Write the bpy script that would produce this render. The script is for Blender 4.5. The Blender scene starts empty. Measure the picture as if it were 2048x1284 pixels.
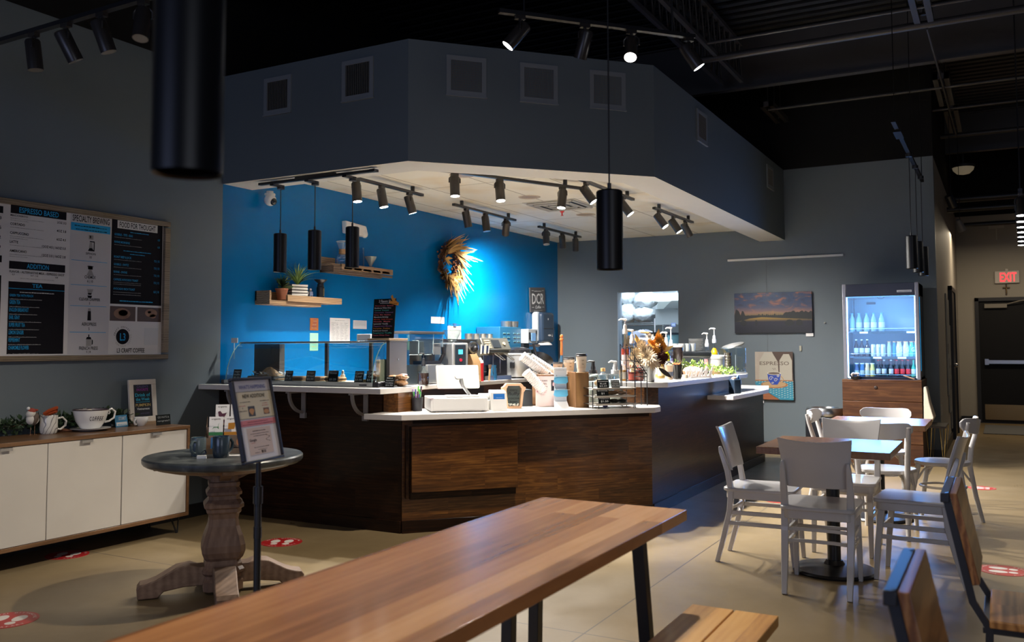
import bpy, bmesh, math, random
from math import sin, cos, pi, radians, sqrt, atan2
from mathutils import Matrix, Vector, noise
random.seed(7)
C = bpy.context.scene.collection
sc = bpy.context.scene
# ------------------------------------------------------------------ camera
YAW, PITCH, ROLL, FPX, CYP, EYE = 0.50153, 0.056265, -0.0027347, 1782.32, 593.55, 1.33
fw = Vector((cos(YAW) * cos(PITCH), sin(YAW) * cos(PITCH), sin(PITCH)))
rt = Vector((sin(YAW), -cos(YAW), 0)); up = rt.cross(fw)
rt, up = rt * cos(ROLL) + up * sin(ROLL), up * cos(ROLL) - rt * sin(ROLL)
cd = bpy.data.cameras.new('camera'); cam = bpy.data.objects.new('camera', cd); C.objects.link(cam)
cam.matrix_world = Matrix(((rt.x, up.x, -fw.x, 0), (rt.y, up.y, -fw.y, 0), (rt.z, up.z, -fw.z, EYE), (0, 0, 0, 1)))
cd.sensor_fit = 'HORIZONTAL'; cd.sensor_width = 36; cd.lens = FPX * 36 / 2048
cd.shift_y = -(642 - CYP) / 2048
cd.clip_start = .05; cd.clip_end = 100
cd.dof.use_dof = True; cd.dof.focus_distance = 6.6; cd.dof.aperture_fstop = 3.6
sc.camera = cam
# ------------------------------------------------------------------ world, exposure, lights
w = bpy.data.worlds.new('world'); sc.world = w; w.use_nodes = True
w.node_tree.nodes['Background'].inputs[0].default_value = (.035, .06, .12, 1)
w.node_tree.nodes['Background'].inputs[1].default_value = .22
vs = sc.view_settings; vs.view_transform = 'Standard'; vs.look = 'None'; vs.gamma = 1; vs.exposure = .0; vs.use_curve_mapping = False
sc.cycles.max_bounces = 8; sc.cycles.diffuse_bounces = 4; sc.cycles.glossy_bounces = 4; sc.cycles.transparent_max_bounces = 16
sc.cycles.transmission_bounces = 6; sc.cycles.sample_clamp_indirect = 6; sc.cycles.caustics_reflective = False; sc.cycles.caustics_refractive = False
sc.cycles.use_denoising = True


def area_light(name, loc, target, size, size_y, power, col, shape='RECTANGLE'):
    l = bpy.data.lights.new(name, 'AREA'); l.shape = shape; l.size = size; l.size_y = size_y; l.energy = power; l.color = col
    o = bpy.data.objects.new(name, l); C.objects.link(o); o.location = loc
    o.rotation_euler = (Vector(target) - Vector(loc)).to_track_quat('-Z', 'Y').to_euler(); return o


def spot_light(name, loc, target, power, col=(1, .92, .8), cone=60, blend=.5, size=.03):
    l = bpy.data.lights.new(name, 'SPOT'); l.energy = power; l.color = col; l.spot_size = radians(cone); l.spot_blend = blend; l.shadow_soft_size = size
    o = bpy.data.objects.new(name, l); C.objects.link(o); o.location = loc
    o.rotation_euler = (Vector(target) - Vector(loc)).to_track_quat('-Z', 'Y').to_euler(); return o


# cool fills added behind the camera; the left one stands for dusk daylight
area_light('added_cool_fill', (-5.5, 3.0, 1.9), (4, 3, 1.0), 4.5, 2.2, 100, (.5, .6, 1))
area_light('added_cool_fill', (-2.5, -4.6, 2.2), (6.5, 3.0, 2.6), 3.5, 2.2, 70, (.8, .86, 1))  # added to lift the angled soffit face
# light inside the drinks fridge and the bright back kitchen
area_light('fridge_light', (10.955, 1.2, 1.5), (5, 1.2, 1.3), .74, .95, 48, (.12, .38, 1))
area_light('fridge_inner_light', (10.98, 1.2, 1.47), (12, 1.2, 1.4), .7, .85, 5, (.3, .62, 1))
area_light('back_kitchen_light', (12.4, 4.5, 2.8), (13.0, 4.5, 1.2), 1.0, 1.4, 120, (.75, .88, 1))
area_light('hall_light', (15.6, -.4, 3.1), (15.6, -.4, 0), .5, 2.2, 48, (1, .82, .58))
# unseen spots beyond the frame, added to light the dining room
spot_light('added_room_spot', (1.2, 2.2, 3.4), (1.9, 1.2, .75), 230, (1, .88, .72), 75, .8, .06)
spot_light('added_room_spot', (-.2, 2.2, 3.3), (3.1, 5.2, .35), 200, (1, .88, .74), 42, .9, .06)
spot_light('added_room_spot', (2.6, -1.6, 3.4), (3.0, .4, .5), 45, (1, .88, .72), 80, .9, .06)
spot_light('added_room_spot', (8.6, -.6, 3.4), (8.2, .9, .5), 60, (1, .9, .76), 70, .9, .06)
# ------------------------------------------------------------------ materials
MATS = {}


def nt(name):
    m = bpy.data.materials.new(name); m.use_nodes = True; t = m.node_tree; b = t.nodes['Principled BSDF']; return m, t, b


def S(b, k, v):
    if k in b.inputs: b.inputs[k].default_value = v


def PM(name, col, rough=.5, metal=0, em=None, es=0, coat=0, bump=0, bscale=40, trans=0, var=0, vscale=6, spec=.5):
    if name in MATS: return MATS[name]
    m, t, b = nt(name); S(b, 'Base Color', (*col, 1)); S(b, 'Roughness', rough); S(b, 'Metallic', metal); S(b, 'Coat Weight', coat)
    S(b, 'Transmission Weight', trans); S(b, 'Specular IOR Level', spec)
    if em: S(b, 'Emission Color', (*em, 1)); S(b, 'Emission Strength', es)
    tc = t.nodes.new('ShaderNodeTexCoord')
    n = t.nodes.new('ShaderNodeTexNoise'); n.inputs['Scale'].default_value = vscale; n.inputs['Detail'].default_value = 4
    t.links.new(tc.outputs['Object'], n.inputs['Vector'])
    r = t.nodes.new('ShaderNodeMixRGB'); r.blend_type = 'MIX'; v = var or .04
    r.inputs[1].default_value = (*[c * (1 - v) for c in col], 1); r.inputs[2].default_value = (*[min(1, c * (1 + v)) for c in col], 1)
    t.links.new(n.outputs['Fac'], r.inputs[0]); t.links.new(r.outputs[0], b.inputs['Base Color'])
    if bump:
        n2 = t.nodes.new('ShaderNodeTexNoise'); n2.inputs['Scale'].default_value = bscale; t.links.new(tc.outputs['Object'], n2.inputs['Vector'])
        bp = t.nodes.new('ShaderNodeBump'); bp.inputs['Strength'].default_value = bump; bp.inputs['Distance'].default_value = .01
        t.links.new(n2.outputs['Fac'], bp.inputs['Height']); t.links.new(bp.outputs[0], b.inputs['Normal'])
    MATS[name] = m; return m


def ramp(t, fac, stops):
    r = t.nodes.new('ShaderNodeValToRGB'); e = r.color_ramp.elements
    while len(e) < len(stops): e.new(.5)
    for i, (p, c) in enumerate(stops): e[i].position = p; e[i].color = (*c, 1)
    t.links.new(fac, r.inputs[0]); return r.outputs[0]


def wood(name, dark, mid, light, rough=.35, axis='X', scale=1.0, board=.1, blen=.6, coat=.0, dist=2.5, wv=.5, tone=.3, spec=.35):
    """boards running along axis (local), with stretched grain and a tone of its own per board"""
    if name in MATS: return MATS[name]
    m, t, b = nt(name); N = t.nodes.new; L = t.links.new
    tc = N('ShaderNodeTexCoord'); mp = N('ShaderNodeMapping')
    L(tc.outputs['Object'], mp.inputs[0])
    rot = {'X': (0, 0, 0), 'Y': (0, 0, -pi / 2), 'Z': (0, pi / 2, 0), 'XZ': (pi / 2, 0, 0), 'YZ': (pi / 2, 0, pi / 2)}[axis]
    if axis == 'Y': rot = (0, 0, pi / 2)
    mp.inputs['Rotation'].default_value = rot
    br = N('ShaderNodeTexBrick'); br.offset = .43; br.squash = 1
    for k, v in (('Scale', 1), ('Mortar Size', .0006), ('Mortar Smooth', .3), ('Bias', 0), ('Brick Width', blen), ('Row Height', board)): br.inputs[k].default_value = v
    br.inputs['Color1'].default_value = (0, 0, 0, 1); br.inputs['Color2'].default_value = (1, 1, 1, 1); br.inputs['Mortar'].default_value = (.5, .5, .5, 1)
    L(mp.outputs[0], br.inputs['Vector'])
    m2 = N('ShaderNodeMapping'); m2.inputs['Scale'].default_value = (1.2 * scale, 9 * scale, 9 * scale); L(mp.outputs[0], m2.inputs[0])
    ad = N('ShaderNodeVectorMath'); ad.operation = 'MULTIPLY_ADD'; ad.inputs[1].default_value = (5, 17, 9)
    L(br.outputs['Color'], ad.inputs[0]); L(m2.outputs[0], ad.inputs[2])
    wvn = N('ShaderNodeTexNoise'); wvn.inputs['Scale'].default_value = 2.2; wvn.inputs['Detail'].default_value = 7; wvn.inputs['Roughness'].default_value = .62; wvn.inputs['Distortion'].default_value = dist * .35
    L(ad.outputs[0], wvn.inputs['Vector'])
    w2 = N('ShaderNodeTexWave'); w2.wave_type = 'BANDS'; w2.bands_direction = 'Y'; w2.inputs['Scale'].default_value = 1.3; w2.inputs['Distortion'].default_value = dist * 3; w2.inputs['Detail'].default_value = 3; w2.inputs['Detail Scale'].default_value = .8
    L(ad.outputs[0], w2.inputs['Vector'])
    mx = N('ShaderNodeMixRGB'); mx.inputs[0].default_value = wv; L(wvn.outputs['Fac'], mx.inputs[1]); L(w2.outputs['Fac'], mx.inputs[2])
    mx2 = N('ShaderNodeMixRGB'); mx2.inputs[0].default_value = tone; L(mx.outputs[0], mx2.inputs[1]); L(br.outputs['Color'], mx2.inputs[2])
    col = ramp(t, mx2.outputs[0], [(.2, dark), (.5, mid), (.8, light)])
    L(col, b.inputs['Base Color']); S(b, 'Roughness', rough); S(b, 'Coat Weight', coat); S(b, 'Coat Roughness', .12); S(b, 'Specular IOR Level', spec)
    bp = N('ShaderNodeBump'); bp.inputs['Strength'].default_value = .12; bp.inputs['Distance'].default_value = .003; L(mx.outputs[0], bp.inputs['Height']); L(bp.outputs[0], b.inputs['Normal'])
    MATS[name] = m; return m


def glass(name, tint=(.9, .97, 1), refl=.9, rough=.03):
    if name in MATS: return MATS[name]
    m = bpy.data.materials.new(name); m.use_nodes = True; t = m.node_tree; t.nodes.clear(); N = t.nodes.new; L = t.links.new
    o = N('ShaderNodeOutputMaterial'); mx = N('ShaderNodeMixShader'); tr = N('ShaderNodeBsdfTransparent'); gl = N('ShaderNodeBsdfGlossy')
    tr.inputs[0].default_value = (*tint, 1); gl.inputs[1].default_value = rough; gl.inputs[0].default_value = (refl, refl, refl, 1)
    lw = N('ShaderNodeLayerWeight'); lw.inputs[0].default_value = .25
    mr = N('ShaderNodeMapRange'); mr.inputs['To Min'].default_value = .06; mr.inputs['To Max'].default_value = .75; L(lw.outputs['Facing'], mr.inputs['Value'])
    L(mr.outputs[0], mx.inputs[0]); L(tr.outputs[0], mx.inputs[1]); L(gl.outputs[0], mx.inputs[2]); L(mx.outputs[0], o.inputs[0])
    MATS[name] = m; return m


BLACK = PM('black_paint', (.012, .012, .013), .42); BLACKM = PM('black_metal', (.012, .012, .014), .35, .0)
DGREY = PM('dark_grey', (.05, .052, .055), .45); WHITE = PM('white_plastic', (.8, .79, .76), .35)
PAPER = PM('paper', (.78, .76, .74), .8); STEEL = PM('brushed_steel', (.5, .5, .5), .28, 1, var=.1); CHROME = PM('chrome', (.75, .75, .76), .12, 1)
QUARTZ = PM('white_quartz', (.62, .59, .56), .3, var=.03); GLASS = glass('clear_glass'); CASEGL = glass('case_glass', (.86, .95, .94), .8, .05)
CHALK = PM('chalkboard', (.008, .01, .01), .75, spec=.15); CHALKW = PM('chalk_white', (.7, .72, .72), .8)
WALLGREY = PM('grey_wall_paint', (.112, .138, .155), .5, bump=.05, bscale=180, var=.02)
WALLBLUE = PM('blue_wall_paint', (.0, .115, .32), .2, bump=.04, bscale=120, var=.02, spec=.28)
DECK = PM('black_ceiling_paint', (.0045, .0045, .0045), .8, spec=.2); LEDW = PM('lamp_lens', (1, 1, 1), .5, em=(1, .97, .92), es=25)
INK = PM('black_ink', (.009, .008, .011), .8, spec=.12); CYAN = PM('cyan_ink', (.0, .3, .62), .7); WINK = PM('white_ink', (.6, .6, .6), .7)
GREENL = PM('leaf_green', (.035, .09, .02), .5, var=.5, vscale=30); RED = PM('red_plastic', (.6, .02, .02), .4)
WHITECUP = PM('white_ceramic', (.75, .74, .72), .18, coat=.3)
CHAIRW = PM('white_chair_paint', (.56, .54, .53), .3, coat=.25, var=.05)


# ------------------------------------------------------------------ mesh builder
class MB:
    def __init__(s): s.v = []; s.f = []; s.m = []

    def add(s, vs_, fs, mi=0, M=None):
        b = len(s.v)
        s.v += [tuple(M @ Vector(p)) if M else tuple(p) for p in vs_]
        s.f += [tuple(b + i for i in f) for f in fs]; s.m += [mi] * len(fs); return s

    def box(s, x0, x1, y0, y1, z0, z1, mi=0, M=None):
        return s.add([(x0, y0, z0), (x1, y0, z0), (x1, y1, z0), (x0, y1, z0), (x0, y0, z1), (x1, y0, z1), (x1, y1, z1), (x0, y1, z1)],
                     [(0, 3, 2, 1), (4, 5, 6, 7), (0, 1, 5, 4), (1, 2, 6, 5), (2, 3, 7, 6), (3, 0, 4, 7)], mi, M)

    def lathe(s, prof, n=24, mi=0, M=None, x=0, y=0, close=True):
        vs_ = []; fs = []
        for r, z in prof:
            for i in range(n): a = 2 * pi * i / n; vs_.append((x + r * cos(a), y + r * sin(a), z))
        for k in range(len(prof) - 1):
            for i in range(n): j = (i + 1) % n; fs.append((k * n + i, k * n + j, (k + 1) * n + j, (k + 1) * n + i))
        if close:
            if prof[0][0] > 1e-5: fs.append(tuple(range(n - 1, -1, -1)))
            if prof[-1][0] > 1e-5: fs.append(tuple((len(prof) - 1) * n + i for i in range(n)))
        return s.add(vs_, fs, mi, M)

    def cyl(s, x, y, z0, z1, r, r1=None, n=20, mi=0, M=None): return s.lathe([(r, z0), (r if r1 is None else r1, z1)], n, mi, M, x, y)

    def tube(s, pts, r, n=8, mi=0, M=None, closed=False, sq=False):
        pts = [Vector(p) for p in pts]; R = r if isinstance(r, (list, tuple)) else [r] * len(pts); vs_ = []; fs = []
        up_ = None; K = len(pts)
        for i, p in enumerate(pts):
            if closed: t = pts[(i + 1) % K] - pts[i - 1]
            else: t = pts[min(i + 1, K - 1)] - pts[max(i - 1, 0)]
            if t.length < 1e-9: t = Vector((0, 0, 1))
            t.normalize()
            if up_ is None: up_ = Vector((0, 0, 1)) if abs(t.z) < .9 else Vector((1, 0, 0))
            a = t.cross(up_)
            if a.length < 1e-4: a = t.cross(Vector((0, 1, 0)))
            a.normalize(); b = a.cross(t).normalized(); up_ = b
            for k in range(n):
                g = 2 * pi * (k + (.5 if sq else 0)) / n
                q = R[i] if not isinstance(R[i], tuple) else 1
                ra, rb = (R[i] if isinstance(R[i], tuple) else (q, q))
                vs_.append(p + a * cos(g) * ra + b * sin(g) * rb)
        for i in range(K - (0 if closed else 1)):
            for k in range(n): l = (k + 1) % n; j = (i + 1) % K; fs.append((i * n + k, i * n + l, j * n + l, j * n + k))
        if not closed: fs.append(tuple(range(n - 1, -1, -1))); fs.append(tuple((K - 1) * n + k for k in range(n)))
        return s.add(vs_, fs, mi, M)

    def prism(s, poly, z0, z1, mi=0, M=None):
        n = len(poly); vs_ = [(x, y, z0) for x, y in poly] + [(x, y, z1) for x, y in poly]
        return s.add(vs_, [tuple(range(n - 1, -1, -1)), tuple(range(n, 2 * n))] + [(i, (i + 1) % n, n + (i + 1) % n, n + i) for i in range(n)], mi, M)

    def quad(s, a, b, c, d, mi=0, M=None): return s.add([a, b, c, d], [(0, 1, 2, 3)], mi, M)

    def ball(s, x, y, z, rx, ry=None, rz=None, n=12, k=8, mi=0, M=None, jit=0):
        ry = rx if ry is None else ry; rz = rx if rz is None else rz; vs_ = [(x, y, z - rz)]; fs = []
        for i in range(1, k):
            a = -pi / 2 + pi * i / k
            for j in range(n):
                g = 2 * pi * j / n; q = 1 + (random.uniform(-jit, jit) if jit else 0)
                vs_.append((x + rx * cos(a) * cos(g) * q, y + ry * cos(a) * sin(g) * q, z + rz * sin(a) * q))
        vs_.append((x, y, z + rz)); T_ = len(vs_) - 1
        for j in range(n):
            l = (j + 1) % n; fs.append((0, 1 + l, 1 + j)); fs.append((T_, 1 + (k - 2) * n + j, 1 + (k - 2) * n + l))
            for i in range(k - 2): fs.append((1 + i * n + j, 1 + i * n + l, 1 + (i + 1) * n + l, 1 + (i + 1) * n + j))
        return s.add(vs_, fs, mi, M)

    def build(s, name, mats, parent=None, bevel=0, smooth=40, seg=2, loc=None):
        me = bpy.data.meshes.new(name); me.from_pydata(s.v, [], s.f)
        for m in (mats if isinstance(mats, (list, tuple)) else [mats]): me.materials.append(m)
        me.polygons.foreach_set('material_index', s.m)
        if smooth:
            me.polygons.foreach_set('use_smooth', [True] * len(s.f)); me.set_sharp_from_angle(angle=radians(smooth))
        me.update(); o = bpy.data.objects.new(name, me); C.objects.link(o)
        if parent: o.parent = parent
        if loc: o.location = loc
        if bevel:
            b = o.modifiers.new('bevel', 'BEVEL'); b.width = bevel; b.segments = seg; b.limit_method = 'ANGLE'; b.angle_limit = radians(50); b.harden_normals = False
        return o


def FR(o, x, y):
    """frame: origin, x axis, y axis -> matrix (z = x cross y points out of the face)"""
    x = Vector(x).normalized(); y = Vector(y); y = (y - x * y.dot(x)).normalized(); z = x.cross(y); o = Vector(o)
    return Matrix(((x.x, y.x, z.x, o.x), (x.y, y.y, z.y, o.y), (x.z, y.z, z.z, o.z), (0, 0, 0, 1)))


_TC = {}


def text(mb, s, M, h, w=None, mi=0, align='C', ext=.0004, shear=0):
    """lettering with cap height h (and total width w), anchored at the frame's origin baseline"""
    k = (s, shear)
    if k not in _TC:
        cu = bpy.data.curves.new('t', 'FONT'); cu.body = s; cu.size = 1; cu.shear = shear; cu.resolution_u = 2; cu.offset = .014; ob = bpy.data.objects.new('t', cu); C.objects.link(ob)
        dg = bpy.context.evaluated_depsgraph_get(); me = ob.evaluated_get(dg).to_mesh()
        vs_ = [tuple(v.co) for v in me.vertices]; fs = [tuple(p.vertices) for p in me.polygons]; ob.evaluated_get(dg).to_mesh_clear()
        bpy.data.objects.remove(ob); bpy.data.curves.remove(cu); _TC[k] = (vs_, fs)
    vs_, fs = _TC[k]
    if not vs_: return
    x0 = min(v[0] for v in vs_); x1 = max(v[0] for v in vs_); sy = h / .69; sx = sy if w is None else w / (x1 - x0); W = (x1 - x0) * sx
    off = {'C': -W / 2, 'L': 0, 'R': -W}[align]
    mb.add([((v[0] - x0) * sx + off, v[1] * sy, ext) for v in vs_], fs, mi, M)


def scribble(mb, M, x0, x1, y, h, mi=0, n=None, gap=.25, z=.0004):
    """a line of writing too small to read in the photo: a row of short pen strokes"""
    x = x0; rnd = random.Random(int(x0 * 9173 + y * 7919) & 0xffff)
    while x < x1 - h * .3:
        wl = min(rnd.uniform(.5, 1.6) * h * 1.6, x1 - x); hh = h * rnd.uniform(.55, 1)
        mb.add([(x, y, z), (x + wl, y, z), (x + wl, y + hh * .45, z), (x, y + hh * .45, z)], [(0, 1, 2, 3)], mi, M); x += wl + h * gap


def rect(mb, M, x0, x1, y0, y1, z=.0002, mi=0): mb.add([(x0, y0, z), (x1, y0, z), (x1, y1, z), (x0, y1, z)], [(0, 1, 2, 3)], mi, M)


def thing(name, label, cat, loc=(0, 0, 0), rz=0, group=None):
    o = bpy.data.objects.new(name, None); C.objects.link(o); o.empty_display_size = .1; o.location = loc; o.rotation_euler = (0, 0, rz)
    o['label'] = label; o['category'] = cat
    if group: o['group'] = group
    return o


def tag(o, label, cat, group=None, kind=None):
    o['label'] = label; o['category'] = cat
    if group: o['group'] = group
    if kind: o['kind'] = kind
    return o


def struct(o): o['kind'] = 'structure'; return o


def dup(root, loc, rz=None, label=None, group=None, scale=None):
    r = root.copy(); C.objects.link(r); r.location = loc
    if rz is not None: r.rotation_euler = (0, 0, rz)
    if label: r['label'] = label
    if group: r['group'] = group
    if scale: r.scale = scale
    for ch in list(root.children):
        c = ch.copy(); C.objects.link(c); c.parent = r
        for g in ch.children: d = g.copy(); C.objects.link(d); d.parent = c
    return r
# ------------------------------------------------------------------ the room
def concrete():
    m, t, b = nt('polished_concrete'); N = t.nodes.new; L = t.links.new
    tc = N('ShaderNodeTexCoord'); n = N('ShaderNodeTexNoise'); n.inputs['Scale'].default_value = .9; n.inputs['Detail'].default_value = 9; n.inputs['Roughness'].default_value = .65
    L(tc.outputs['Object'], n.inputs['Vector'])
    c = ramp(t, n.outputs['Fac'], [(.3, (.165, .118, .06)), (.5, (.22, .16, .084)), (.72, (.27, .2, .112))])
    sx = N('ShaderNodeSeparateXYZ'); L(tc.outputs['Object'], sx.inputs[0])
    def line(out, at, per):
        a = N('ShaderNodeMath'); a.operation = 'ADD'; a.inputs[1].default_value = -at + per * 50.5; L(out, a.inputs[0])
        b_ = N('ShaderNodeMath'); b_.operation = 'MODULO'; b_.inputs[1].default_value = per; L(a.outputs[0], b_.inputs[0])
        c_ = N('ShaderNodeMath'); c_.operation = 'SUBTRACT'; c_.inputs[1].default_value = per / 2; L(b_.outputs[0], c_.inputs[0])
        d_ = N('ShaderNodeMath'); d_.operation = 'ABSOLUTE'; L(c_.outputs[0], d_.inputs[0])
        e_ = N('ShaderNodeMath'); e_.operation = 'LESS_THAN'; e_.inputs[1].default_value = .004; L(d_.outputs[0], e_.inputs[0]); return e_.outputs[0]
    a = line(sx.outputs[0], 3.86, 4.6); b2 = line(sx.outputs[1], 1.74, 4.6)
    mx = N('ShaderNodeMath'); mx.operation = 'MAXIMUM'; L(a, mx.inputs[0]); L(b2, mx.inputs[1])
    cm = N('ShaderNodeMixRGB'); cm.inputs[2].default_value = (.08, .065, .05, 1); L(mx.outputs[0], cm.inputs[0]); L(c, cm.inputs[1]); L(cm.outputs[0], b.inputs['Base Color'])
    n2 = N('ShaderNodeTexNoise'); n2.inputs['Scale'].default_value = 3; n2.inputs['Detail'].default_value = 6; L(tc.outputs['Object'], n2.inputs['Vector'])
    mr = N('ShaderNodeMapRange'); mr.inputs['To Min'].default_value = .22; mr.inputs['To Max'].default_value = .42; L(n2.outputs['Fac'], mr.inputs['Value']); L(mr.outputs[0], b.inputs['Roughness'])
    return m


struct(MB().box(-6, 18, -6, 5.8, -.1, 0).build('floor', concrete()))
struct(MB().box(-6, 5.29, 5.64, 5.8, 0, 3.6).build('wall_left', WALLGREY))
struct(MB().box(5.29, 11.67, 5.64, 5.8, 0, 3.6).build('wall_kitchen', WALLBLUE))
mb = MB()
mb.box(11.67, 11.8, 4.708, 5.8, 0, 3.6).box(11.67, 11.8, .655, 3.828, 0, 3.6).box(11.67, 11.8, 3.828, 4.708, 2.09, 3.6)
struct(mb.build('wall_back', WALLGREY))
HALLW = PM('hall_wall_paint', (.3, .275, .235), .6, var=.02)
struct(MB().box(11.8, 17.5, .655, .8, 0, 3.6).build('wall_hall', HALLW))
struct(MB().box(17.5, 17.65, .39, 1.0, 0, 3.6).box(17.5, 17.65, -.67, .39, 2.16, 3.6).box(17.5, 17.65, -6, -.67, 0, 3.6).build('wall_end', HALLW))
# black painted wall above the painted line
struct(MB().box(-6, 11.67, 5.64, 5.8, 3.6, 5).box(11.67, 11.8, .655, 5.8, 3.6, 5).box(11.8, 17.5, .655, .8, 3.6, 5).box(17.5, 17.65, -6, 1, 3.6, 5).build('wall_upper', DECK))
# corrugated roof deck
mb = MB(); k = 0
x = -6.0
while x < 18:
    mb.box(x, x + .085, -6, 5.8, 4.78, 4.82); mb.box(x + .085, x + .17, -6, 5.8, 4.815, 4.86); x += .17
struct(mb.build('ceiling', PM('roof_deck', (.007, .0065, .006), .55), smooth=0))
struct(MB().box(-6, 5.29, 5.62, 5.64, 0, .1).build('baseboard_left', BLACK))
struct(MB().box(11.65, 11.67, .655, 3.828, 0, .11).build('baseboard_back', BLACK))
struct(MB().box(11.67, 14.2, .637, .655, 0, .11).box(15.35, 17.5, .637, .655, 0, .11).box(17.48, 17.5, .44, .655, 0, .11).build('baseboard_hall', BLACK))
# soffit ring over the counter
O = [(5.29, 5.64), (5.29, 3.765), (6.765, 2.40), (11.67, 2.40)]; I = [(5.62, 5.64), (5.62, 3.91), (6.895, 2.72), (11.67, 2.72)]
mb = MB(); n = 4
vs_ = [(x, y, 2.69) for x, y in O] + [(x, y, 2.69) for x, y in I] + [(x, y, 3.6) for x, y in O] + [(x, y, 3.6) for x, y in I]
SOFU = PM('soffit_underside_paint', (.62, .63, .62), .6)
for i in range(3):
    mb.add([vs_[i], vs_[i + 1], vs_[8 + i + 1], vs_[8 + i]], [(0, 1, 2, 3)], 0)
    mb.add([vs_[i], vs_[4 + i], vs_[5 + i], vs_[i + 1]], [(0, 1, 2, 3)], 1)
    mb.add([vs_[4 + i], vs_[12 + i], vs_[13 + i], vs_[5 + i]], [(0, 1, 2, 3)], 1)
    mb.add([vs_[8 + i], vs_[9 + i], vs_[13 + i], vs_[12 + i]], [(0, 1, 2, 3)], 0)
struct(mb.build('wall_soffit', [WALLGREY, SOFU], smooth=0))
# dropped tile ceiling
m, t, b = nt('ceiling_tiles'); N = t.nodes.new; L = t.links.new
tc = N('ShaderNodeTexCoord'); br = N('ShaderNodeTexBrick'); br.offset = 0
mp = N('ShaderNodeMapping'); mp.inputs['Location'].default_value = (.25, .12, 0); L(tc.outputs['Object'], mp.inputs[0])
for k, v in (('Scale', 1), ('Mortar Size', .007), ('Brick Width', 1.22), ('Row Height', .61)): br.inputs[k].default_value = v
br.inputs['Color1'].default_value = (.8, .8, .74, 1); br.inputs['Color2'].default_value = (.75, .745, .68, 1); br.inputs['Mortar'].default_value = (.3, .28, .24, 1)
L(mp.outputs[0], br.inputs['Vector']); n_ = N('ShaderNodeTexNoise'); n_.inputs['Scale'].default_value = 1.6; n_.inputs['Detail'].default_value = 5; L(tc.outputs['Object'], n_.inputs['Vector'])
st = ramp(t, n_.outputs['Fac'], [(.5, (1, 1, 1)), (.66, (.9, .82, .7)), (.72, (.97, .93, .88))]); mx = N('ShaderNodeMixRGB'); mx.blend_type = 'MULTIPLY'; mx.inputs[0].default_value = 1
L(br.outputs['Color'], mx.inputs[1]); L(st, mx.inputs[2]); L(mx.outputs[0], b.inputs['Base Color']); S(b, 'Roughness', .8)
n3 = N('ShaderNodeTexNoise'); n3.inputs['Scale'].default_value = 160; L(tc.outputs['Object'], n3.inputs['Vector']); bp = N('ShaderNodeBump'); bp.inputs['Strength'].default_value = .3; bp.inputs['Distance'].default_value = .004
L(n3.outputs['Fac'], bp.inputs['Height']); L(bp.outputs[0], b.inputs['Normal'])
struct(MB().prism([(5.55, 5.64), (5.55, 3.88), (6.86, 2.66), (11.67, 2.66), (11.67, 5.64)], 2.85, 2.87).build('ceiling_kitchen', m, smooth=0))
# hall door (closed, black) in the end wall
d = MB(); d.box(17.5, 17.62, -.61, .33, .01, 2.1); o = struct(d.build('door_1', PM('black_door', (.009, .009, .01), .55, spec=.15)))
MB().box(17.46, 17.63, .33, .39, 0, 2.16).box(17.46, 17.63, -.67, -.61, 0, 2.16).box(17.46, 17.63, -.67, .39, 2.1, 2.16).build('door_frame', BLACK, o)
MB().box(17.42, 17.46, -.5, .25, 1.02, 1.08).box(17.44, 17.5, .2, .26, 1.0, 1.1).box(17.44, 17.5, -.52, -.46, 1.0, 1.1).build('push_bar', STEEL, o)
MB().box(17.49, 17.5, -.56, .28, .06, .32).build('kick_plate', PM('brass_plate', (.3, .2, .09), .3, .9), o)
MB().box(17.44, 17.5, -.1, .24, 1.98, 2.05).tube([(17.46, -.1, 2.04), (17.4, -.3, 2.09), (17.47, -.5, 2.12)], .01).build('door_closer', PM('closer_grey', (.2, .18, .15), .5), o)
# hall side door frame and door
o = struct(MB().box(14.25, 15.3, .62, .66, 0, 2.14).build('door_2', PM('dark_wood_door', (.02, .014, .01), .4)))
MB().box(14.2, 14.26, .6, .66, 0, 2.19).box(15.29, 15.35, .6, .66, 0, 2.19).box(14.2, 15.35, .6, .66, 2.13, 2.19).build('door_frame', BLACK, o)
MB().box(14.27, 14.3, .6, .62, .95, 1.2).ball(14.32, .58, 1.05, .03).build('door_handle', STEEL, o)

# ------------------------------------------------------------------ roof steel, pipes and fittings, all painted black
STEELB = PM('black_painted_steel', (.035, .032, .03), .5)
def pipe(x, z, y0, y1, r, label, cat='pipe'):
    o = MB().tube([(x, y0, z), (x, y1, z)], r, 10).build('ceiling_pipe' if cat == 'pipe' else cat, STEELB); return tag(o, label, cat)
pipe(8.64, 4.2, -3, 2.6, .035, 'dark sprinkler pipe nearest overhead, crossing the black roof at upper right')
pipe(8.23, 4.22, -3, 2.4, .014, 'thin conduit just in front of the nearest overhead sprinkler pipe', 'conduit')
pipe(10.87, 4.2, -3, 2.4, .018, 'thin conduit behind the wide roof beam', 'conduit')
pipe(13.47, 4.2, -3, 4.5, .03, 'long dark pipe passing just above the grey back wall')
pipe(11.9, 4.2, -3, 2.4, .016, 'thin conduit between the paired light channels and the far pipe', 'conduit')
for (x, lab) in ((9.82, 'wide dark steel roof beam crossing above the table end of the room'), (4.9, 'dark steel roof beam above the counter front'), (14.7, 'farthest dark steel roof beam above the hallway')):
    b_ = MB(); b_.box(x - .05, x + .05, -6, 5.6, 4.19, 4.205).box(x - .006, x + .006, -6, 5.6, 4.2, 4.78).box(x - .05, x + .05, -6, 5.6, 4.765, 4.78)
    tag(b_.build('roof_beam', STEELB, smooth=0), lab, 'beam')
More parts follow.
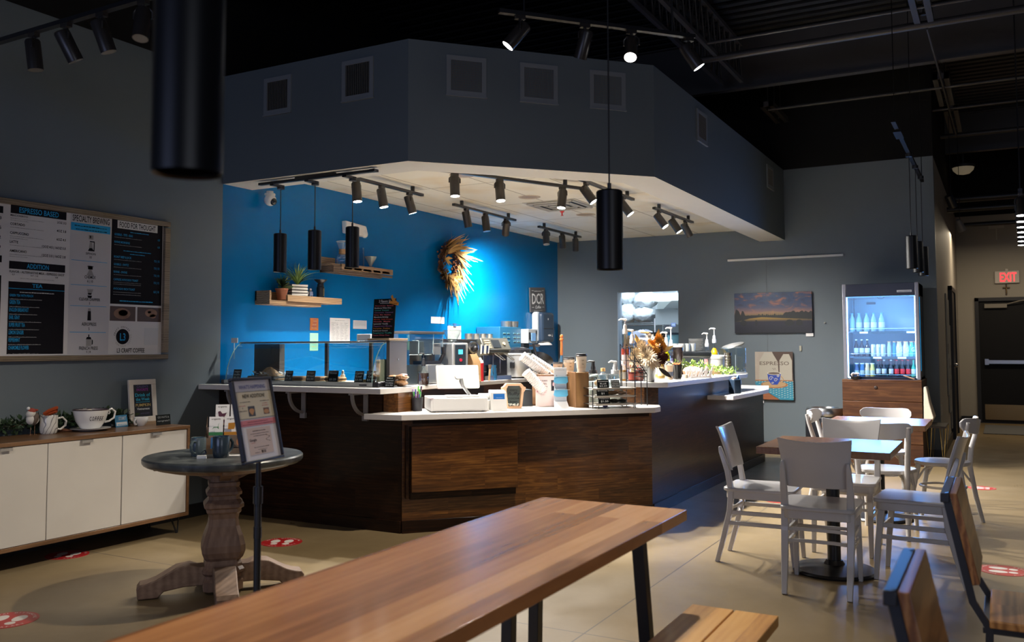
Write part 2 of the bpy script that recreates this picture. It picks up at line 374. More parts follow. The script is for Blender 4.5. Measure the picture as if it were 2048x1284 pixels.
for (x0, x1, y, lab) in ((7.6, 8.6, .52, 'open strip channel above the sprinkler pipe, nearest of the overhead row'), (10.5, 11.75, .49, 'open strip channel overhead past the wide beam'), (12.0, 13.3, .46, 'open strip channel farthest along the overhead row'), (10.7, 11.6, 2.39, 'paired strip channel overhead beside the soffit')):
    b_ = MB(); b_.box(x0, x1, y - .08, y - .03, 4.2, 4.26).box(x0, x1, y + .03, y + .08, 4.2, 4.26).box(x0, x0 + .03, y - .08, y + .08, 4.2, 4.26)
    for k in range(3): xx = x0 + .1 + (x1 - x0 - .2) * k / 2; b_.tube([(xx, y, 4.25), (xx, y, 4.78)], .006, 6).box(xx - .02, xx + .02, y - .06, y + .06, 4.24, 4.26)
    tag(b_.build('strip_channel', STEELB, smooth=0), lab, 'light fixture')
b_ = MB(); b_.tube([(8.64, .5, 4.16), (13.3, .45, 4.16)], .012, 6)
tag(b_.build('conduit', STEELB), 'thin conduit running lengthwise under the roof toward the exit', 'conduit')
for (y, lab) in ((2.62, 'dark joist pair above the soffit corner, left line'), (2.40, 'dark joist above the soffit corner, right line')):
    b_ = MB(); b_.box(5.6, 9.6, y - .02, y + .02, 4.2, 4.24).box(5.6, 9.6, y - .02, y + .02, 4.6, 4.64)
    for k in range(20): x = 5.6 + k * .2; b_.tube([(x, y, 4.22), (x + .1, y, 4.62), (x + .2, y, 4.22)], .008, 4)
    tag(b_.build('bar_joist', STEELB, smooth=0), lab, 'joist')
for (y0, z, x, r, lab) in ((-3, 3.4, 14., .05, 'upper black duct pipe over the hall opening'), (-3, 3.24, 13.9, .04, 'lower black pipe over the hall opening'), (-3, 3.17, 15.2, .035, 'black pipe farthest down the hall under the ceiling')):
    b_ = MB(); b_.tube([(x, y0, z), (x, .62 if x < 15 else .45, z)], r, 10); tag(b_.build('ceiling_pipe', BLACK), lab, 'pipe')
t_ = thing('dome_light', 'small round white ceiling dome light high above the hall', 'ceiling light', (15, .43, 4.0))
MB().lathe([(.0, -.09), (.09, -.07), (.14, -.02), (.15, .02)], 20).build('diffuser', PM('dome_diffuser', (.4, .36, .3), .4, em=(1, .8, .5), es=.08), t_)
MB().cyl(0, 0, .02, .06, .16).cyl(0, 0, .06, .78, .012).build('base', STEELB, t_)

# ------------------------------------------------------------------ counter carcass and worktops
WD = wood('stained_pine_dark', (.004, .0018, .001), (.016, .0065, .003), (.05, .02, .007), .36, 'XZ', 1.2, .14, .9, .1, 3, .1, .1, .12)
ux, uy = 1.485 / 2.016, -1.36 / 2.016   # along the diagonal front
RZD = atan2(uy, ux); L2 = 2.005
root = thing('service_counter', 'long dark stained pine service counter with angled front panel', 'counter')
# left front panel (faces -X)
def panel(L_, z0, z1, th, name, loc, rz, mat, parent, bev=.002):
    o = MB().box(0, L_, 0, th, z0, z1).build(name, mat, parent, bev); o.location = loc; o.rotation_euler = (0, 0, rz); return o
panel(1.83, .0, .82, .12, 'left_front_panel', (5.28, 5.635, 0), -pi / 2, WD, root)
panel(1.655, .82, 1.0, .12, 'raised_left_panel', (5.28, 5.635, 0), -pi / 2, WD, root, 0)
panel(L2, 0, .82, .12, 'middle_front_panel', (5.28, 3.80, 0), RZD, wood('stained_pine_lit', (.012, .004, .0015), (.085, .031, .007), (.24, .1, .022), .3, 'XZ', 1.2, .12, .6, .2, 3.2, .1, .1, .3), root)  # same stain as the dark panels; lit, warmer tone painted into the colour
o = panel(3.78, 0, .82, .12, 'right_front_panel', (6.765, 2.45, 0), 0, WD, root, 0)
panel(2.55, .82, 1.0, .12, 'raised_right_panel', (6.93, 2.45, 0), 0, WD, root, 0)
o = panel(1.83, 0, .088, .012, 'baseboard', (5.268, 5.635, 0), -pi / 2, WD, root)
panel(L2, 0, .088, .012, 'baseboard', (5.272, 3.791, 0), RZD, WD, root)
panel(3.76, 0, .088, .012, 'baseboard', (6.775, 2.438, 0), 0, WD, root)
panel(1.9, .78, .825, .01, 'apron', (5.33, 3.74, 0), RZD, WD, root)
# drop-front panel hanging proud on the middle face
tt = MB().box(.055, .855, -.075, -.03, .295, .765).build('hinged_panel', MATS['stained_pine_lit'], root, .003); tt.location = (5.28, 3.80, 0); tt.rotation_euler = (0, 0, RZD)
tt2 = MB().box(.02, .035, -.05, 0, .25, .77).box(.055, .855, -.03, 0, .24, .76).build('recess_backing', WD, root, .001); tt2.location = (5.28, 3.80, 0); tt2.rotation_euler = (0, 0, RZD)
# bar knee wall ends, and the cabinet body behind
MB().box(5.285, 5.47, 3.84, 3.97, .86, 1.0).build('end_panel', MATS['stained_pine_lit'], root)
MB().box(6.93, 7.03, 2.57, 2.84, .86, 1.0).build('end_panel', MATS['stained_pine_lit'], root)
# worktops
T1 = MB().prism([(5.06, 5.635), (5.06, 3.83), (5.56, 3.83), (5.62, 3.95), (5.62, 5.635)], 1.0, 1.04).build('worktop_left', QUARTZ, bevel=.003); tag(T1, 'raised white quartz worktop under the pastry case at the left wall', 'worktop')
T2 = MB().prism([(5.06, 3.975), (5.093, 3.671), (6.60, 2.362), (6.73, 2.362), (6.925, 2.44), (6.925, 2.83), (5.62, 3.975)], .82, .86).build('worktop_middle', QUARTZ, bevel=.003); tag(T2, 'low white quartz worktop with the till, along the angled counter front', 'worktop')
T3 = MB().prism([(6.885, 2.44), (6.93, 2.37), (9.46, 2.36), (9.8, 2.44), (9.85, 3.05), (6.885, 3.05)], 1.0, 1.04).build('worktop_right', QUARTZ, bevel=.003); tag(T3, 'raised white quartz worktop crowded with syrups and dried flowers', 'worktop')
T4 = MB().prism([(8.29, 2.2), (9.72, 2.2), (10.62, 2.4), (10.62, 2.95), (9.5, 2.95), (9.5, 2.449), (8.29, 2.449)], .83, .87).build('worktop_end', QUARTZ, bevel=.003); tag(T4, 'low white quartz ledge at the far end of the counter', 'worktop')
WB = wood('back_counter_wood', (.012, .005, .0025), (.045, .018, .008), (.085, .036, .015), .4, 'X', 1.4, .1, .8)
rb = thing('back_counter', 'dark wooden back counter along the blue wall', 'counter', (5.7, 5.0, 0))
MB().box(0, 5.7, .05, .62, .0, .915).build('body', WB, rb)
tb = tag(MB().box(5.65, 11.6, 4.98, 5.635, .915, .955).build('worktop', QUARTZ, bevel=.003), 'pale worktop of the back counter below the blue wall', 'worktop')
# steel brackets under the left bar
for k, (y, lab) in enumerate(((5.36, 'left'), (4.72, 'middle'), (4.12, 'right'))):
    b_ = MB()
    b_.box(5.09, 5.275, y - .018, y + .018, .985, .998).box(5.262, 5.275, y - .018, y + .018, .80, .998)
    pts = [(5.11 + .155 * (1 - cos(a * pi / 16)), y, .985 - .15 * sin(a * pi / 16)) for a in range(9)]
    b_.tube(pts, .014, 4, sq=True)
    b_.box(5.255, 5.278, y - .025, y + .025, .79, .83)
    b_.build('bracket', PM('bracket_grey', (.22, .21, .21), .4), root)
# ------------------------------------------------------------------ track lights
BODY = PM('lamp_body_bronze', (.035, .03, .027), .32, .3)
LEDOFF = PM('lamp_lens_off', (.25, .24, .22), .2)


def track(name, label, a, b, z, heads, zc, hang=.06, group=None, cone=115, col=(1, .96, .9)):
    """rail a->b at height z; heads: (fraction, aim point or direction, on, power)"""
    a = Vector((*a, z)); b = Vector((*b, z)); dirv = (b - a).normalized()
    t = thing('track_light', label, 'track light', a, atan2(dirv.y, dirv.x), group); L_ = (b - a).length
    rb_ = MB().box(0, L_, -.018, .018, -.012, .012)
    for q in (.12, .88): rb_.cyl(L_ * q, 0, .01, zc - z, .006 if zc - z > .1 else .02, n=8)
    rb_.build('rail', BLACKM, t)
    Ri = t.rotation_euler.to_matrix().inverted()
    for (fr, aim, on, pw) in heads:
        p = Vector((L_ * fr, 0, -.012)); wp = a + dirv * L_ * fr
        piv = p + Vector((0, 0, -hang - .02))
        d = (Ri @ (Vector(aim) - (wp + Vector((0, 0, -hang))))).normalized()
        ax = Vector((0, 0, 1)).cross(d); ax = ax.normalized() if ax.length > .05 else Vector((1, 0, 0))
        M = FR(piv, ax, d.cross(ax) if True else ax)   # z axis = aim
        zax = ax.cross(d.cross(ax)).normalized()
        hb = MB(); hb.lathe([(.036, -.055), (.041, -.045), (.041, .115), (.037, .115), (.037, .10)], 20, M=FR(piv, ax, zax.cross(ax)), close=False)
        hb.lathe([(.0, -.056), (.036, -.055)], 20, M=FR(piv, ax, zax.cross(ax)), close=False)
        h = hb.build('spotlight', BODY, t)
        br_ = MB(); br_.box(p.x - .03, p.x + .03, -.016, .016, p.z - .022, p.z).cyl(p.x, 0, piv.z + .055, p.z, .009, n=8)
        pts = [piv + ax * .047 + Vector((0, 0, 0)), piv + ax * .047 + Vector((0, 0, .035)), piv + ax * .03 + Vector((0, 0, .056)), piv - ax * .03 + Vector((0, 0, .056)), piv - ax * .047 + Vector((0, 0, .035)), piv - ax * .047]
        br_.tube(pts, .006, 6)
        br_.build('bracket', BODY, h)
        MB().lathe([(0, .1145), (.037, .1145)], 20, M=FR(piv, ax, zax.cross(ax)), close=False).build('lens', LEDW if on else LEDOFF, h)
        if on and pw:
            q = t.location + t.rotation_euler.to_matrix() @ (piv + d * .125)
            spot_light('spot_lamp', q, Vector(aim), pw, col, cone=cone, blend=.95, size=.035)
    return t


K = 520
track('t', 'black three-head ceiling track light nearest the hanging row of pendants, over the blue wall shelves', (5.72, 4.85), (7.04, 4.84), 2.79,
      [(.25, (6.0, 4.6, .9), 1, K * .8), (.52, (6.5, 4.5, .9), 1, K * .8), (.84, (7.3, 4.5, .9), 1, K * .5)], 2.86)
track('t', 'black three-head ceiling track light above the dried-flower wreath, its middle head unlit', (7.66, 4.88), (8.98, 4.88), 2.79,
      [(.19, (8.3, 4.7, 1.0), 1, K * .7), (.49, (8.3, 4.6, .9), 0, 0), (.84, (9.8, 5.64, 1.2), 1, K * 1.5)], 2.86)
track('t', 'black ceiling track light with three unlit heads, farthest along the blue wall', (9.6, 4.89), (10.8, 4.88), 2.79,
      [(.16, (9.4, 4.6, 1.0), 0, 0), (.54, (10.3, 4.8, 1), 0, 0), (.87, (10.7, 4.85, 1), 0, 0)], 2.86)
track('t', 'black three-head ceiling track light right behind the angled soffit, pointing at the till', (6.05, 4.05), (7.46, 3.36), 2.79,
      [(.13, (6.1, 3.8, .9), 1, K * .9), (.42, (6.4, 3.45, .9), 1, K * .9), (.86, (6.9, 3.5, .9), 1, K)], 2.86)
track('t', 'black two-head ceiling track light beside the air diffuser, partly behind the hanging pendant', (7.0, 3.18), (8.29, 3.17), 2.79,
      [(.13, (7.5, 1.7, .6), 1, K * 1.2), (.8, (8.4, 1.6, .6), 1, K * 1.2)], 2.86)
track('t', 'black three-head ceiling track light over the far end of the counter by the grey wall', (8.9, 3.17), (10.17, 3.15), 2.79,
      [(.12, (9.2, 1.8, .8), 1, K), (.48, (9.8, 1.8, .6), 1, K), (.8, (10.7, 2.4, .9), 1, K * .5)], 2.86)
# high tracks out in the room
track('t', 'four-head track light high above the counter corner, two of its heads glowing toward the room', (4.464, 2.53), (5.45, 1.66), 3.3,
      [(.1, (3.3, 4.5, .3), 1, 260), (.42, (5.55, 3.35, .45), 1, 330), (.66, (3.3, 1.5, .4), 1, 300), (.97, (6.4, -.2, .0), 1, 90)], 4.8, .075, cone=62, col=(1, .89, .74))
track('t', 'long black track light with four unlit heads high over the sideboard', (2.98, 3.5), (3.02, 5.45), 3.1,
      [(.135, (2.7, 3.6, 1.8), 0, 0), (.305, (3.3, 3.9, 2.0), 0, 0), (.46, (3.5, 4.2, 2.0), 0, 0), (.61, (3.1, 4.6, 2.0), 0, 0)], 4.8, .075, cone=62, col=(1, .89, .74))
track('t', 'track light at the hall ceiling edge with a column of bright LED heads', (9.3, -.19), (12.4, -.25), 2.75,
      [(.05 + .9 * k / 6, (9.1 + .5 * k, -.2, 0), 1, 12 if k in (1, 5) else 0) for k in range(7)], 4.8, .075, cone=62, col=(1, .89, .74))


# ------------------------------------------------------------------ pendants
def pendant(label, x, y, zb, zt, r=.0525, h=.315, loc=None):
    t = thing('pendant_lamp', label, 'pendant lamp', (x, y, zb))
    MB().lathe([(r - .004, .004), (r, 0), (r, h - .006), (r - .006, h), (.0, h)], 40, close=False).lathe([(r - .004, .004), (r - .004, .1)], 40, close=False).build('shade', PM('pendant_black', (.006, .006, .007), .36, spec=.25), t, smooth=35)
    MB().lathe([(0, .05), (r - .005, .05)], 24, close=False).build('diffuser', LEDOFF, t)
    MB().cyl(0, 0, h, zt - zb, .0035, n=8).cyl(0, 0, h, h + .03, .008, n=10).build('cord', BLACK, t)
    MB().cyl(0, 0, zt - zb - .03, zt - zb, .03, n=16).build('ceiling_fitting', BLACK, t)
    return t


pendant('large blurred black cylinder pendant hanging closest, at upper left', .95, 1.09, 1.597, 4.8)
pendant('single black cylinder pendant hanging on a long cord in front of the counter', 3.27, 1.35, 1.635, 4.8)
for x, y, zb, lab in ((5.44, 5.14, 1.945, 'leftmost'), (5.44, 4.775, 1.948, 'middle'), (5.44, 4.395, 1.95, 'rightmost')):
    pendant(lab + ' of three small black pendants hanging in a row over the pastry case', x, y, zb, 2.655, h=.315)
tg = MB().box(5.337, 5.373, 4.13, 5.29, 2.655, 2.675); tg.box(5.33, 5.38, 4.10, 4.15, 2.655, 2.675)
for y in (5.14, 4.775, 4.395): tg.box(5.335, 5.46, y - .02, y + .02, 2.64, 2.658)
tg.box(5.34, 5.37, 4.5, 4.9, 2.67, 2.69)
tag(tg.build('pendant_rail', BLACKM), 'black rail under the soffit carrying the three small pendants', 'light rail')
for x, y, zb, lab in ((9.3, .73, 2.07, 'nearest'), (9.95, .725, 2.08, 'middle'), (10.6, .72, 2.09, 'farthest')):
    pendant(lab + ' of three black pendants hanging near the drinks fridge', x, y, zb, 3.18)
tg = MB().box(7.9, 11.0, .715, .75, 3.18, 3.205).box(8.2, 8.5, .70, .765, 3.16, 3.18)
for x in (8.0, 9.6, 10.9): tg.tube([(x, .73, 3.2), (x, .73, 4.79)], .004, 6)
tag(tg.build('pendant_rail', DECK), 'dark hanging rail high above the three pendants by the fridge', 'light rail')

# ------------------------------------------------------------------ soffit vents
VF = PM('vent_frame_paint', (.2, .22, .24), .5); VD = PM('vent_dark', (.004, .004, .004), .8); VG = PM('vent_grille_metal', (.13, .127, .12), .5)


def vent(label, x, y, z, rz, w, h, nx, nz):
    t = thing('air_vent', label, 'air vent', (x, y, z), rz)
    fr = MB(); e = .035
    fr.box(-w / 2, w / 2, -.012, 0, -h / 2, -h / 2 + e).box(-w / 2, w / 2, -.012, 0, h / 2 - e, h / 2).box(-w / 2, -w / 2 + e, -.012, 0, -h / 2 + e, h / 2 - e).box(w / 2 - e, w / 2, -.012, 0, -h / 2 + e, h / 2 - e)
    fr.box(-w / 2 - .006, w / 2 + .006, -.018, 0, -h / 2 - .01, -h / 2)
    fr.build('frame', VF, t)
    MB().box(-w / 2 + e, w / 2 - e, -.003, -.001, -h / 2 + e, h / 2 - e).build('duct_opening', VD, t)
    g = MB()
    for i in range(nx): xx = -w / 2 + e + (w - 2 * e) * (i + .5) / nx; g.box(xx - .0018, xx + .0018, -.010, -.004, -h / 2 + e, h / 2 - e)
    for i in range(nz): zz = -h / 2 + e + (h - 2 * e) * (i + .5) / nz; g.box(-w / 2 + e, w / 2 - e, -.009, -.004, zz - .0016, zz + .0016)
    g.build('grille', VG, t)


vent('leftmost soffit air vent, with vertical bars', 5.29, 5.04, 3.355, -pi / 2, .29, .3, 13, 0)
vent('second soffit air vent from the left, with vertical bars', 5.29, 4.23, 3.365, -pi / 2, .3, .31, 13, 0)
for k, (x, y, lab) in enumerate(((5.618, 3.468, 'left'), (6.045, 3.075, 'middle'), (6.473, 2.682, 'right'))):
    vent(lab + ' of three square grid vents on the angled soffit face', x, y, 3.36, RZD, .31, .3, 17, 13)
vent('square vent on the long right soffit face, nearer one', 8.07, 2.40, 3.375, 0, .31, .29, 16, 12)
vent('square vent at the far blue-lit end of the right soffit face', 10.87, 2.40, 3.37, 0, .33, .27, 16, 12)
# fittings in the tiled ceiling
CANT = PM('recessed_trim', (.45, .38, .3), .5); 
for x, y, lab in ((6.64, 4.14, 'nearest the soffit'), (7.96, 4.16, 'in the middle of the tiled ceiling'), (9.34, 4.15, 'farthest, beyond the air diffuser')):
    t = thing('recessed_light', 'unlit round recessed ceiling light ' + lab, 'recessed light', (x, y, 2.85))
    MB().lathe([(.085, .0), (.105, -.006), (.115, 0)], 28, close=False).build('trim_ring', CANT, t)
    MB().lathe([(.0, .015), (.05, .014), (.085, .0)], 28, close=False).lathe([(0, -.001), (.085, -.001)], 28, close=False).build('reflector', PM('can_inside', (.3, .22, .15), .4), t)
t = thing('ceiling_diffuser', 'square louvred air diffuser in the tiled ceiling behind the track lights', 'air diffuser', (8.55, 4.1, 2.85))
MB().box(-.3, .3, -.3, .3, -.006, 0).build('frame', PM('diffuser_white', (.5, .5, .48), .5), t)
g = MB()
for k in range(4):
    s_ = .26 - k * .06
    for a, b_ in (((-s_, -s_), (s_, -s_)), ((s_, -s_), (s_, s_)), ((s_, s_), (-s_, s_)), ((-s_, s_), (-s_, -s_))): g.tube([(a[0], a[1], -.012 - .01 * (k % 2)), (b_[0], b_[1], -.012 - .01 * (k % 2))], .014, 4)
g.box(-.26, .26, -.26, .26, -.0075, -.0065, 1)
g.build('louvres', [PM('louvre_grey', (.35, .36, .36), .4), VD], t)
t = thing('sprinkler_head', 'small red sprinkler head under the tiled ceiling', 'sprinkler', (8.98, 4.28, 2.85))
MB().lathe([(.03, 0), (.02, -.012), (.008, -.02), (.008, -.045), (.02, -.05), (0, -.055)], 14).build('body', RED, t)
# left front downlight spare: dome camera, emergency light on blue wall
t = thing('dome_camera', 'small white security camera with black lens under the soffit at the blue wall', 'security camera', (5.74, 5.55, 2.675))
MB().lathe([(.0, .0), (.045, -.005), (.048, -.02), (.03, -.03), (.03, .015)], 24).build('mount', WHITE, t)
MB().ball(.0, -.005, -.062, .052, n=20, k=12).build('housing', WHITE, t)
MB().ball(.0, -.04, -.078, .032, n=18, k=10).ball(-.01, -.062, -.085, .012, n=12, k=8).build('lens', PM('dark_lens', (.01, .01, .012), .08), t)
t = thing('emergency_light', 'white twin-head emergency light high on the blue wall', 'emergency light', (6.98, 5.64, 2.5))
MB().prism([(-.16, -.05), (.14, -.06), (.17, .0), (.15, .05), (-.17, .07)], 0, .06, M=FR((0, 0, 0), (1, 0, 0), (0, 0, 1))).build('housing', WHITE, t, .01)
for x in (-.1, .13):
    MB().ball(x, -.05, -.03, .042, .03, .042).build('lamp_head', WHITE, t)
# ------------------------------------------------------------------ left wall: menu board
GREYINK = PM('grey_ink', (.28, .27, .27), .7); GREYP = PM('grey_print', (.5, .49, .52), .8)
t = thing('menu_board', 'wide framed coffee menu board on the grey left wall', 'menu board', (3.0, 5.64, 1.245))
X0 = -.62; X1 = 1.735; H = 1.055
fr = MB(); e = .05
fr.box(X0, X1, -.04, -.0, 0, .036).box(X0, X1, -.04, 0, H - .036, H).box(X0, X0 + e, -.04, 0, e, H - e).box(X1 - e, X1, -.04, 0, e, H - e)
fr.build('frame', wood('menu_frame_oak', (.11, .085, .055), (.2, .155, .105), (.27, .21, .15), .55, 'XZ', 2, .06, 2), t, .003)
MB().box(X0 + e, X1 - e, -.015, 0, .03, H - .03).build('poster', PM('menu_white', (.62, .6, .6), .4), t)
M = FR((0, -.0155, 0), (1, 0, 0), (0, 0, 1)); p = MB()   # mats: 0 black 1 cyan 2 grey print 3 text grey 4 white
# columns in local x (world X = 3 + x)
def col(x, y, s, h, mi, al='C', w_=None): text(p, s, M @ Matrix.Translation((x, y, .0006)), h, w_, mi, al)
# left part of column 1 (mostly out of frame)
rect(p, M, -.55, .07, .86, .92, .0003, 0); rect(p, M, -.55, .07, .08, .4, .0003, 0); rect(p, M, -.55, .07, .5, .55, .0003, 0)
for k, q in enumerate(('3', '5', '2', '0', '8')): col(.06, .81 - k * .07, q, .022, 0, 'R'); scribble(p, M, -.5, -.1, .79 - k * .07, .012, 3)
# column 2: espresso based 0.13 .. 0.75
a, b_ = .155, .665
rect(p, M, a, b_, .875, .945, .0003, 0); col((a + b_) / 2, .888, 'ESPRESSO BASED', .043, 1, w_=.36)
for k, (s, pr, n_) in enumerate((('MACCHIATO', '2OZ 3.5', 2), ('CORTADO', '4OZ 3.8', 1), ('CAPPUCCINO', '6OZ 4.0', 2), ('LATTE', '12OZ 4.5 | 16OZ 5.0', 1), ('AMERICANO', '12OZ 3.0 | 16OZ 3.8', 2))):
    y = .845 - k * .066; col(a, y, s, .018, 0, 'L'); col(b_, y - .012, pr, .018, 0, 'R')
    for j in range(n_): scribble(p, M, a, a + (.3 if j == 0 else .16), y - .018 - j * .014, .009, 3)
rect(p, M, a, b_, .455, .52, .0003, 0); col((a + b_) / 2, .468, 'ADDITION', .038, 1, w_=.2)
col((a + b_) / 2, .43, 'FLAVOR - ALTERNATIVE MILK - ESPRESSO SHOT', .015, 0, w_=.5)
for x, s in ((a + .04, '0.7'), (.38, '0.7 - 1.0'), (b_ - .08, '0.8')): col(x, .407, s, .014, 0)
scribble(p, M, a + .1, b_ - .1, .385, .01, 3)
rect(p, M, a, b_, .065, .36, .0003, 0); col((a + b_) / 2, .31, 'TEA', .036, 1); rect(p, M, a, b_, .298, .301, .0006, 1); scribble(p, M, a + .1, b_ - .1, .278, .012, 4)
for k, s in enumerate(('GREEN TEA WITH PEACH', 'GREEN TEA', 'ENGLISH BREAKFAST', 'EARL GRAY', 'SUPER FRUIT TEA', 'LEMON GINGER', 'PEPPERMINT', 'CHAMOMILE FLOWER')):
    y = .255 - k * .0258; col(a + .012, y, s, .0125, 1, 'L'); scribble(p, M, a + .012, a + .3 - .02 * (k % 3), y - .0105, .006, 3)
# column 3: specialty brewing (grey strip)
rect(p, M, .685, 1.035, .05, 1.0, .0003, 2); c = .862
col(c, .895, 'SPECIALTY BREWING', .042, 0, w_=.32); rect(p, M, .69, 1.03, .82, .875, .0006, 1)
scribble(p, M, .72, 1.0, .852, .014, 0, z=.001); scribble(p, M, .73, 1.0, .828, .014, 0, z=.001)
for y in (.59, .447, .315, .175): rect(p, M, .7, 1.01, y, y + .003, .0006, 1)
for (y, s, pr) in ((.635, 'SIPHON', '10'), (.492, 'CHEMEX', '6 | 10'), (.352, 'CLEVER DRIPPER', '5'), (.212, 'AEROPRESS', '5'), (.085, 'FRENCH PRESS', '5 | 8')):
    col(c, y, s, .017, 0); col(c, y - .024, pr, .015, 0)
def poly(pts, mi=0): p.add([(x, y, .0008) for x, y in pts], [tuple(range(len(pts)))], mi, M)
# little drawings of the brewers
poly([(c - .02, .76), (c + .02, .76), (c + .02, .795), (c - .02, .795)], 3); poly([(c - .012, .77), (c + .0, .77), (c + 0, .79), (c - .012, .79)]); poly([(c - .025, .665), (c + .03, .665), (c + .012, .69), (c - .012, .69)]); poly([(c - .018, .69), (c + .018, .69), (c + .01, .735), (c - .01, .735)], 3); poly([(c + .024, .665), (c + .032, .665), (c + .032, .745), (c + .024, .745)]); poly([(c - .01, .738), (c + .032, .738), (c + .032, .747), (c - .01, .747)])
poly([(c - .03, .585 - .02), (c + .03, .585 - .02), (c + .012, .545), (c - .012, .545)], 3); poly([(c - .02, .545), (c + .02, .545), (c + .02, .565), (c - .02, .565)]); poly([(c - .008, .545), (c + .008, .545), (c + .032, .51), (c - .032, .51)], 3)
poly([(c - .025, .425), (c + .03, .425), (c + .012, .39), (c - .012, .39)], 3); poly([(c - .015, .37), (c + .015, .37), (c + .02, .385), (c - .02, .385)]); poly([(c - .014, .39), (c + .012, .39), (c + .016, .4), (c - .016, .4)])
poly([(c - .016, .24), (c + .016, .24), (c + .013, .29), (c - .013, .29)]); poly([(c - .012, .29), (c + .012, .29), (c + .012, .305), (c - .012, .305)], 3)
poly([(c - .022, .105), (c + .022, .105), (c + .022, .14), (c - .022, .14)], 3); poly([(c - .024, .14), (c + .024, .14), (c + .016, .152), (c - .016, .152)]); poly([(c + .026, .11), (c + .036, .115), (c + .036, .135), (c + .026, .14)]); poly([(c - .005, .152), (c + .005, .152), (c + .005, .165), (c - .005, .165)])
# column 4: food for thought
a, b_ = 1.06, 1.625
rect(p, M, a, b_, .365, .99, .0003, 0); rect(p, M, a + .06, b_ - .06, .89, .95, .0006, 4); col((a + b_) / 2, .9, 'FOOD FOR THOUGHT', .04, 0, w_=.4)
scribble(p, M, a + .2, b_ - .16, .868, .012, 1, z=.0006)
y = .838
for s, pr in (('GOBBLE - TITE - EGG', '6.0'), ('RIVINE MORNING', '6.0'), None, ('ROAST BEEF & JACK', '7.5 | 12'), ('GOBBLE - SWITZ', '7.5 | 12'), ('RIVINE - SWINE', '7.5 | 12'), ('CAPRESE AVOCADO TOAST', '7.5 | 12'), ('AVOCADO RICH TOAST', '6.0 | 10')) if 0 else ():
    pass
for r_ in (('GOBBLE - TITE - EGG', '6.0', 1), ('RIVINE MORNING', '6.0', 1), 0, ('ROAST BEEF & JACK', '7.5 | 12', 1), ('GOBBLE - SWITZ', '7.5 | 12', 1), ('RIVINE - SWINE', '7.5 | 12', 1), ('CAPRESE AVOCADO TOAST', '7.5 | 12', 2), ('AVOCADO RICH TOAST', '6.0 | 10', 2)):
    if not r_: scribble(p, M, a + .13, b_ - .13, y, .012, 1, z=.0006); scribble(p, M, a + .2, b_ - .2, y - .02, .012, 1, z=.0006); y -= .052; continue
    col(a + .03, y, r_[0], .0145, 1, 'L'); col(b_ - .03, y - .006, r_[1], .0145, 1, 'R')
    for j in range(r_[2]): scribble(p, M, a + .03, a + .33, y - .015 - .013 * j, .007, 3, z=.0006)
    y -= .054 + .012 * (r_[2] - 1)
scribble(p, M, a + .1, b_ - .1, .385, .014, 1, z=.0006)
rect(p, M, a, a + .275, .265, .355, .0004, 5); rect(p, M, a + .295, b_, .265, .355, .0004, 5)
for (xx, yy, rx, mi) in ((a + .13, .31, .09, 6), (a + .14, .315, .05, 7), (a + .45, .32, .07, 6), (a + .47, .3, .035, 7), (a + .43, .325, .02, 4)): poly([(xx + rx * cos(k * pi / 8), yy + rx * .38 * sin(k * pi / 8)) for k in range(16)], mi)
cx_, cy_ = a + .16, .165; rr_ = .062
p_main = p; p = MB(); cx_, cy_, rr_ = 1.343, .168, .056
poly([(cx_ + rr_ * cos(k * pi / 16), cy_ + rr_ * sin(k * pi / 16)) for k in range(32)], 0)
text(p, 'L3', M @ Matrix.Translation((cx_, cy_ - .028, .0012)), .052, .046, 1)
for s, st, sp in (('CRAFT COFFEE', 170, -130), ('SERIOUS COFFEE', -140, 150)):
    for k, ch in enumerate(s):
        an = radians(st + sp * k / (len(s) - 1)); q = an - pi / 2 if sp < 0 else an + pi / 2
        if ch != ' ': text(p, ch, M @ Matrix.Translation((cx_ + .07 * cos(an), cy_ + .07 * sin(an), .0006)) @ Matrix.Rotation(q, 4, 'Z') @ Matrix.Translation((0, -.005, 0)), .011, None, 0 if sp < 0 else 3)
logo = p; p = p_main
col((a + b_) / 2 - .05, .068, 'L3 CRAFT COFFEE', .026, 0)
def lin(v, pts):
    for (a0, b0), (a1, b1) in zip(pts, pts[1:]):
        if v <= a1 or (a1, b1) == pts[-1]: return b0 + (v - a0) * (b1 - b0) / (a1 - a0)
XM = [(-.55, -.2), (.07, .43), (.155, .479), (.665, .874), (.685, .905), (1.035, 1.225), (1.06, 1.232), (1.625, 1.678)]
Z2 = [(0, 0), (.065, .047), (.0745, .078), (.255, .423), (.31, .487), (.36, .52), (.407, .56), (.43, .577), (.455, .602), (.52, .653), (.579, .71), (.845, .946), (.875, .965), (.945, 1.021), (1.05, 1.05)]
Z3 = [(0, 0), (.085, .073), (.175, .194), (.212, .242), (.315, .378), (.352, .418), (.447, .524), (.492, .574), (.59, .695), (.635, .743), (.82, .904), (.875, .959), (.895, .97), (.94, 1.015), (1.05, 1.03)]
Z4 = [(0, 0), (.068, .052), (.165, .168), (.265, .282), (.355, .389), (.365, .405), (.385, .425), (.45, .509), (.838, .905), (.89, .959), (.95, 1.017), (.99, 1.028), (1.1, 1.03)]
p.v = [(lin(x, XM), y, lin(z, Z2 if x < .68 else Z3 if x < 1.05 else Z4)) for x, y, z in p.v]
p.add(logo.v, logo.f); p.m[-len(logo.m):] = logo.m
p.build('lettering', [INK, CYAN, GREYP, GREYINK, WINK, PM('photo_dark', (.05, .02, .012), .5), PM('photo_tan', (.2, .1, .05), .5), PM('photo_meat', (.3, .16, .1), .5)], t, smooth=0)
MB().box(1.53, 1.655, -.0165, -.0155, .105, .235).build('label_square', PM('pale_label', (.55, .55, .57), .5), t)

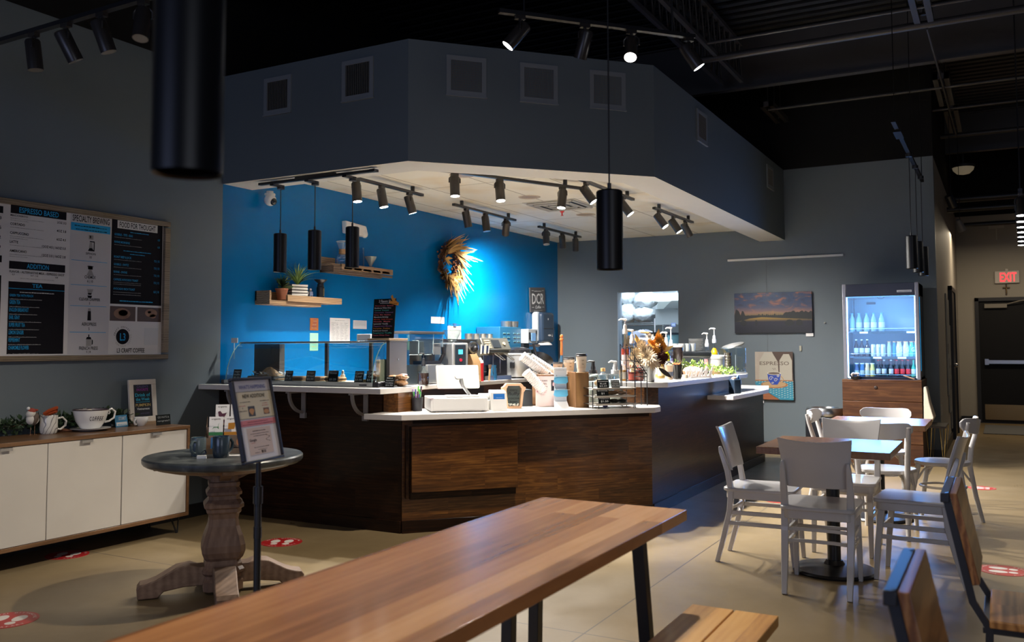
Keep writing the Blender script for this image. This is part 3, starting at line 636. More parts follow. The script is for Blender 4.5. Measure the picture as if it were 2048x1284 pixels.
# ------------------------------------------------------------------ sideboard
WAL = wood('walnut_veneer', (.1, .05, .022), (.17, .088, .042), (.24, .13, .065), .32, 'X', 1.5, .6, 3, .1, 2.2, .5)
t = thing('sideboard', 'long white-doored walnut sideboard on hairpin legs against the left wall', 'sideboard', (2.4, 5.18, 0))
LX = 2.185
b_ = MB().box(0, LX, 0, .43, .745, .77).box(0, LX, 0, .43, .125, .15).box(LX - .022, LX, 0, .43, .15, .745).box(0, .022, 0, .43, .15, .745).box(.02, LX - .02, .40, .42, .15, .745, )
b_.build('body', WAL, t, .002)
SW = PM('sideboard_white', (.62, .585, .53), .3)
for k, (x0, x1) in enumerate(((.024, .552), (.556, 1.086), (1.092, 1.618), (1.626, 2.16))):
    d_ = MB().box(x0, x1, .006, .024, .152, .742).build('door', SW, t, .0015)
    MB().box((x0 + x1) / 2 - .045, (x0 + x1) / 2 + .03, -.016, .006, .741, .7435).box((x0 + x1) / 2 - .045, (x0 + x1) / 2 + .03, -.016, -.013, .724, .7435).build('handle', PM('pale_metal_pull', (.5, .49, .47), .35, .6), d_)
for x, sg in ((.2, -1), (LX - .1, 1)):
    for y in (.07, .36):
        MB().tube([(x, y, .125), (x + sg * .05, y, .0), (x + sg * .06, y, .0), (x + sg * .07, y, .125)], .005, 6).tube([(x + sg * .03, y + (.05 if y < .2 else -.05), .125), (x + sg * .055, y, .003)], .005, 6).build('leg', BLACKM, t)


def leafy(mb, pts, n, r, ls, mi=0, flat=.35):
    """a trail of leaves round a path"""
    for k in range(n):
        q = random.random() * (len(pts) - 1); i = int(q); a = Vector(pts[i]).lerp(Vector(pts[min(i + 1, len(pts) - 1)]), q - i)
        d = Vector((random.gauss(0, 1), random.gauss(0, 1), random.gauss(0, .7) + .3)).normalized(); c_ = a + d * r * random.random()
        u = Vector((random.gauss(0, 1), random.gauss(0, 1), random.gauss(0, 1))).cross(d).normalized(); L_ = ls * random.uniform(.6, 1.2)
        mb.add([c_, c_ + (d + u * .55) * L_ * .5, c_ + d * L_, c_ + (d - u * .55) * L_ * .5], [(0, 1, 2), (0, 2, 3)], mi)
    return mb


g = MB(); path = [(3.1, 5.57, .825), (3.35, 5.57, .83), (3.6, 5.58, .835), (3.8, 5.58, .83), (4.0, 5.585, .84), (4.2, 5.58, .85), (4.38, 5.57, .83)]
leafy(g, path, 900, .045, .045); g.v = [(x, min(y, 5.635), max(z, .772)) for x, y, z in g.v]; g.tube(path, .006, 6, 1)
tag(g.build('leaf_garland', [PM('garland_leaf', (.035, .065, .03), .45, var=.5, vscale=40), PM('twig', (.06, .035, .02), .8)], smooth=0), 'dark green leaf garland lying along the back of the sideboard', 'garland')


def mug(t, r, h, mat, inner=None, hs=1, name='body', wall=.004, handle=True, prof=None):
    pr = prof or [(0, 0), (r * .8, 0), (r * .93, h * .06), (r, h * .25), (r, h * .96)]
    z1 = pr[-1][1]; mb = MB().lathe(pr + [(pr[-1][0] - wall * .5, h), (pr[-1][0] - wall, z1)], 36, close=False)
    mb.build(name, mat, t)
    ins = [(q[0] - wall, max(q[1], h * .07)) for q in pr[1:]] 
    MB().lathe([(0, h * .07)] + ins, 36, close=False).build('inside', inner or mat, t)
    if handle:
        hr = h * .3
        MB().tube([(r * .96 + 0, 0, h * .78), (r + hr * .6 * hs, 0, h * .84), (r + hr * 1.05 * hs, 0, h * .62), (r + hr * .95 * hs, 0, h * .38), (r + hr * .4 * hs, 0, h * .2), (r * .93, 0, h * .22)], [(.006 + h * .02, .005 + h * .02)] * 6, 8).build('handle', mat, t)


# giant coffee cup on saucer
zs = .77
t = thing('giant_coffee_cup', 'oversized white enamel cup lettered COFFEE with a dark rim', 'cup', (3.97, 5.45, zs + .016), radians(-20)); t.scale = (.8, .8, .85)
RIM = PM('dark_rim', (.03, .012, .02), .3)
prof = [(0, 0), (.075, .0), (.085, .01), (.118, .06), (.136, .12), (.141, .148)]
MB().lathe(prof + [(.136, .15)], 40, close=False).build('body', WHITECUP, t)
MB().lathe([(.141, .145), (.143, .15), (.136, .153), (.134, .147)], 40, close=False).build('rim', RIM, t)
MB().lathe([(.0, .118), (.128, .118), (.136, .15)], 40, close=False).build('inside', PM('cup_inside_grey', (.3, .27, .27), .4), t)
MB().tube([(.13, 0, .13), (.17, 0, .15), (.2, 0, .125), (.19, 0, .075), (.15, 0, .05), (.112, 0, .045)], .0085, 8).tube([(.14, 0, .145), (.155, 0, .12), (.145, 0, .105)], .006, 6).build('handle', WHITECUP, t)
MB().ball(-.02, -.03, .135, .03, .03, .02).build('marshmallow', PM('marshmallow', (.7, .62, .5), .8), t)
lt = MB()
for k, ch in enumerate('COFFEE'):
    an = radians(-106 + k * 8.5) ; lt_M = FR((.127 * cos(an), .127 * sin(an), .068), (-sin(an), cos(an), 0), (cos(an) * .3, sin(an) * .3, 1)); text(lt, ch, lt_M, .034, .014, 0, ext=.002, shear=.15)
lt.build('lettering', INK, t)
t = thing('saucer', 'wide white saucer under the oversized coffee cup', 'saucer', (3.97, 5.45, zs))
MB().lathe([(0, .0), (.07, .0), (.08, .005), (.128, .016), (.13, .019), (.08, .012), (0, .012)], 40).build('plate', WHITECUP, t)
# marbled mug with orange bow
t = thing('marbled_mug', 'white mug with grey marble swirls and a large loop handle', 'mug', (3.70, 5.50, zs), radians(-10))
m_, t_, b__ = nt('marble_swirl'); N = t_.nodes.new; tc = N('ShaderNodeTexCoord'); wv_ = N('ShaderNodeTexWave'); wv_.inputs['Scale'].default_value = 9; wv_.inputs['Distortion'].default_value = 22; wv_.inputs['Detail Scale'].default_value = .6
t_.links.new(tc.outputs['Object'], wv_.inputs['Vector']); t_.links.new(ramp(t_, wv_.outputs['Fac'], [(.0, (.62, .6, .55)), (.9, (.6, .58, .54)), (.97, (.2, .19, .18))]), b__.inputs['Base Color']); S(b__, 'Roughness', .25)
mug(t, .054, .122, m_, hs=1.5)
MB().tube([(-.03, 0, .13), (-.01, -.02, .15), (.04, -.01, .165), (.05, .01, .15), (.0, .03, .14)], [(.02, .012)] * 5, 6).tube([(-.02, .0, .12), (.02, -.03, .14), (.04, 0, .14)], [(.018, .01)] * 3, 6).build('ribbon', PM('orange_ribbon', (.35, .06, .015), .5), t)
# bird ornament
t = thing('bird_ornament', 'white and grey bird ornament wearing a red knit hat, on thin wire legs', 'ornament', (3.60, 5.52, zs))
MB().ball(.0, 0, .098, .042, .032, .036, 16, 10).ball(-.012, 0, .135, .03, .028, .027, 14, 8).build('body', PM('bird_white', (.58, .55, .5), .6), t)
MB().ball(-.03, -.014, .1, .024, .022, .04, 12, 8, M=Matrix.Rotation(.35, 4, 'Y')).build('wing', PM('bird_brown', (.09, .065, .05), .7), t)
MB().lathe([(.024, .0), (.025, .012), (.016, .022), (0, .03)], 16, M=Matrix.Translation((-.006, 0, .146)) @ Matrix.Rotation(-.3, 4, 'Y')).ball(-.03, 0, .172, .011, mi=1).ball(.02, 0, .158, .016, .018, .008, mi=0).build('hat', [PM('hat_red', (.3, .05, .03), .8), PM('bird_white2', (.7, .68, .66), .8)], t)
MB().lathe([(.008, 0), (0, .02)], 8, M=Matrix.Translation((.014, -.01, .135)) @ Matrix.Rotation(1.6, 4, 'Y')).build('beak', PM('beak_orange', (.4, .15, .03), .6), t)
for x in (-.012, .016): MB().tube([(x, 0, .0), (x, 0, .07)], .0018, 6).tube([(x - .01, -.01, .002), (x, 0, .002), (x + .01, -.01, .002)], .0015, 5).build('leg', PM('wire_rust', (.2, .1, .05), .5), t)
o = MB().tube([(3.80, 5.54, .779), (3.87, 5.50, .778)], .007, 8).tube([(3.80, 5.52, .79), (3.885, 5.53, .778)], .006, 8).build('cinnamon_sticks', PM('cinnamon', (.16, .06, .03), .8)); tag(o, 'pair of cinnamon sticks lying behind the marbled mug', 'cinnamon sticks')
# small white cup
t = thing('white_cup', 'small plain white cup with handle at left, before the chalk sign', 'cup', (4.385, 5.46, zs), radians(190))
mug(t, .05, .062, WHITECUP, prof=[(0, 0), (.025, 0), (.03, .006), (.044, .03), (.05, .058)], hs=.8)
# small blue card and small black sign
def sign(name, label, loc, rz, w, h, lean, mat, fn, fm, cat='sign', th=.004, stand=True):
    t = thing(name, label, cat, loc, rz); M = Matrix.Rotation(-lean, 4, 'X')
    MB().box(-w / 2, w / 2, 0, th, 0, h, M=M).build('board', mat, t)
    if stand: MB().box(-w * .3, w * .3, 0, h * .45, 0, .003).build('foot', mat, t)
    p = MB(); fn(p, M @ FR((0, -.0006, 0), (1, 0, 0), (0, 0, 1))); p.build('lettering', fm, t, smooth=0); return t
def f(p, M): text(p, 'START', M @ Matrix.Translation((.01, .05, 0)), .022, .07, 0, shear=.2); rect(p, M, -.05, .05, .01, .035, .0003, 0); scribble(p, M, -.04, .04, .015, .012, 1, z=.0006)
sign('blue_card', 'small blue card lettered in white leaning beside the oversized cup', (4.26, 5.5, zs), radians(8), .115, .085, .2, PM('card_blue', (.03, .18, .34), .5), f, [WINK, CYAN])
def f(p, M): text(p, 'GO NUTS &', M @ Matrix.Translation((0, .05, 0)), .014, .1, 0); text(p, 'congrats!!', M @ Matrix.Translation((0, .025, 0)), .012, .11, 0)
sign('chalk_card', 'small black chalk card in front of the white-framed chalkboard', (4.51, 5.37, zs), 0, .125, .075, .12, CHALK, f, [PM('chalk_dim', (.25, .26, .26), .8)])
# framed drink of the week board
t = thing('framed_chalkboard', 'white-framed chalkboard announcing the drink of the week', 'chalkboard', (4.475, 5.535, zs + .02))
Ml = Matrix.Rotation(-.1, 4, 'X'); wd, ht = .235, .31; e = .038
b_ = MB()
for q in ((-wd / 2, wd / 2, 0, e), (-wd / 2, wd / 2, ht - e, ht), (-wd / 2, -wd / 2 + e, e, ht - e), (wd / 2 - e, wd / 2, e, ht - e)): b_.box(q[0], q[1], 0, .018, q[2], q[3], M=Ml)
b_.build('frame', PM('whitewashed_wood', (.55, .5, .44), .6, var=.15), t, .002)
MB().box(-wd / 2 + e, wd / 2 - e, .006, .012, e, ht - e, M=Ml).build('slate', PM('slate_black', (.008, .01, .018), .5), t)
MB().box(-.1, .1, -.03, .06, -.02, -.0).tube([(-.08, .015, 0), (-.08, .1, -.018)], .005).build('easel', PM('easel_wood', (.3, .2, .12), .6), t)
p = MB(); M = Ml @ FR((0, .0055, 0), (1, 0, 0), (0, 0, 1))
for (s, y, h_, w_, mi) in (('GALEN\'S', .25, .016, .1, 3), ('FAVORITE', .226, .018, .1, 0), ('Drink of', .185, .024, .13, 1), ('the Week', .155, .022, .12, 1), ('PUMPKIN', .113, .02, .13, 2), ('Vietnamese', .088, .016, .11, 4)): text(p, s, M @ Matrix.Translation((0, y, 0)), h_, w_, mi)
rect(p, M, -.06, .06, .143, .146, .0004, 1); scribble(p, M, -.05, .05, .06, .008, 3)
p.build('lettering', [PM('chalk_magenta', (.3, .03, .3), .7), PM('chalk_cyan', (.02, .4, .6), .7), PM('chalk_orange', (.5, .35, .12), .7), PM('chalk_purple', (.1, .08, .2), .7), WINK], t, smooth=0)
# ------------------------------------------------------------------ round pedestal table
TW = wood('weathered_pine', (.1, .055, .035), (.19, .115, .075), (.28, .18, .12), .55, 'Z', 1.0, .5, 4, .05, 1, .1, .05)
m, tt_, b = nt('stone_top'); N = tt_.nodes.new; tc = N('ShaderNodeTexCoord'); n_ = N('ShaderNodeTexNoise'); n_.inputs['Scale'].default_value = 5; n_.inputs['Detail'].default_value = 8; n_.inputs['Distortion'].default_value = 1.2
tt_.links.new(tc.outputs['Object'], n_.inputs['Vector']); tt_.links.new(ramp(tt_, n_.outputs['Fac'], [(.35, (.03, .036, .04)), (.55, (.075, .085, .088)), (.63, (.16, .17, .165)), (.68, (.07, .08, .085))]), b.inputs['Base Color']); S(b, 'Roughness', .32)
t = thing('round_table', 'round grey stone-topped table on a chunky turned wooden pedestal', 'table', (3.595, 3.79, 0), 0)
MB().lathe([(0, .695), (.405, .695), (.418, .703), (.425, .715), (.425, .732), (.418, .74), (0, .74)], 64).build('tabletop', m, t)
MB().lathe([(0, .665), (.3, .665), (.36, .68), (.385, .695), (0, .695)], 48).build('underframe', TW, t)
RT = atan2(.46, -.70) - pi / 2
ped = MB(); prof = [(.075, .665), (.075, .6), (.088, .596), (.088, .575), (.08, .57), (.1, .545), (.1, .53), (.088, .525), (.088, .505), (.112, .48), (.112, .462), (.098, .455), (.098, .437), (.088, .425), (.082, .40), (.088, .36), (.108, .31), (.122, .26), (.122, .225), (.11, .195), (.095, .178), (.105, .16), (.105, .145), (.118, .13), (.118, .115), (.1, .1), (.1, .085), (.112, .07), (.112, .02), (0, .02)]
def sqlathe(mb, prof, M, mi=0):
    q = 1.12; vs_ = []; fs = []; c_ = .25
    for r, z in prof:
        for sx, sy in ((1, -1 + c_), (1, 1 - c_), (1 - c_, 1), (-1 + c_, 1), (-1, 1 - c_), (-1, -1 + c_), (-1 + c_, -1), (1 - c_, -1)): vs_.append((r * .92 * sx, r * .92 * sy, z))
    for k in range(len(prof) - 1):
        for i in range(8): j = (i + 1) % 8; fs.append((k * 8 + j, k * 8 + i, (k + 1) * 8 + i, (k + 1) * 8 + j))
    mb.add(vs_, fs, mi, M)
sqlathe(ped, prof, Matrix.Rotation(radians(-40), 4, 'Z')); ped.build('pedestal', TW, t, .0025, smooth=0)
for k in range(4):
    a = radians(-40 + 90 * k); M = Matrix.Rotation(a, 4, 'Z') @ FR((0, 0, 0), (1, 0, 0), (0, 0, 1))
    MB().prism([(.06, .05), (.06, .15), (.13, .15), (.17, .165), (.24, .155), (.34, .10), (.385, .085), (.42, .08), (.435, .06), (.43, .005), (.33, .005), (.3, .035), (.2, .05)], -.058, .058, M=M).build('foot', wood('weathered_pine_flat', (.1, .055, .035), (.2, .125, .08), (.3, .2, .135), .55, 'X', 1.0, .5, 4, .05, 1, .15, .05), t, .006)
for k in range(4):
    a = radians(-40 + 90 * k); M = Matrix.Rotation(a, 4, 'Z') @ FR((0, 0, 0), (1, 0, 0), (0, 0, 1))
    MB().prism([(.06, .6), (.06, .695), (.38, .695), (.36, .67), (.28, .672), (.2, .66), (.13, .63)], -.03, .03, M=M).build('bracket', MATS['weathered_pine_flat'], t, .003)
zt = .74
NAVY = PM('mug_navy_glaze', (.025, .04, .055), .3, coat=.4); TEAL = PM('mug_blue_glaze', (.0, .1, .22), .2, coat=.4)
for (x, y, rz, s, lab, mt) in ((3.475, 3.86, radians(200), .95, 'grey-blue mug with bright blue inside, left of the pair on the round table', PM('mug_grey_glaze', (.09, .12, .13), .3, coat=.4)), (3.50, 3.715, radians(5), 1.05, 'dark navy mug with bright blue inside, in front on the round table', NAVY)):
    t = thing('mug', lab, 'mug', (x, y, zt), rz, None); t.scale = (s, s, s); mug(t, .042, .108, mt, TEAL, hs=1.3)
t = thing('tea_bag_tag', 'tiny white block with a dark ribbon beside the navy mug', 'tag', (3.405, 3.755, zt), radians(-50))
MB().box(-.025, .025, -.012, .012, 0, .018).build('block', WHITE, t, .002)
MB().tube([(-.005, 0, .018), (.0, -.005, .035), (.015, 0, .045), (.02, .005, .03), (.005, 0, .02)], [(.006, .002)] * 5, 6).build('ribbon', PM('ribbon_navy', (.02, .03, .06), .6), t)
tag(MB().box(-.05, .05, -.03, .03, 0, .0015).build('paper_card', PAPER), 'small blank white card lying before the leaflet rack', 'card'); o = bpy.data.objects['paper_card']; o.location = (3.60, 3.70, zt); o.rotation_euler = (0, 0, radians(-45))
# leaflet rack, three tiers
rk = thing('leaflet_rack', 'stepped clear rack holding rows of colourful tea sample leaflets', 'leaflet rack', (3.705, 3.81, zt), radians(-47))
g = MB(); 
for k in range(3): g.box(-.17, .17, -.064 + .06 * k, -.061 + .06 * k, .0, .03 + .055 * k)
g.box(-.17, .17, -.06, .14, 0, .004)
for sx in (-.17, .167): g.add([(sx, -.06, 0), (sx, .14, 0), (sx, .14, .2), (sx, -.06, .04)], [(0, 1, 2, 3)])
g.build('rack_body', PM('rack_kraft', (.3, .2, .13), .5), rk, smooth=0)
icons = [((.12, .02, .05), 'hen'), ((.02, .1, .05), 'oval'), ((.02, .1, .4), 'bird'), ((.02, .2, .08), 'deer'), ((.5, .2, .01), 'block'), ((.0, .2, .45), 'chair'), ((.0, .25, .2), 'leaf')]
def leaflet(k, x, y, z, colr, label, hh=.12, full=False):
    t = thing('leaflet', label, 'leaflet', (0, 0, 0), 0, 'tea leaflets in the stepped rack'); t.matrix_world = Matrix.Translation(rk.location) @ Matrix.Rotation(radians(-47), 4, 'Z') @ Matrix.Translation((x, y, z)) @ Matrix.Rotation(radians(-14), 4, 'X')
    CM = PM('leaflet_ink_%d' % k, colr, .6)
    n = 6; pts = [(-.004 - .012 * (1 - cos(q / n * 1.3)) , hh * q / n) for q in range(n + 1)]
    mb = MB()
    for q in range(n):
        a, b_ = pts[q], pts[q + 1]
        mb.add([(-.038, -a[0], a[1]), (.038, -a[0], a[1]), (.038, -b_[0], b_[1]), (-.038, -b_[0], b_[1])], [(0, 1, 2, 3)])
    mb.build('card', CM if full else PAPER, t)
    p = MB(); M = FR((0, .002, 0), (1, 0, 0), (0, -.07, 1))
    if not full:
        rect(p, M, -.038, .038, .012, .03, .002, 0); rect(p, M, -.038, .038, .0, .01, .002, 2); text(p, 'Numi' if 0 else 'organic', M @ Matrix.Translation((0, hh - .02, .003)), .009, .05, 1)
        sh = {0: [(-.02, .05), (-.005, .042), (.012, .046), (.025, .07), (.012, .066), (0, .064), (-.012, .08), (-.024, .075)], 1: [(-.02, .05), (.0, .055), (.024, .078), (.0, .075), (-.02, .062)], 2: [(-.02, .05), (.02, .05), (.018, .07), (0, .08), (-.015, .066)], 3: [(-.02, .045), (-.012, .06), (.01, .06), (.02, .085), (.012, .07), (.016, .045), (.006, .056), (-.01, .055)], 4: [(-.018, .045), (.015, .045), (.02, .06), (.02, .082), (-.016, .08)], 5: [(-.022, .045), (-.01, .06), (.01, .06), (.02, .045), (.014, .07), (.01, .085), (-.012, .085), (-.014, .065)]}[k % 6]
        p.add([(x_, y_ , .003) for x_, y_ in sh], [tuple(range(len(sh)))], 0, M)
    else:
        p.add([(.01 * cos(q) + .01, .02 * sin(q) + .06, .002) for q in [i * pi / 6 for i in range(12)]], [tuple(range(12))], 3, M); rect(p, M, -.03, .02, .02, .03, .002, 1)
    p.build('print', [CM, INK, PM('leaflet_kraft', (.25, .15, .09), .6), PM('leaflet_skin', (.5, .2, .08), .6)], t, smooth=0)
kinds = [('hen', (.1, .02, .045)), ('green oval', (.03, .12, .06)), ('blue bird', (.02, .1, .4)), ('green deer', (.03, .2, .06)), ('orange block', (.55, .22, .01)), ('blue chair', (.0, .2, .45)), ('brown bear', (.15, .08, .04)), ('teal seated figure', (.0, .2, .16))]
for k in range(3): leaflet(k, -.085 + .083 * k, .07, .15, kinds[k][1], 'white leaflet printed with a ' + kinds[k][0] + ', upper row of the rack')
for k in range(3): leaflet(3 + k, -.115 + .083 * k, .01, .085, kinds[3 + k][1], 'white leaflet printed with a ' + ('green deer', 'orange block', 'blue chair')[k] + ', middle row of the rack')
leaflet(6, .10, -.055, .004, kinds[7][1], 'teal leaflet at the front right of the rack, behind the sign stand', .12, True)
leaflet(7, .0, -.055, .004, (.12, .08, .06), 'tan and blue leaflet in the bottom row of the rack behind the navy mug', .1, True)
leaflet(8, -.1, -.055, .004, (.02, .12, .35), 'deep blue leaflet in the bottom row of the rack at left', .09, True)

# ------------------------------------------------------------------ sign on a pole
t = thing('sign_stand', 'black pole sign stand with a tilted framed poster reading WHAT\'S HAPPENING', 'sign stand', (2.36, 2.32, 0), radians(10))
MB().lathe([(0, 0), (.14, 0), (.15, .008), (.13, .018), (.02, .028), (0, .03)], 36).build('base', BLACKM, t)
MB().cyl(0, 0, .02, .82, .0125, n=20).cyl(0, 0, .78, .84, .0165, n=20).cyl(0, 0, .66, .70, .0145, n=20).cyl(0, 0, .82, 1.05, .0095, n=20).build('pole', BLACKM, t)
Ml = Matrix.Translation((-.015, -.03, .93)) @ Matrix.Rotation(radians(-12), 4, 'X'); w_, h_ = .236, .30
b_ = MB(); e = .011
for q in ((-w_ / 2, w_ / 2, 0, e), (-w_ / 2, w_ / 2, h_ - e, h_), (-w_ / 2, -w_ / 2 + e, e, h_ - e), (w_ / 2 - e, w_ / 2, e, h_ - e)): b_.box(q[0], q[1], -.012, .006, q[2], q[3], M=Ml)
b_.box(-w_ / 2 + .004, w_ / 2 - .004, .002, .008, .004, h_ - .004, M=Ml)
b_.build('frame', PM('sign_frame_black', (.012, .012, .02), .4), t, .004)
MB().box(-w_ / 2 + e, w_ / 2 - e, -.004, .001, e, h_ - e, M=Ml).build('poster', PM('poster_white', (.7, .68, .72), .35), t)
p = MB(); M = Ml @ FR((0, -.0045, 0), (1, 0, 0), (0, 0, 1)); q = w_ / 2 - e
rect(p, M, -q, q, .155, .25, .0002, 2); rect(p, M, -q, q, .129, .15, .0002, 3); rect(p, M, -.072, .068, .028, .122, .0002, 4)
for y in (.25, .155): rect(p, M, -q, q, y - .0006, y + .0006, .0004, 0)
text(p, "WHAT'S HAPPENING", M @ Matrix.Translation((0, .26, 0)), .013, .155, 1); text(p, 'NEW ADDITION!', M @ Matrix.Translation((0, .228, .0003)), .013, .13, 0)
for (s, x, y, hh, ww, mi) in (('HOT WRAP', -.055, .213, .005, .06, 0), ('MEATBALL', .06, .213, .005, .055, 0), ('PINK BEAN', .06, .204, .005, .03, 5), ('CROISSANT', .06, .196, .005, .04, 5), ('BURRITO', -.075, .2, .005, .04, 5), ('&', -.075, .191, .005, None, 0), ('CHORIZO', -.075, .182, .005, .045, 0)): text(p, s, M @ Matrix.Translation((x, y, .0003)), hh, ww, mi) if s in ('&',) else scribble(p, M, x - (ww or .01) / 2, x + (ww or .01) / 2, y, hh, mi, z=.0005)
rect(p, M, -.045, -.005, .162, .198, .0004, 6); rect(p, M, .045, .08, .165, .188, .0004, 7); p.add([(.062 + .016 * cos(k * pi / 6), .175 + .008 * sin(k * pi / 6), .0008) for k in range(12)], [tuple(range(12))], 8, M); p.add([(-.025 + .013 * cos(k * pi / 6) + .004 * sin(k), .178 + .012 * sin(k * pi / 6), .0008) for k in range(12)], [tuple(range(12))], 8, M)
scribble(p, M, -.06, .06, .142, .004, 0, z=.0005); scribble(p, M, -.09, .09, .134, .004, 0, z=.0005)
text(p, 'HOW IS MY TRAINING', M @ Matrix.Translation((0, .109, .0004)), .006, .08, 0) if 0 else scribble(p, M, -.04, .04, .109, .006, 0, z=.0005)
scribble(p, M, -.055, .055, .1, .004, 0, z=.0005); scribble(p, M, -.04, .04, .092, .004, 0, z=.0005)
text(p, 'Google', M @ Matrix.Translation((-.045, .075, .0004)), .009, .04, 0); scribble(p, M, -.06, -.035, .068, .004, 5, z=.0005)
scribble(p, M, -.045, .045, .052, .004, 0, z=.0005); scribble(p, M, -.025, .03, .044, .003, 0, z=.0005); scribble(p, M, -.045, -.015, .034, .004, 0, z=.0005)
rect(p, M, .008, .02, .032, .041, .0005, 0); rect(p, M, .01, .018, .0335, .0395, .0007, 4)
rect(p, M, -.006, .005, .032, .041, .0005, 0)
text(p, 'f', M @ Matrix.Translation((-.0005, .033, .0008)), .0065, None, 4); p.add([(.014 + .0025 * cos(k * pi / 4), .0365 + .0025 * sin(k * pi / 4), .0009) for k in range(8)], [tuple(range(8))], 0, M)
for k in range(10): p.add([(.042 + .012 * cos(k * .9) , .068 + k * .0025, .0006), (.045 + .012 * cos(k * .9), .068 + k * .0025, .0006), (.045 + .012 * cos(k * .9 + .9), .0705 + k * .0025, .0006), (.042 + .012 * cos(k * .9 + .9), .0705 + k * .0025, .0006)], [(0, 1, 2, 3)], 0, M)
p.build('print', [INK, PM('sign_blue_ink', (.12, .14, .4), .6), PM('sign_cream', (.62, .56, .42), .5), PM('sign_pink', (.62, .2, .22), .5), PM('sign_blush', (.6, .48, .44), .5), PM('sign_red_ink', (.5, .1, .08), .6), PM('sign_photo_dark', (.06, .06, .06), .5), PM('sign_photo_brown', (.15, .07, .04), .5), PM('sign_photo_food', (.5, .25, .09), .5)], t, smooth=0)

# ------------------------------------------------------------------ long table in front, and bench
TT = wood('table_cherry', (.22, .09, .035), (.44, .2, .08), (.62, .34, .16), .25, 'X', .8, .082, 5, .15, 1.4, .08, .5)
t = thing('long_table', 'long plank-topped reddish wooden table running out of the bottom of view', 'table', (0, 0, 0))
MB().box(.4, 3.115, 1.0, 1.575, .712, .75).build('tabletop', TT, t, .002)
def leg(x, y, x1, y1, par, ztop=.712, r=.02):
    MB().add([(x - r, y - r, ztop), (x + r, y - r, ztop), (x + r, y + r, ztop), (x - r, y + r, ztop), (x1 - r, y1 - r, 0), (x1 + r, y1 - r, 0), (x1 + r, y1 + r, 0), (x1 - r, y1 + r, 0)], [(3, 2, 1, 0), (4, 5, 6, 7), (0, 1, 5, 4), (1, 2, 6, 5), (2, 3, 7, 6), (3, 0, 4, 7)]).build('leg', BLACKM, par, .002)
leg(2.79, 1.06, 2.87, 1.04, t); leg(2.92, 1.5, 2.95, 1.53, t); leg(2.72, 1.5, 2.73, 1.52, t); leg(.6, 1.06, .55, 1.04, t); leg(.6, 1.5, .55, 1.53, t); leg(2.6, 1.06, 2.55, 1.04, t) if 0 else None
MB().box(.58, 2.95, 1.26, 1.3, .68, .712).box(2.70, 2.95, 1.04, 1.53, .695, .712).box(.56, .62, 1.04, 1.53, .69, .712).build('frame', BLACKM, t)
BW = wood('bench_oak', (.36, .16, .045), (.6, .31, .09), (.74, .45, .16), .4, 'X', 1, .145, 2, .1, 1.6, .12)
t = thing('bench', 'low two-plank wooden bench on black legs beside the long table', 'bench', (0, 0, 0))
for y in (.665, .812): MB().box(.9, 3.02, y, y + .142, .415, .45).build('plank', BW, t, .003)
MB().box(2.6, 2.64, .69, .93, .39, .415).box(1.2, 1.24, .69, .93, .39, .415).build('frame', BLACKM, t)
for x in (2.62, 1.22):
    for y in (.71, .91): leg(x, y, x, y, t, .39, .018)

# ------------------------------------------------------------------ metal and wood chairs at right foreground (backs seen edge-on)
PANEL = wood('chair_panel_wood', (.07, .025, .012), (.17, .068, .024), (.3, .14, .05), .35, 'X', 1.2, .12, 2, .1); SEATW = wood('chair_seat_wood', (.2, .085, .025), (.36, .17, .055), (.5, .27, .1), .4, 'X', 1, .11, 2, .1)
def metal_chair(label, x, y, z0=.85, rz=0, w=.43):
    """local: faces -y, back at +y, leaning"""
    t = thing('metal_frame_chair', label, 'chair', (x, y, 0), rz, None)
    lean = .13
    def yb(z): return .2 + (z - .45) * lean * 1.6
    MB().add([(-w / 2, yb(.56), .56), (w / 2, yb(.56), .56), (w / 2, yb(z0), z0), (-w / 2, yb(z0), z0), (-w / 2, yb(.56) + .022, .555), (w / 2, yb(.56) + .022, .555), (w / 2, yb(z0) + .022, z0), (-w / 2, yb(z0) + .022, z0)], [(0, 1, 2, 3), (7, 6, 5, 4), (0, 4, 5, 1), (1, 5, 6, 2), (2, 6, 7, 3), (3, 7, 4, 0)]).build('backrest', PANEL, t, .002)
    for sx in (-1, 1):
        xx = sx * (w / 2 - .015)
        MB().tube([(xx, yb(z0) + .036, z0), (xx, yb(.5) + .036, .5), (xx, .2, .42), (xx, .22, .0)], [(.016, .012)] * 4, 4, sq=True).build('leg', BLACKM, t)
        MB().tube([(xx, -.2, .42), (xx, -.22, 0)], .015, 4, sq=True).build('leg', BLACKM, t)
    MB().box(-w / 2, w / 2, yb(z0) + .024, yb(z0) + .05, z0 - .03, z0).build('top_bar', BLACKM, t, .002); MB().box(-w / 2 + .01, w / 2 - .01, -.21, .22, .405, .425).build('seat_frame', BLACKM, t, .002)
    MB().box(-w / 2, w / 2, -.23, .2, .425, .45).build('seat', SEATW, t, .004)
metal_chair('wood-panelled black metal chair nearest the camera at lower right, its top edge catching blue light', 2.15, -.11, .845)
metal_chair('wood-panelled black metal chair behind the nearest one, cut off by the right edge', 3.50, -.14, .845)

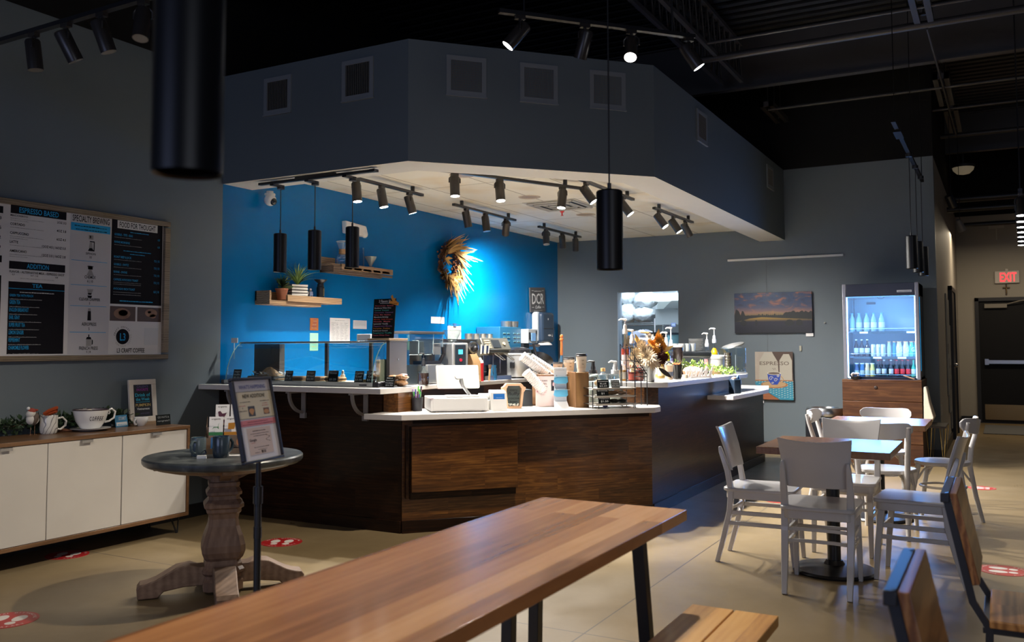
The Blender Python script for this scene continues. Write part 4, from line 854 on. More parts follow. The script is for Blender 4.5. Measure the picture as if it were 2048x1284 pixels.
# ------------------------------------------------------------------ white cafe chairs
def square_chair():
    t = thing('cafe_chair', '', 'chair')
    seat = MB(); n = 14; pts = []
    for (cx0, cy0, a0) in ((.165, -.17, -pi / 2), (.15, .17, 0), (-.15, .17, pi / 2), (-.165, -.17, pi)):
        r = .045
        for k in range(5): a = a0 + k * pi / 8; pts.append((cx0 + r * cos(a), cy0 + r * sin(a)))
    seat.prism(pts, .44, .462).build('seat', CHAIRW, t, .006)
    MB().prism([(x * .93, y * .93) for x, y in pts], .395, .441).build('apron', CHAIRW, t, .003)
    for sx in (-1, 1):
        MB().tube([(sx * .168, -.165, .43), (sx * .172, -.19, .2), (sx * .175, -.205, 0)], [(.024, .024), (.022, .022), (.017, .017)], 4, sq=True).build('leg', CHAIRW, t, .003)
        path = [(sx * .165, .26, 0), (sx * .168, .215, .16), (sx * .17, .175, .32), (sx * .17, .165, .44), (sx * .172, .185, .56), (sx * .17, .225, .68), (sx * .168, .232, .71)]
        MB().tube(path, [(.019, .02), (.021, .025), (.023, .028), (.024, .028), (.022, .025), (.018, .018), (.012, .01)], 4, sq=True).build('leg', CHAIRW, t, .004)
        for z, dy in ((.31, 0), (.245, 0)): MB().box(sx * .172 - .008, sx * .172 + .008, -.185, .19, z - .012, z + .012).build('stretcher', CHAIRW, t, .003)
    for z in (.335, .275): MB().tube([(-.165, .178 + (.35 - z) * .2, z), (-.08, .155 + (.35 - z) * .2, z), (.08, .155 + (.35 - z) * .2, z), (.165, .178 + (.35 - z) * .2, z)], [(.008, .013)] * 4, 4, sq=True).build('stretcher', CHAIRW, t, .002)
    for z in (.29,): MB().tube([(-.17, -.18, z), (.17, -.18, z)], [(.008, .013)] * 2, 4, sq=True).build('stretcher', CHAIRW, t, .002)
    bk = MB(); n = 10; vs_ = []; fs = []
    for j, (z, hw, y0) in enumerate(((.565, .155, .155), (.6, .163, .165), (.7, .178, .19), (.80, .188, .222), (.835, .192, .235))):
        for i in range(n + 1):
            u = -1 + 2 * i / n; dz = -.018 * (1 - u * u) if z > .82 else 0
            vs_.append((u * hw, y0 + .028 * (1 - u * u) , z + dz)); 
    rows = 5
    N0 = len(vs_); vs_ += [(x, y + .016, z) for x, y, z in vs_]
    for j in range(rows - 1):
        for i in range(n):
            a = j * (n + 1) + i; b_ = a + 1; c_ = a + n + 2; d_ = a + n + 1; fs.append((a, b_, c_, d_)); fs.append((N0 + d_, N0 + c_, N0 + b_, N0 + a))
    for i in range(n): a = i; fs.append((a + 1, a, N0 + a, N0 + a + 1)); a = (rows - 1) * (n + 1) + i; fs.append((a, a + 1, N0 + a + 1, N0 + a))
    for j in range(rows - 1): a = j * (n + 1); b_ = a + n + 1; fs.append((a, b_, N0 + b_, N0 + a)); a = j * (n + 1) + n; b_ = a + n + 1; fs.append((b_, a, N0 + a, N0 + b_))
    bk.add(vs_, fs); bk.build('backrest', CHAIRW, t, .003)
    return t


def bent_chair():
    t = thing('cafe_chair', '', 'chair'); n = 28
    pts = [(.2 * cos(2 * pi * k / n) * (1 if abs(cos(2 * pi * k / n)) < .5 else 1), .195 * sin(2 * pi * k / n)) for k in range(n)]
    pts = [(x * (1.02 if y < 0 else .95), y) for x, y in pts]
    MB().prism(pts, .435, .462).build('seat', CHAIRW, t, .006)
    for sx in (-1, 1):
        MB().tube([(sx * .14, -.135, .44), (sx * .16, -.17, .25), (sx * .17, -.2, 0)], [.02, .018, .015], 10).build('leg', CHAIRW, t)
        MB().tube([(sx * .165, .235, 0), (sx * .16, .19, .2), (sx * .158, .155, .42), (sx * .165, .17, .56), (sx * .178, .21, .7), (sx * .182, .225, .77)], [.015, .018, .02, .019, .017, .014], 10).build('leg', CHAIRW, t)
        MB().tube([(sx * .15, -.14, .33), (sx * .13, -.1, .4), (sx * .08, -.03, .432)], .008, 8).tube([(sx * .155, .16, .3), (sx * .13, .1, .39), (sx * .08, .03, .432)], .008, 8).build('brace', CHAIRW, t)
    ring = [(.15 * cos(2 * pi * k / 20), .16 * sin(2 * pi * k / 20), .27) for k in range(20)]
    MB().tube(ring, .009, 8, closed=True).build('stretcher', CHAIRW, t)
    bk = MB(); n = 16; vs_ = []; rows = 5
    for j in range(rows):
        for i in range(n + 1):
            u = -1 + 2 * i / n; e = sqrt(max(0, 1 - abs(u) ** 4.5)); v = (j / (rows - 1) * 2 - 1)
            zc = .735 + .02 * abs(u) ** 2; hz = .058 * (.28 + .72 * e)
            vs_.append((u * .205, .24 - .07 * u * u * 1.0, zc + v * hz))
    fs = []; N0 = len(vs_); vs_ += [(x, y + .014, z) for x, y, z in vs_]
    for j in range(rows - 1):
        for i in range(n): a = j * (n + 1) + i; b_ = a + 1; c_ = a + n + 2; d_ = a + n + 1; fs.append((a, b_, c_, d_)); fs.append((N0 + d_, N0 + c_, N0 + b_, N0 + a))
    for i in range(n): a = i; fs.append((a + 1, a, N0 + a, N0 + a + 1)); a = (rows - 1) * (n + 1) + i; fs.append((a, a + 1, N0 + a + 1, N0 + a))
    for j in range(rows - 1): a = j * (n + 1); b_ = a + n + 1; fs.append((a, b_, N0 + b_, N0 + a)); a = j * (n + 1) + n; b_ = a + n + 1; fs.append((b_, a, N0 + a, N0 + b_))
    bk.add(vs_, fs); bk.build('backrest', CHAIRW, t, .003)
    return t


sqc = square_chair(); first = True
for (x, y, rz, lab) in ((5.235, .905, radians(92), 'square-backed white chair seen from behind, in front of the nearer square table'),
                        (5.70, 1.33, radians(2), 'square-backed white chair at the left side of the nearer table, next to the dark counter'),
                        (5.70, .45, radians(176), 'square-backed white chair at the right side of the nearer table'),
                        (6.27, .925, radians(-91), 'square-backed white chair on the far side of the nearer table, facing the camera')):
    if first: sqc.location = (x, y, 0); sqc.rotation_euler = (0, 0, rz); sqc['label'] = lab; sqc['group'] = 'white chairs at the nearer table'; first = False
    else: dup(sqc, (x, y, 0), rz, lab, 'white chairs at the nearer table')
btc = bent_chair(); first = True
for (x, y, rz, lab) in ((6.93, .75, radians(88), 'white bentwood chair with curved crest seen from behind, between the two tables'),
                        (7.83, 1.20, radians(0), 'white bentwood chair at the left end of the farther table, its crest seen edge-on'),
                        (7.55, .42, radians(170), 'white bentwood chair at the right of the farther table, beside the hall opening'),
                        (8.1, .89, radians(-90), 'white bentwood chair behind the farther table, before the drinks fridge crate')):
    if first: btc.location = (x, y, 0); btc.rotation_euler = (0, 0, rz); btc['label'] = lab; btc['group'] = 'white bentwood chairs at the farther table'; first = False
    else: dup(btc, (x, y, 0), rz, lab, 'white bentwood chairs at the farther table')
TB = wood('cafe_table_wood', (.13, .055, .023), (.24, .11, .047), (.33, .17, .075), .26, 'X', 1.1, .12, 1.6, .1, 1.4, .08)
ct = thing('cafe_table', 'square brown wooden table on a black pedestal, with four square-backed chairs', 'table', (5.61, .905, 0), 0, 'square pedestal tables')
MB().box(-.365, .35, -.36, .36, .71, .75).build('tabletop', TB, ct, .003)
MB().box(-.22, .22, -.03, .03, .685, .71).box(-.03, .03, -.22, .22, .685, .71).build('spider', PM('spider_wood', (.15, .07, .03), .5), ct, .004)
MB().cyl(0, 0, .02, .69, .038, n=24).build('column', BLACKM, ct)
MB().lathe([(0, 0), (.235, 0), (.24, .01), (.23, .022), (.06, .045), (.045, .07), (0, .07)], 40).build('base', BLACKM, ct)
dup(ct, (7.49, .86, 0), 0, 'square brown wooden table farther back, beside the hall opening')

# ------------------------------------------------------------------ floor stickers
def sticker(label, x, y, r, rz):
    t = thing('floor_sticker', label, 'floor sticker', (x, y, 0), rz, 'red social distancing floor stickers')
    MB().cyl(0, 0, .0, .0015, r, n=48).build('disc', PM('sticker_red', (.42, .018, .02), .35), t)
    p = MB(); M = Matrix.Translation((0, 0, .0016))
    for sx in (-1, 1):
        for (cx_, cy_, a, b_) in ((sx * .052, .03, .036, .058), (sx * .045, -.06, .028, .028)): p.add([(cx_ * r / .16 + a * r / .16 * cos(k * pi / 10), cy_ * r / .16 + b_ * r / .16 * sin(k * pi / 10), 0) for k in range(20)], [tuple(range(20))], 0, M)
    for s, st, sp in (('SOCIAL DISTANCING', 160, -140), ('6 FEET APART', -150, 120)):
        for k, ch in enumerate(s):
            an = radians(st + sp * k / (len(s) - 1)); q = an - pi / 2 if sp < 0 else an + pi / 2
            if ch != ' ': text(p, ch, M @ Matrix.Translation((r * .85 * cos(an), r * .85 * sin(an), 0)) @ Matrix.Rotation(q, 4, 'Z') @ Matrix.Translation((0, -.008, 0)), r * .11, None, 0)
    p.build('print', PM('sticker_white', (.7, .65, .6), .5), t, smooth=0)
sticker('round red footprint sticker on the floor in front of the counter', 4.66, 4.36, .14, radians(-60))
sticker('round red footprint sticker on the floor at the lower left corner', 2.71, 4.31, .14, radians(-60))
sticker('round red sticker half hidden under the sideboard', 3.73, 5.32, .13, radians(-60))
sticker('dim red sticker on the floor by the right foreground chairs', 6.1, .03, .14, 0)
sticker('small red sticker beneath the near table toward the hall', 9.5, .2, .12, 0)
sticker('red sticker on the dark floor beside the right counter front', 7.92, 1.72, .12, 0)
# ------------------------------------------------------------------ pastry case on the left bar
ZB, ZM, ZK = 1.04, .86, .955
CG = PM('case_grey_rail', (.4, .41, .4), .35, .5); TRAYW = PM('case_deck', (.62, .58, .5), .5)
t = thing('pastry_case', 'long curved-glass pastry display case on the raised left worktop', 'display case', (5.2, 4.0, ZB))   # local x depth, y along wall-ward
W = 1.49
MB().box(.0, .36, 0, W, .0, .03).build('deck', TRAYW, t, .002)
MB().box(-.012, .012, -.0, W, .004, .034).build('front_rail', CG, t, .004)
MB().box(-.014, .02, -.06, 0, .0, .036).box(-.014, .02, W, W + .03, .0, .036).box(.02, .36, -.03, 0, 0, .04).build('rail_end', BLACKM, t, .006)
MB().box(-.0128, -.012, .05, .12, .012, .02).build('badge', INK, t)
prof = [(.0, .035), (.004, .08), (.018, .14), (.042, .2), (.078, .26), (.12, .305), (.165, .33)]
g = MB(); vs_ = []
for x, z in prof: vs_ += [(x, .01, z), (x, W - .01, z)]
g.add(vs_, [(2 * k, 2 * k + 2, 2 * k + 3, 2 * k + 1) for k in range(len(prof) - 1)])
g.build('curved_glass', CASEGL, t, smooth=80)
g = MB()
for y in (.012, W - .012):
    g = MB(); g.add([(x, y, z) for x, z in prof] + [(.34, y, .33), (.34, y, .035)], [tuple(range(len(prof) + 2))]); g.build('side_glass', GLASS, t, smooth=0)
g = MB()
for y in (.012, W - .012): g = MB(); g.tube([(x, y, z) for x, z in prof], .0035, 6); g.build('glass_edge', PM('glass_edge_green', (.25, .4, .36), .15), t)
g = MB().box(.15, .345, .0, W, .325, .338); g.build('top_rail', PM('case_top_metal', (.3, .33, .33), .25, .7), t, .003)
for y in (.28, .72): MB().box(.325, .345, y - .014, y + .014, .03, .325).build('post', BLACKM, t)
MB().box(.3, .36, W - .3, W - .02, .03, .32).box(.295, .3, W - .21, W - .14, .235, .3).build('back_cabinet', [PM('cabinet_dark', (.045, .04, .036), .5)], t)
MB().box(.155, .375, -.03, -.0, .0, .332).box(.15, .38, -.034, .004, .332, .34).build('end_panel', [PM('end_panel_grey', (.075, .07, .068), .4)], t, .002)
MB().cyl(0, 0, 0, .004, .006, n=12, M=FR((.26, -.031, .2), (1, 0, 0), (0, 0, 1))).build('knob', STEEL, t)
MB().box(.1, .29, .02, .05, .03, .2).build('side_tray', [PM('case_pale_panel', (.4, .42, .3), .5)], t)
MB().box(.13, .135, W + .0, W + .07, .33, .37).tube([(.135, W + .04, .2), (.135, W + .04, .34)], .003, 6).build('tag_holder', PAPER, t)
# contents
FOOD = PM('pastry', (.42, .24, .11), .6, var=.4, vscale=40, bump=.4, bscale=60); CHOC = PM('chocolate_pastry', (.1, .04, .02), .5, var=.4, vscale=30)
def lump(name, label, cat, loc, s, mat, sc_=(1, 1, 1), n=14, rz=0):
    t = thing(name, label, cat, loc, rz); mb = MB(); mb.ball(0, 0, s * sc_[2], s * sc_[0], s * sc_[1], s * sc_[2], n, 9, jit=.06); mb.build('body', mat, t, smooth=60); return t
t = thing('wrapped_cake', 'wrapped wedge of cake in crinkled film at the left end of the pastry case', 'cake', (5.38, 5.17, 1.075))
MB().add([(-.08, -.13, 0), (.08, -.13, 0), (.08, .12, 0), (-.08, .12, 0), (0, .0, .105), (0, .04, .1)], [(3, 2, 1, 0), (0, 1, 4), (1, 2, 5, 4), (2, 3, 5), (3, 0, 4, 5)]).build('cake', FOOD, t, .008)
random.seed(3)
g = MB()
for k in range(60): x, y = random.uniform(-.1, .1), random.uniform(-.15, .14); z = random.uniform(0, .05); d = .02; g.add([(x, y, z), (x + d, y + random.uniform(-d, d), z + .01), (x, y + d, z + random.uniform(0, .03))], [(0, 1, 2)])
g.build('film', PM('crinkled_film', (.6, .6, .6), .15, .3), t, smooth=0)
o = tag(MB().box(-.1, .1, -.14, .14, 0, .035).build('serving_tray', PM('tray_black', (.012, .012, .012), .4), bevel=.01), 'black tray under the wrapped cake in the pastry case', 'tray'); o.location = (5.38, 5.19, 1.07)
for (y, lab) in ((4.86, 'left'), (4.68, 'middle'), (4.50, 'right')):
    t = thing('pastry_slice', 'flat filled pastry lying in the case, ' + lab + ' of three behind the price cards', 'pastry', (5.38, y, 1.07))
    MB().box(-.05, .05, -.07, .07, 0, .035).build('pastry', FOOD, t, .01); MB().box(-.05, .05, -.07, .07, .012, .02).build('filling', CHOC, t)
for (y, lab) in ((4.55, 'left'), (4.47, 'right')):
    t = thing('glass_stopper_jar', 'small glass jar with a domed clear knob in the pastry case, the ' + lab + ' of two', 'jar', (5.43, y, 1.105))
    MB().lathe([(0, 0), (.018, 0), (.02, .012), (.008, .02), (.012, .028), (.009, .036), (.01, .044), (.0, .05)], 16).build('body', PM('cut_glass', (.6, .6, .58), .05, .5), t)
t = thing('cake_dome', 'small clear dome lid behind the price cards at the right of the case', 'dome', (5.36, 4.17, 1.07))
MB().lathe([(.06, 0), (.06, .02), (.045, .05), (.02, .062), (0, .064)], 24).build('dome', CASEGL, t); MB().cyl(0, 0, 0, .02, .045, n=20).build('cake', FOOD, t)
# price cards
def card(label, x, y, rows, w=.075, h=.082, rz=-pi / 2, z=1.07, cat='price card'):
    def f(p, M):
        for k, s in enumerate(rows):
            yy = h * (1 - (k + 1) / (len(rows) + .6)); text(p, s, M @ Matrix.Translation((0, yy, 0)), h * .42 / len(rows) + .002, min(w * .8, .012 * len(s) + .004), 0)
    return sign('price_card', label, (x, y, z), rz, w, h, .2, CHALK, f, PM('chalk_soft', (.4, .42, .42), .8), cat)
card('black price card at the left end of the case, with three faint lines', 5.235, 5.40, ('vegan', 'muffin', '$3.50'), .085, .088)
card('black price card partly behind the sign stand frame', 5.235, 4.85, ('Pumpkin', 'Bar', '$3.25'))
card('black price card in the case just right of the sign stand', 5.235, 4.63, ('Cream', 'Bread', '$2.50'), .085, .085)
card('black price card near the middle of the case reading $3.25', 5.235, 4.41, ('Scone', '', '$3.25'), .09, .088)
card('black price card toward the right of the case reading Carrot', 5.235, 4.165, ('Carrot', 'Loaf', '$3.00'), .08, .088)
card('black price card at the right end of the case reading Coffee Cake', 5.235, 4.055, ('Coffee', 'Cake', '$3.50'), .085, .09)
card('black price card standing outside the case before the bagged cookies', 5.26, 3.905, ('Mini', 'Assorted', 'Cookies', '$4.95'), .085, .08, -pi / 2, ZB)
o = tag(MB().box(-.13, .13, -.09, .07, 0, .004).build('slate_mat', PM('slate_grey', (.05, .05, .05), .5)), 'flat dark mat under the bagged cookies', 'mat'); o.location = (5.37, 3.93, ZB)
COOK = PM('bagged_cookie', (.42, .23, .11), .25, var=.6, vscale=55, bump=.6, bscale=70, coat=.7)
for k, (x, y, z, s) in enumerate(((5.36, 3.96, ZB + .004, .052), (5.37, 3.875, ZB + .004, .052), (5.37, 3.95, ZB + .045, .045), (5.38, 3.875, ZB + .047, .05))):
    t = thing('cookie_bag', 'clear bag of cookies, ' + ('lower left', 'lower right', 'upper left', 'upper right with a pink seal')[k] + ' of the pile beside the case', 'cookie bag', (x, y, z), .3 * k, 'bagged cookies beside the pastry case')
    MB().ball(0, 0, s * .45, s * .9, s, s * .45, 16, 10, jit=.09).build('bag', COOK, t, smooth=60)
    if k == 3: MB().ball(-.01, -.01, s * .8, .022, .03, .01, 10, 6).build('seal', PM('seal_pink', (.6, .25, .22), .5), t)
# board on top of the case end with flavours chalkboard
o = tag(MB().box(0, .24, 0, .20, 0, .016).build('wooden_board', wood('pale_board', (.2, .13, .07), (.34, .24, .14), (.45, .33, .2), .5, 'Y', 1.5, .3, 2), bevel=.002), 'short pale wooden board on the right end of the case top', 'board'); o.location = (5.34, 3.965, 1.381)
def f(p, M):
    text(p, '3 Flavors $1', M @ Matrix.Translation((0, .272, 0)), .02, .11, 0); rect(p, M, -.045, .05, .264, .267, .0003, 0)
    rows = ('Almond Joy  Banana', 'Blackberry White Choc', 'Caramel  Coconut', 'Cinnamon  Caramel', 'Honey  Mint  Hazelnut', 'Macadamia Birthday', 'Mocha  Irish Cream', 'Nutella  Maple', 'Lavender Vanilla', 'Peppermint Mocha', 'Pumpkin  Praline', 'Butterscotch Caramel', 'Raspberry Truffle', 'S\'more White Choc')
    for k, s in enumerate(rows): text(p, s, M @ Matrix.Translation((-.092, .243 - k * .0172, 0)), .0095, .175 - .02 * (k % 3), (1, 0, 4, 5, 1, 0, 6, 1, 0, 5, 3, 0, 4, 1)[k], 'L')
t = sign('flavor_chalkboard', 'tall black chalkboard of flavour names standing on the pale board, orange leaf on its corner', (5.40, 4.07, 1.397), -pi / 2, .205, .30, .1, CHALK, f,
     [WINK, PM('chalk_pink', (.6, .12, .15), .7), PM('chalk_y', (.5, .45, .1), .7), PM('chalk_or', (.5, .2, .04), .7), PM('chalk_teal', (.05, .4, .35), .7), PM('chalk_pur', (.25, .12, .3), .7), PM('chalk_red', (.5, .06, .03), .7)], 'chalkboard')
# (leaf clip on the corner)
g = MB(); M = Matrix.Rotation(-.1, 4, 'X') @ FR((0, -.003, 0), (1, 0, 0), (0, 0, 1))
g.add([(x, y, .001) for x, y in ((.055, .315), (.07, .33), (.085, .3), (.1, .305), (.098, .285), (.12, .275), (.09, .265), (.07, .285))], [tuple(range(8))], 0, M)
g.add([(x, y, .0015) for x, y in ((.045, .262), (.13, .245), (.134, .268), (.05, .283))], [(0, 1, 2, 3)], 0, M); scribble(g, M, .055, .125, .258, .008, 1, z=.003)
g.build('paper_leaf', [PM('leaf_orange', (.65, .26, .04), .6), INK], t, smooth=0)
o = tag(MB().box(0, .1, 0, .13, 0, .05).build('paper_box', WHITE, bevel=.004), 'small white box on the case top behind the flavour chalkboard', 'box'); o.location = (5.42, 4.20, 1.381)

# ------------------------------------------------------------------ middle worktop
def P3(x, y): return (x, y, ZM)
t = thing('pen_cup', 'black mesh pen cup full of pens at the left end of the low worktop', 'pen cup', (5.47, 3.80, ZM))
m_, t_, b__ = nt('black_mesh'); S(b__, 'Base Color', (.02, .02, .025, 1))
MB().lathe([(0, 0), (.036, 0), (.042, .1), (.040, .1), (.034, .004), (0, .004)], 24).build('cup', m_, t)
cols = [(.1, .5, .05), (.15, .6, .1), (.1, .45, .1), (.3, .1, .4), (.5, .3, .6), (.02, .02, .05), (.6, .6, .65), (.1, .1, .4), (.6, .2, .3), (.05, .05, .05)]
for k, c_ in enumerate(cols):
    a = k * 2.4; r = .022
    p_ = thing('pen', ('green', 'light green', 'green', 'purple', 'lilac', 'black', 'white', 'blue', 'pink', 'dark')[k] + (' pen leaning ' + ('left', 'back', 'to the front', 'right', 'toward the till')[k % 5] + ' in the mesh cup' + (' behind the others' if k > 4 else '')), 'pen', (5.47 + r * cos(a) * .6, 3.80 + r * sin(a) * .6, ZM + .006), 0, 'pens in the mesh cup')
    q = (r * cos(a) * .9, r * sin(a) * .9, .13 + .02 * (k % 3))
    MB().tube([(0, 0, 0), q], .004, 8).build('barrel', PM('pen_%d' % k, c_, .3), p_); MB().tube([(q[0] * .8, q[1] * .8, q[2] * .8), (q[0] * 1.02, q[1] * 1.02, q[2] * 1.04)], .0055, 8).build('cap', PM('pen_%d' % ((k + 3) % 10), cols[(k + 3) % 10], .3), p_)
RC = atan2(3.302 - 3.623, 5.653 - 5.381)
t = thing('cash_drawer', 'white cash drawer box on the low worktop under the till screen', 'cash drawer', (5.381, 3.623, ZM), RC)
MB().box(0, .42, 0, .42, .006, .1).build('case', PM('till_white', (.72, .71, .69), .3), t, .004); MB().box(.02, .4, -.002, .001, .014, .094).build('drawer_front', PM('till_white2', (.7, .69, .67), .3), t, .001)
for x in (.03, .39):
    for y in (.03, .39): MB().cyl(x, y, 0, .007, .012, n=10).build('foot', BLACK, t)
t = thing('till_screen', 'white point-of-sale screen seen from behind on an angled stand', 'till', (5.68, 3.52, ZM + .1), RC + .02)
MB().box(-.14, .1, -.07, .08, 0, .012).build('base', PM('till_base', (.5, .5, .5), .35), t, .004)
MB().tube([(.04, .0, .012), (-.01, .015, .08), (-.02, .02, .135)], [(.021, .012)] * 3, 12).build('stand', PM('till_stand', (.4, .41, .42), .3, .4), t)
Ms = Matrix.Translation((-.045, .05, .145)) @ Matrix.Rotation(radians(-24), 4, 'X')
pts = []
for cx_, cy_, a0 in ((.15, -.08, -pi / 2), (.15, .08, 0), (-.15, .08, pi / 2), (-.15, -.08, pi)):
    for k in range(5): a = a0 + k * pi / 8; pts.append((cx_ + .012 * cos(a), cy_ + .012 * sin(a)))
MB().prism(pts, -.002, .012, M=Ms @ FR((0, 0, 0), (1, 0, 0), (0, 0, 1))).build('screen_back', PM('till_white', (.72, .71, .69), .3), t, .003)
MB().prism([(x * .9, y * .85) for x, y in pts], .0, .0125, M=Ms @ FR((0, 0, 0), (1, 0, 0), (0, 0, 1))).lathe([(0, -.01), (.024, -.01), (.022, .02), (0, .02)], 20, M=Ms @ FR((.0, 0, 0), (1, 0, 0), (0, 0, 1))).build('hinge_boss', PM('till_white3', (.66, .65, .62), .35), t)
t = thing('card_terminal', 'white card reader and printer with a small blue screen facing the customer', 'card terminal', (5.79, 3.30, ZM), RC)
MB().add([(-.062, -.065, .0), (.062, -.065, 0), (.062, .07, 0), (-.062, .07, 0), (-.058, -.04, .135), (.058, -.04, .135), (.058, .06, .15), (-.058, .06, .15)], [(3, 2, 1, 0), (4, 5, 6, 7), (0, 1, 5, 4), (1, 2, 6, 5), (2, 3, 7, 6), (3, 0, 4, 7)]).box(-.075, .08, -.085, .08, 0, .006).build('body', PM('till_white', (.72, .71, .69), .3), t, .006)
p = MB(); M = FR((0, -.0475, .09), (1, 0, 0), (0, .025, .135)); rect(p, M, -.04, .045, -.005, .035, .0015, 0); scribble(p, M, -.02, .03, .005, .004, 1, z=.002)
p.build('screen', [PM('terminal_screen', (.01, .08, .25), .3, em=(.01, .12, .4), es=.5), WINK], t, smooth=0)
MB().lathe([(0, -.05), (.026, -.05), (.026, .05), (0, .05)], 20, M=FR((-.09, .03, .1), (0, 1, 0), (0, 0, 1))).box(-.12, -.06, -.02, .07, 0, .08).build('printer', PM('till_white', (.72, .71, .69), .3), t, .003)
o = tag(MB().box(-.12, .12, -.015, .03, .0, .002).build('receipt_card', PM('pink_paper', (.6, .3, .3), .6)), 'flat reddish card lying on top of the cash drawer', 'card'); o.location = (5.5, 3.62, ZM + .1)
# cup-shaped shadow box
t = thing('cup_shadow_box', 'takeaway-cup-shaped wooden frame with a glass front lettered about marshmallows and cocoa', 'shadow box', (6.03, 3.29, ZM), radians(-48))
outer = [(-.062, 0), (.062, 0), (.078, .135), (.092, .138), (.092, .165), (.07, .168), (.066, .19), (-.066, .19), (-.07, .168), (-.092, .165), (-.092, .138), (-.078, .135)]
inner = [(-.046, .016), (.046, .016), (.06, .135), (.06, .15), (.054, .152), (.052, .172), (-.052, .172), (-.054, .152), (-.06, .15), (-.06, .135)]
Mf = FR((0, 0, 0), (1, 0, 0), (0, 0, 1)); n = len(outer)
g = MB(); N_ = 48
def ring(poly, n=N_):
    out = []; c_ = (0, .09)
    for k in range(n):
        a = 2 * pi * k / n; d = (cos(a), sin(a)); best = None
        for i in range(len(poly)):
            p1, p2 = poly[i], poly[(i + 1) % len(poly)]; ex, ey = p2[0] - p1[0], p2[1] - p1[1]; den = d[0] * ey - d[1] * ex
            if abs(den) < 1e-9: continue
            tt3 = ((p1[0] - c_[0]) * ey - (p1[1] - c_[1]) * ex) / den; ss = ((p1[0] - c_[0]) * d[1] - (p1[1] - c_[1]) * d[0]) / den
            if tt3 > 0 and -1e-6 <= ss <= 1 + 1e-6 and (best is None or tt3 > best): best = tt3
        out.append((c_[0] + d[0] * best, c_[1] + d[1] * best))
    return out
ro, ri = ring(outer), ring(inner); vs_ = [(x, y, 0) for x, y in ro] + [(x, y, 0) for x, y in ri] + [(x, y, -.05) for x, y in ro] + [(x, y, -.05) for x, y in ri]; fs = []
for k in range(N_):
    j = (k + 1) % N_; fs += [(k, j, N_ + j, N_ + k), (2 * N_ + j, 2 * N_ + k, 3 * N_ + k, 3 * N_ + j), (j, k, 2 * N_ + k, 2 * N_ + j), (N_ + k, N_ + j, 3 * N_ + j, 3 * N_ + k)]
g.add(vs_, fs, 0, Mf); g.build('frame', PM('birch_frame', (.5, .3, .18), .5), t, smooth=30)
MB().add([(x, y, -.048) for x, y in ri], [tuple(range(N_))], 0, Mf).build('backing', PM('shadow_box_back', (.1, .115, .1), .5), t, smooth=0)
MB().add([(x, y, -.012) for x, y in ri], [tuple(range(N_))], 0, Mf).build('glass_pane', GLASS, t, smooth=0)
p = MB()
for s, y, h_, w_2 in (('merry', .135, .014, .06), ('fluffy', .1, .024, .09), ('cocoa', .07, .018, .085), ('bar', .045, .014, .06)): text(p, s, Mf @ Matrix.Translation((0, y, -.011)), h_, w_2, 0)
p.build('lettering', INK, t, smooth=0)
random.seed(5); g = MB()
for k in range(14): g.ball(random.uniform(-.04, .04), .02 + random.uniform(-.004, .004), .022 + random.uniform(0, .01), .008)
g.build('marshmallow_fill', PM('marshmallow2', (.75, .7, .62), .8), t)
o = tag(MB().box(-.09, .09, -.1, .1, 0, .13).box(-.06, .0, -.104, -.1, .075, .085).build('black_box', PM('box_black_blue', (.02, .028, .035), .4), bevel=.004), 'black storage box behind the cup-shaped frame', 'box'); o.location = (6.33, 3.42, ZM); o.rotation_euler = (0, 0, RZD)
# cup holder with fundraiser sheet
CWD = wood('holder_wood', (.12, .055, .025), (.22, .11, .05), (.32, .18, .09), .45, 'Z', 1.2, .1, 1, .1)
t = thing('cup_dispenser', 'wooden angled cup and lid dispenser box with open slots', 'cup dispenser', (6.40, 3.12, ZM), radians(-47))
b_ = MB(); b_.box(-.135, -.125, 0, .2, 0, .25).box(.145, .155, 0, .2, 0, .25).box(-.135, .155, 0, .2, 0, .012).box(-.135, .155, .19, .2, 0, .25).box(.0, .01, 0, .2, 0, .25).box(-.135, .155, .0, .2, .24, .252)
b_.build('case', CWD, t, .002)
for (x, y, z, dx, dz, L_) in ((-.13, -.03, .15, -.75, .75, .2), (-.06, .12, .27, -.8, .55, .25), (.0, .15, .28, -.85, .5, .22), (-.09, .1, .2, -.85, .45, .12), (.03, .08, .2, -.85, .45, .1)):
    d = Vector((dx, -.1, dz)).normalized(); M = FR((x, y, z), (0, 1, 0), Vector((dx, 0, dz)).cross(Vector((0, 1, 0))))
    c_ = thing('paper_cup_stack', ('stack of white paper cups poking out steeply at the front left of the wooden dispenser', 'long stack of white paper cups rising behind the brown lidded cup', 'bluish-lit stack of white paper cups at the back of the dispenser', 'short stack of white cups in the dispenser middle slot', 'short stack of white cups hidden deep in the dispenser')[(-.13, -.06, .0, -.09, .03).index(x)], 'paper cups', (0, 0, 0))
    c_.matrix_world = Matrix.Translation((6.40, 3.12, ZM)) @ Matrix.Rotation(radians(-47), 4, 'Z') @ Matrix.Translation((x, y, z)) @ Matrix(((1, 0, 0, 0), (0, 1, 0, 0), (0, 0, 1, 0), (0, 0, 0, 1)))
    zq = Vector((0, 0, 1)).rotation_difference(d).to_matrix().to_4x4(); pr = [(0, -.04), (.03, -.04)]; k = 0
    while k * .016 < L_: pr += [(.036, -.04 + k * .016 + .012 + .001), (.04, -.04 + k * .016 + .014), (.036, -.04 + (k + 1) * .016)]; k += 1
    pr += [(.038, L_ - .03), (.041, L_ - .026), (.038, L_ - .024), (.03, L_ - .1)]
    MB().lathe(pr, 20, M=zq).build('cups', PM('paper_cup_white', (.74, .72, .7), .55), c_)
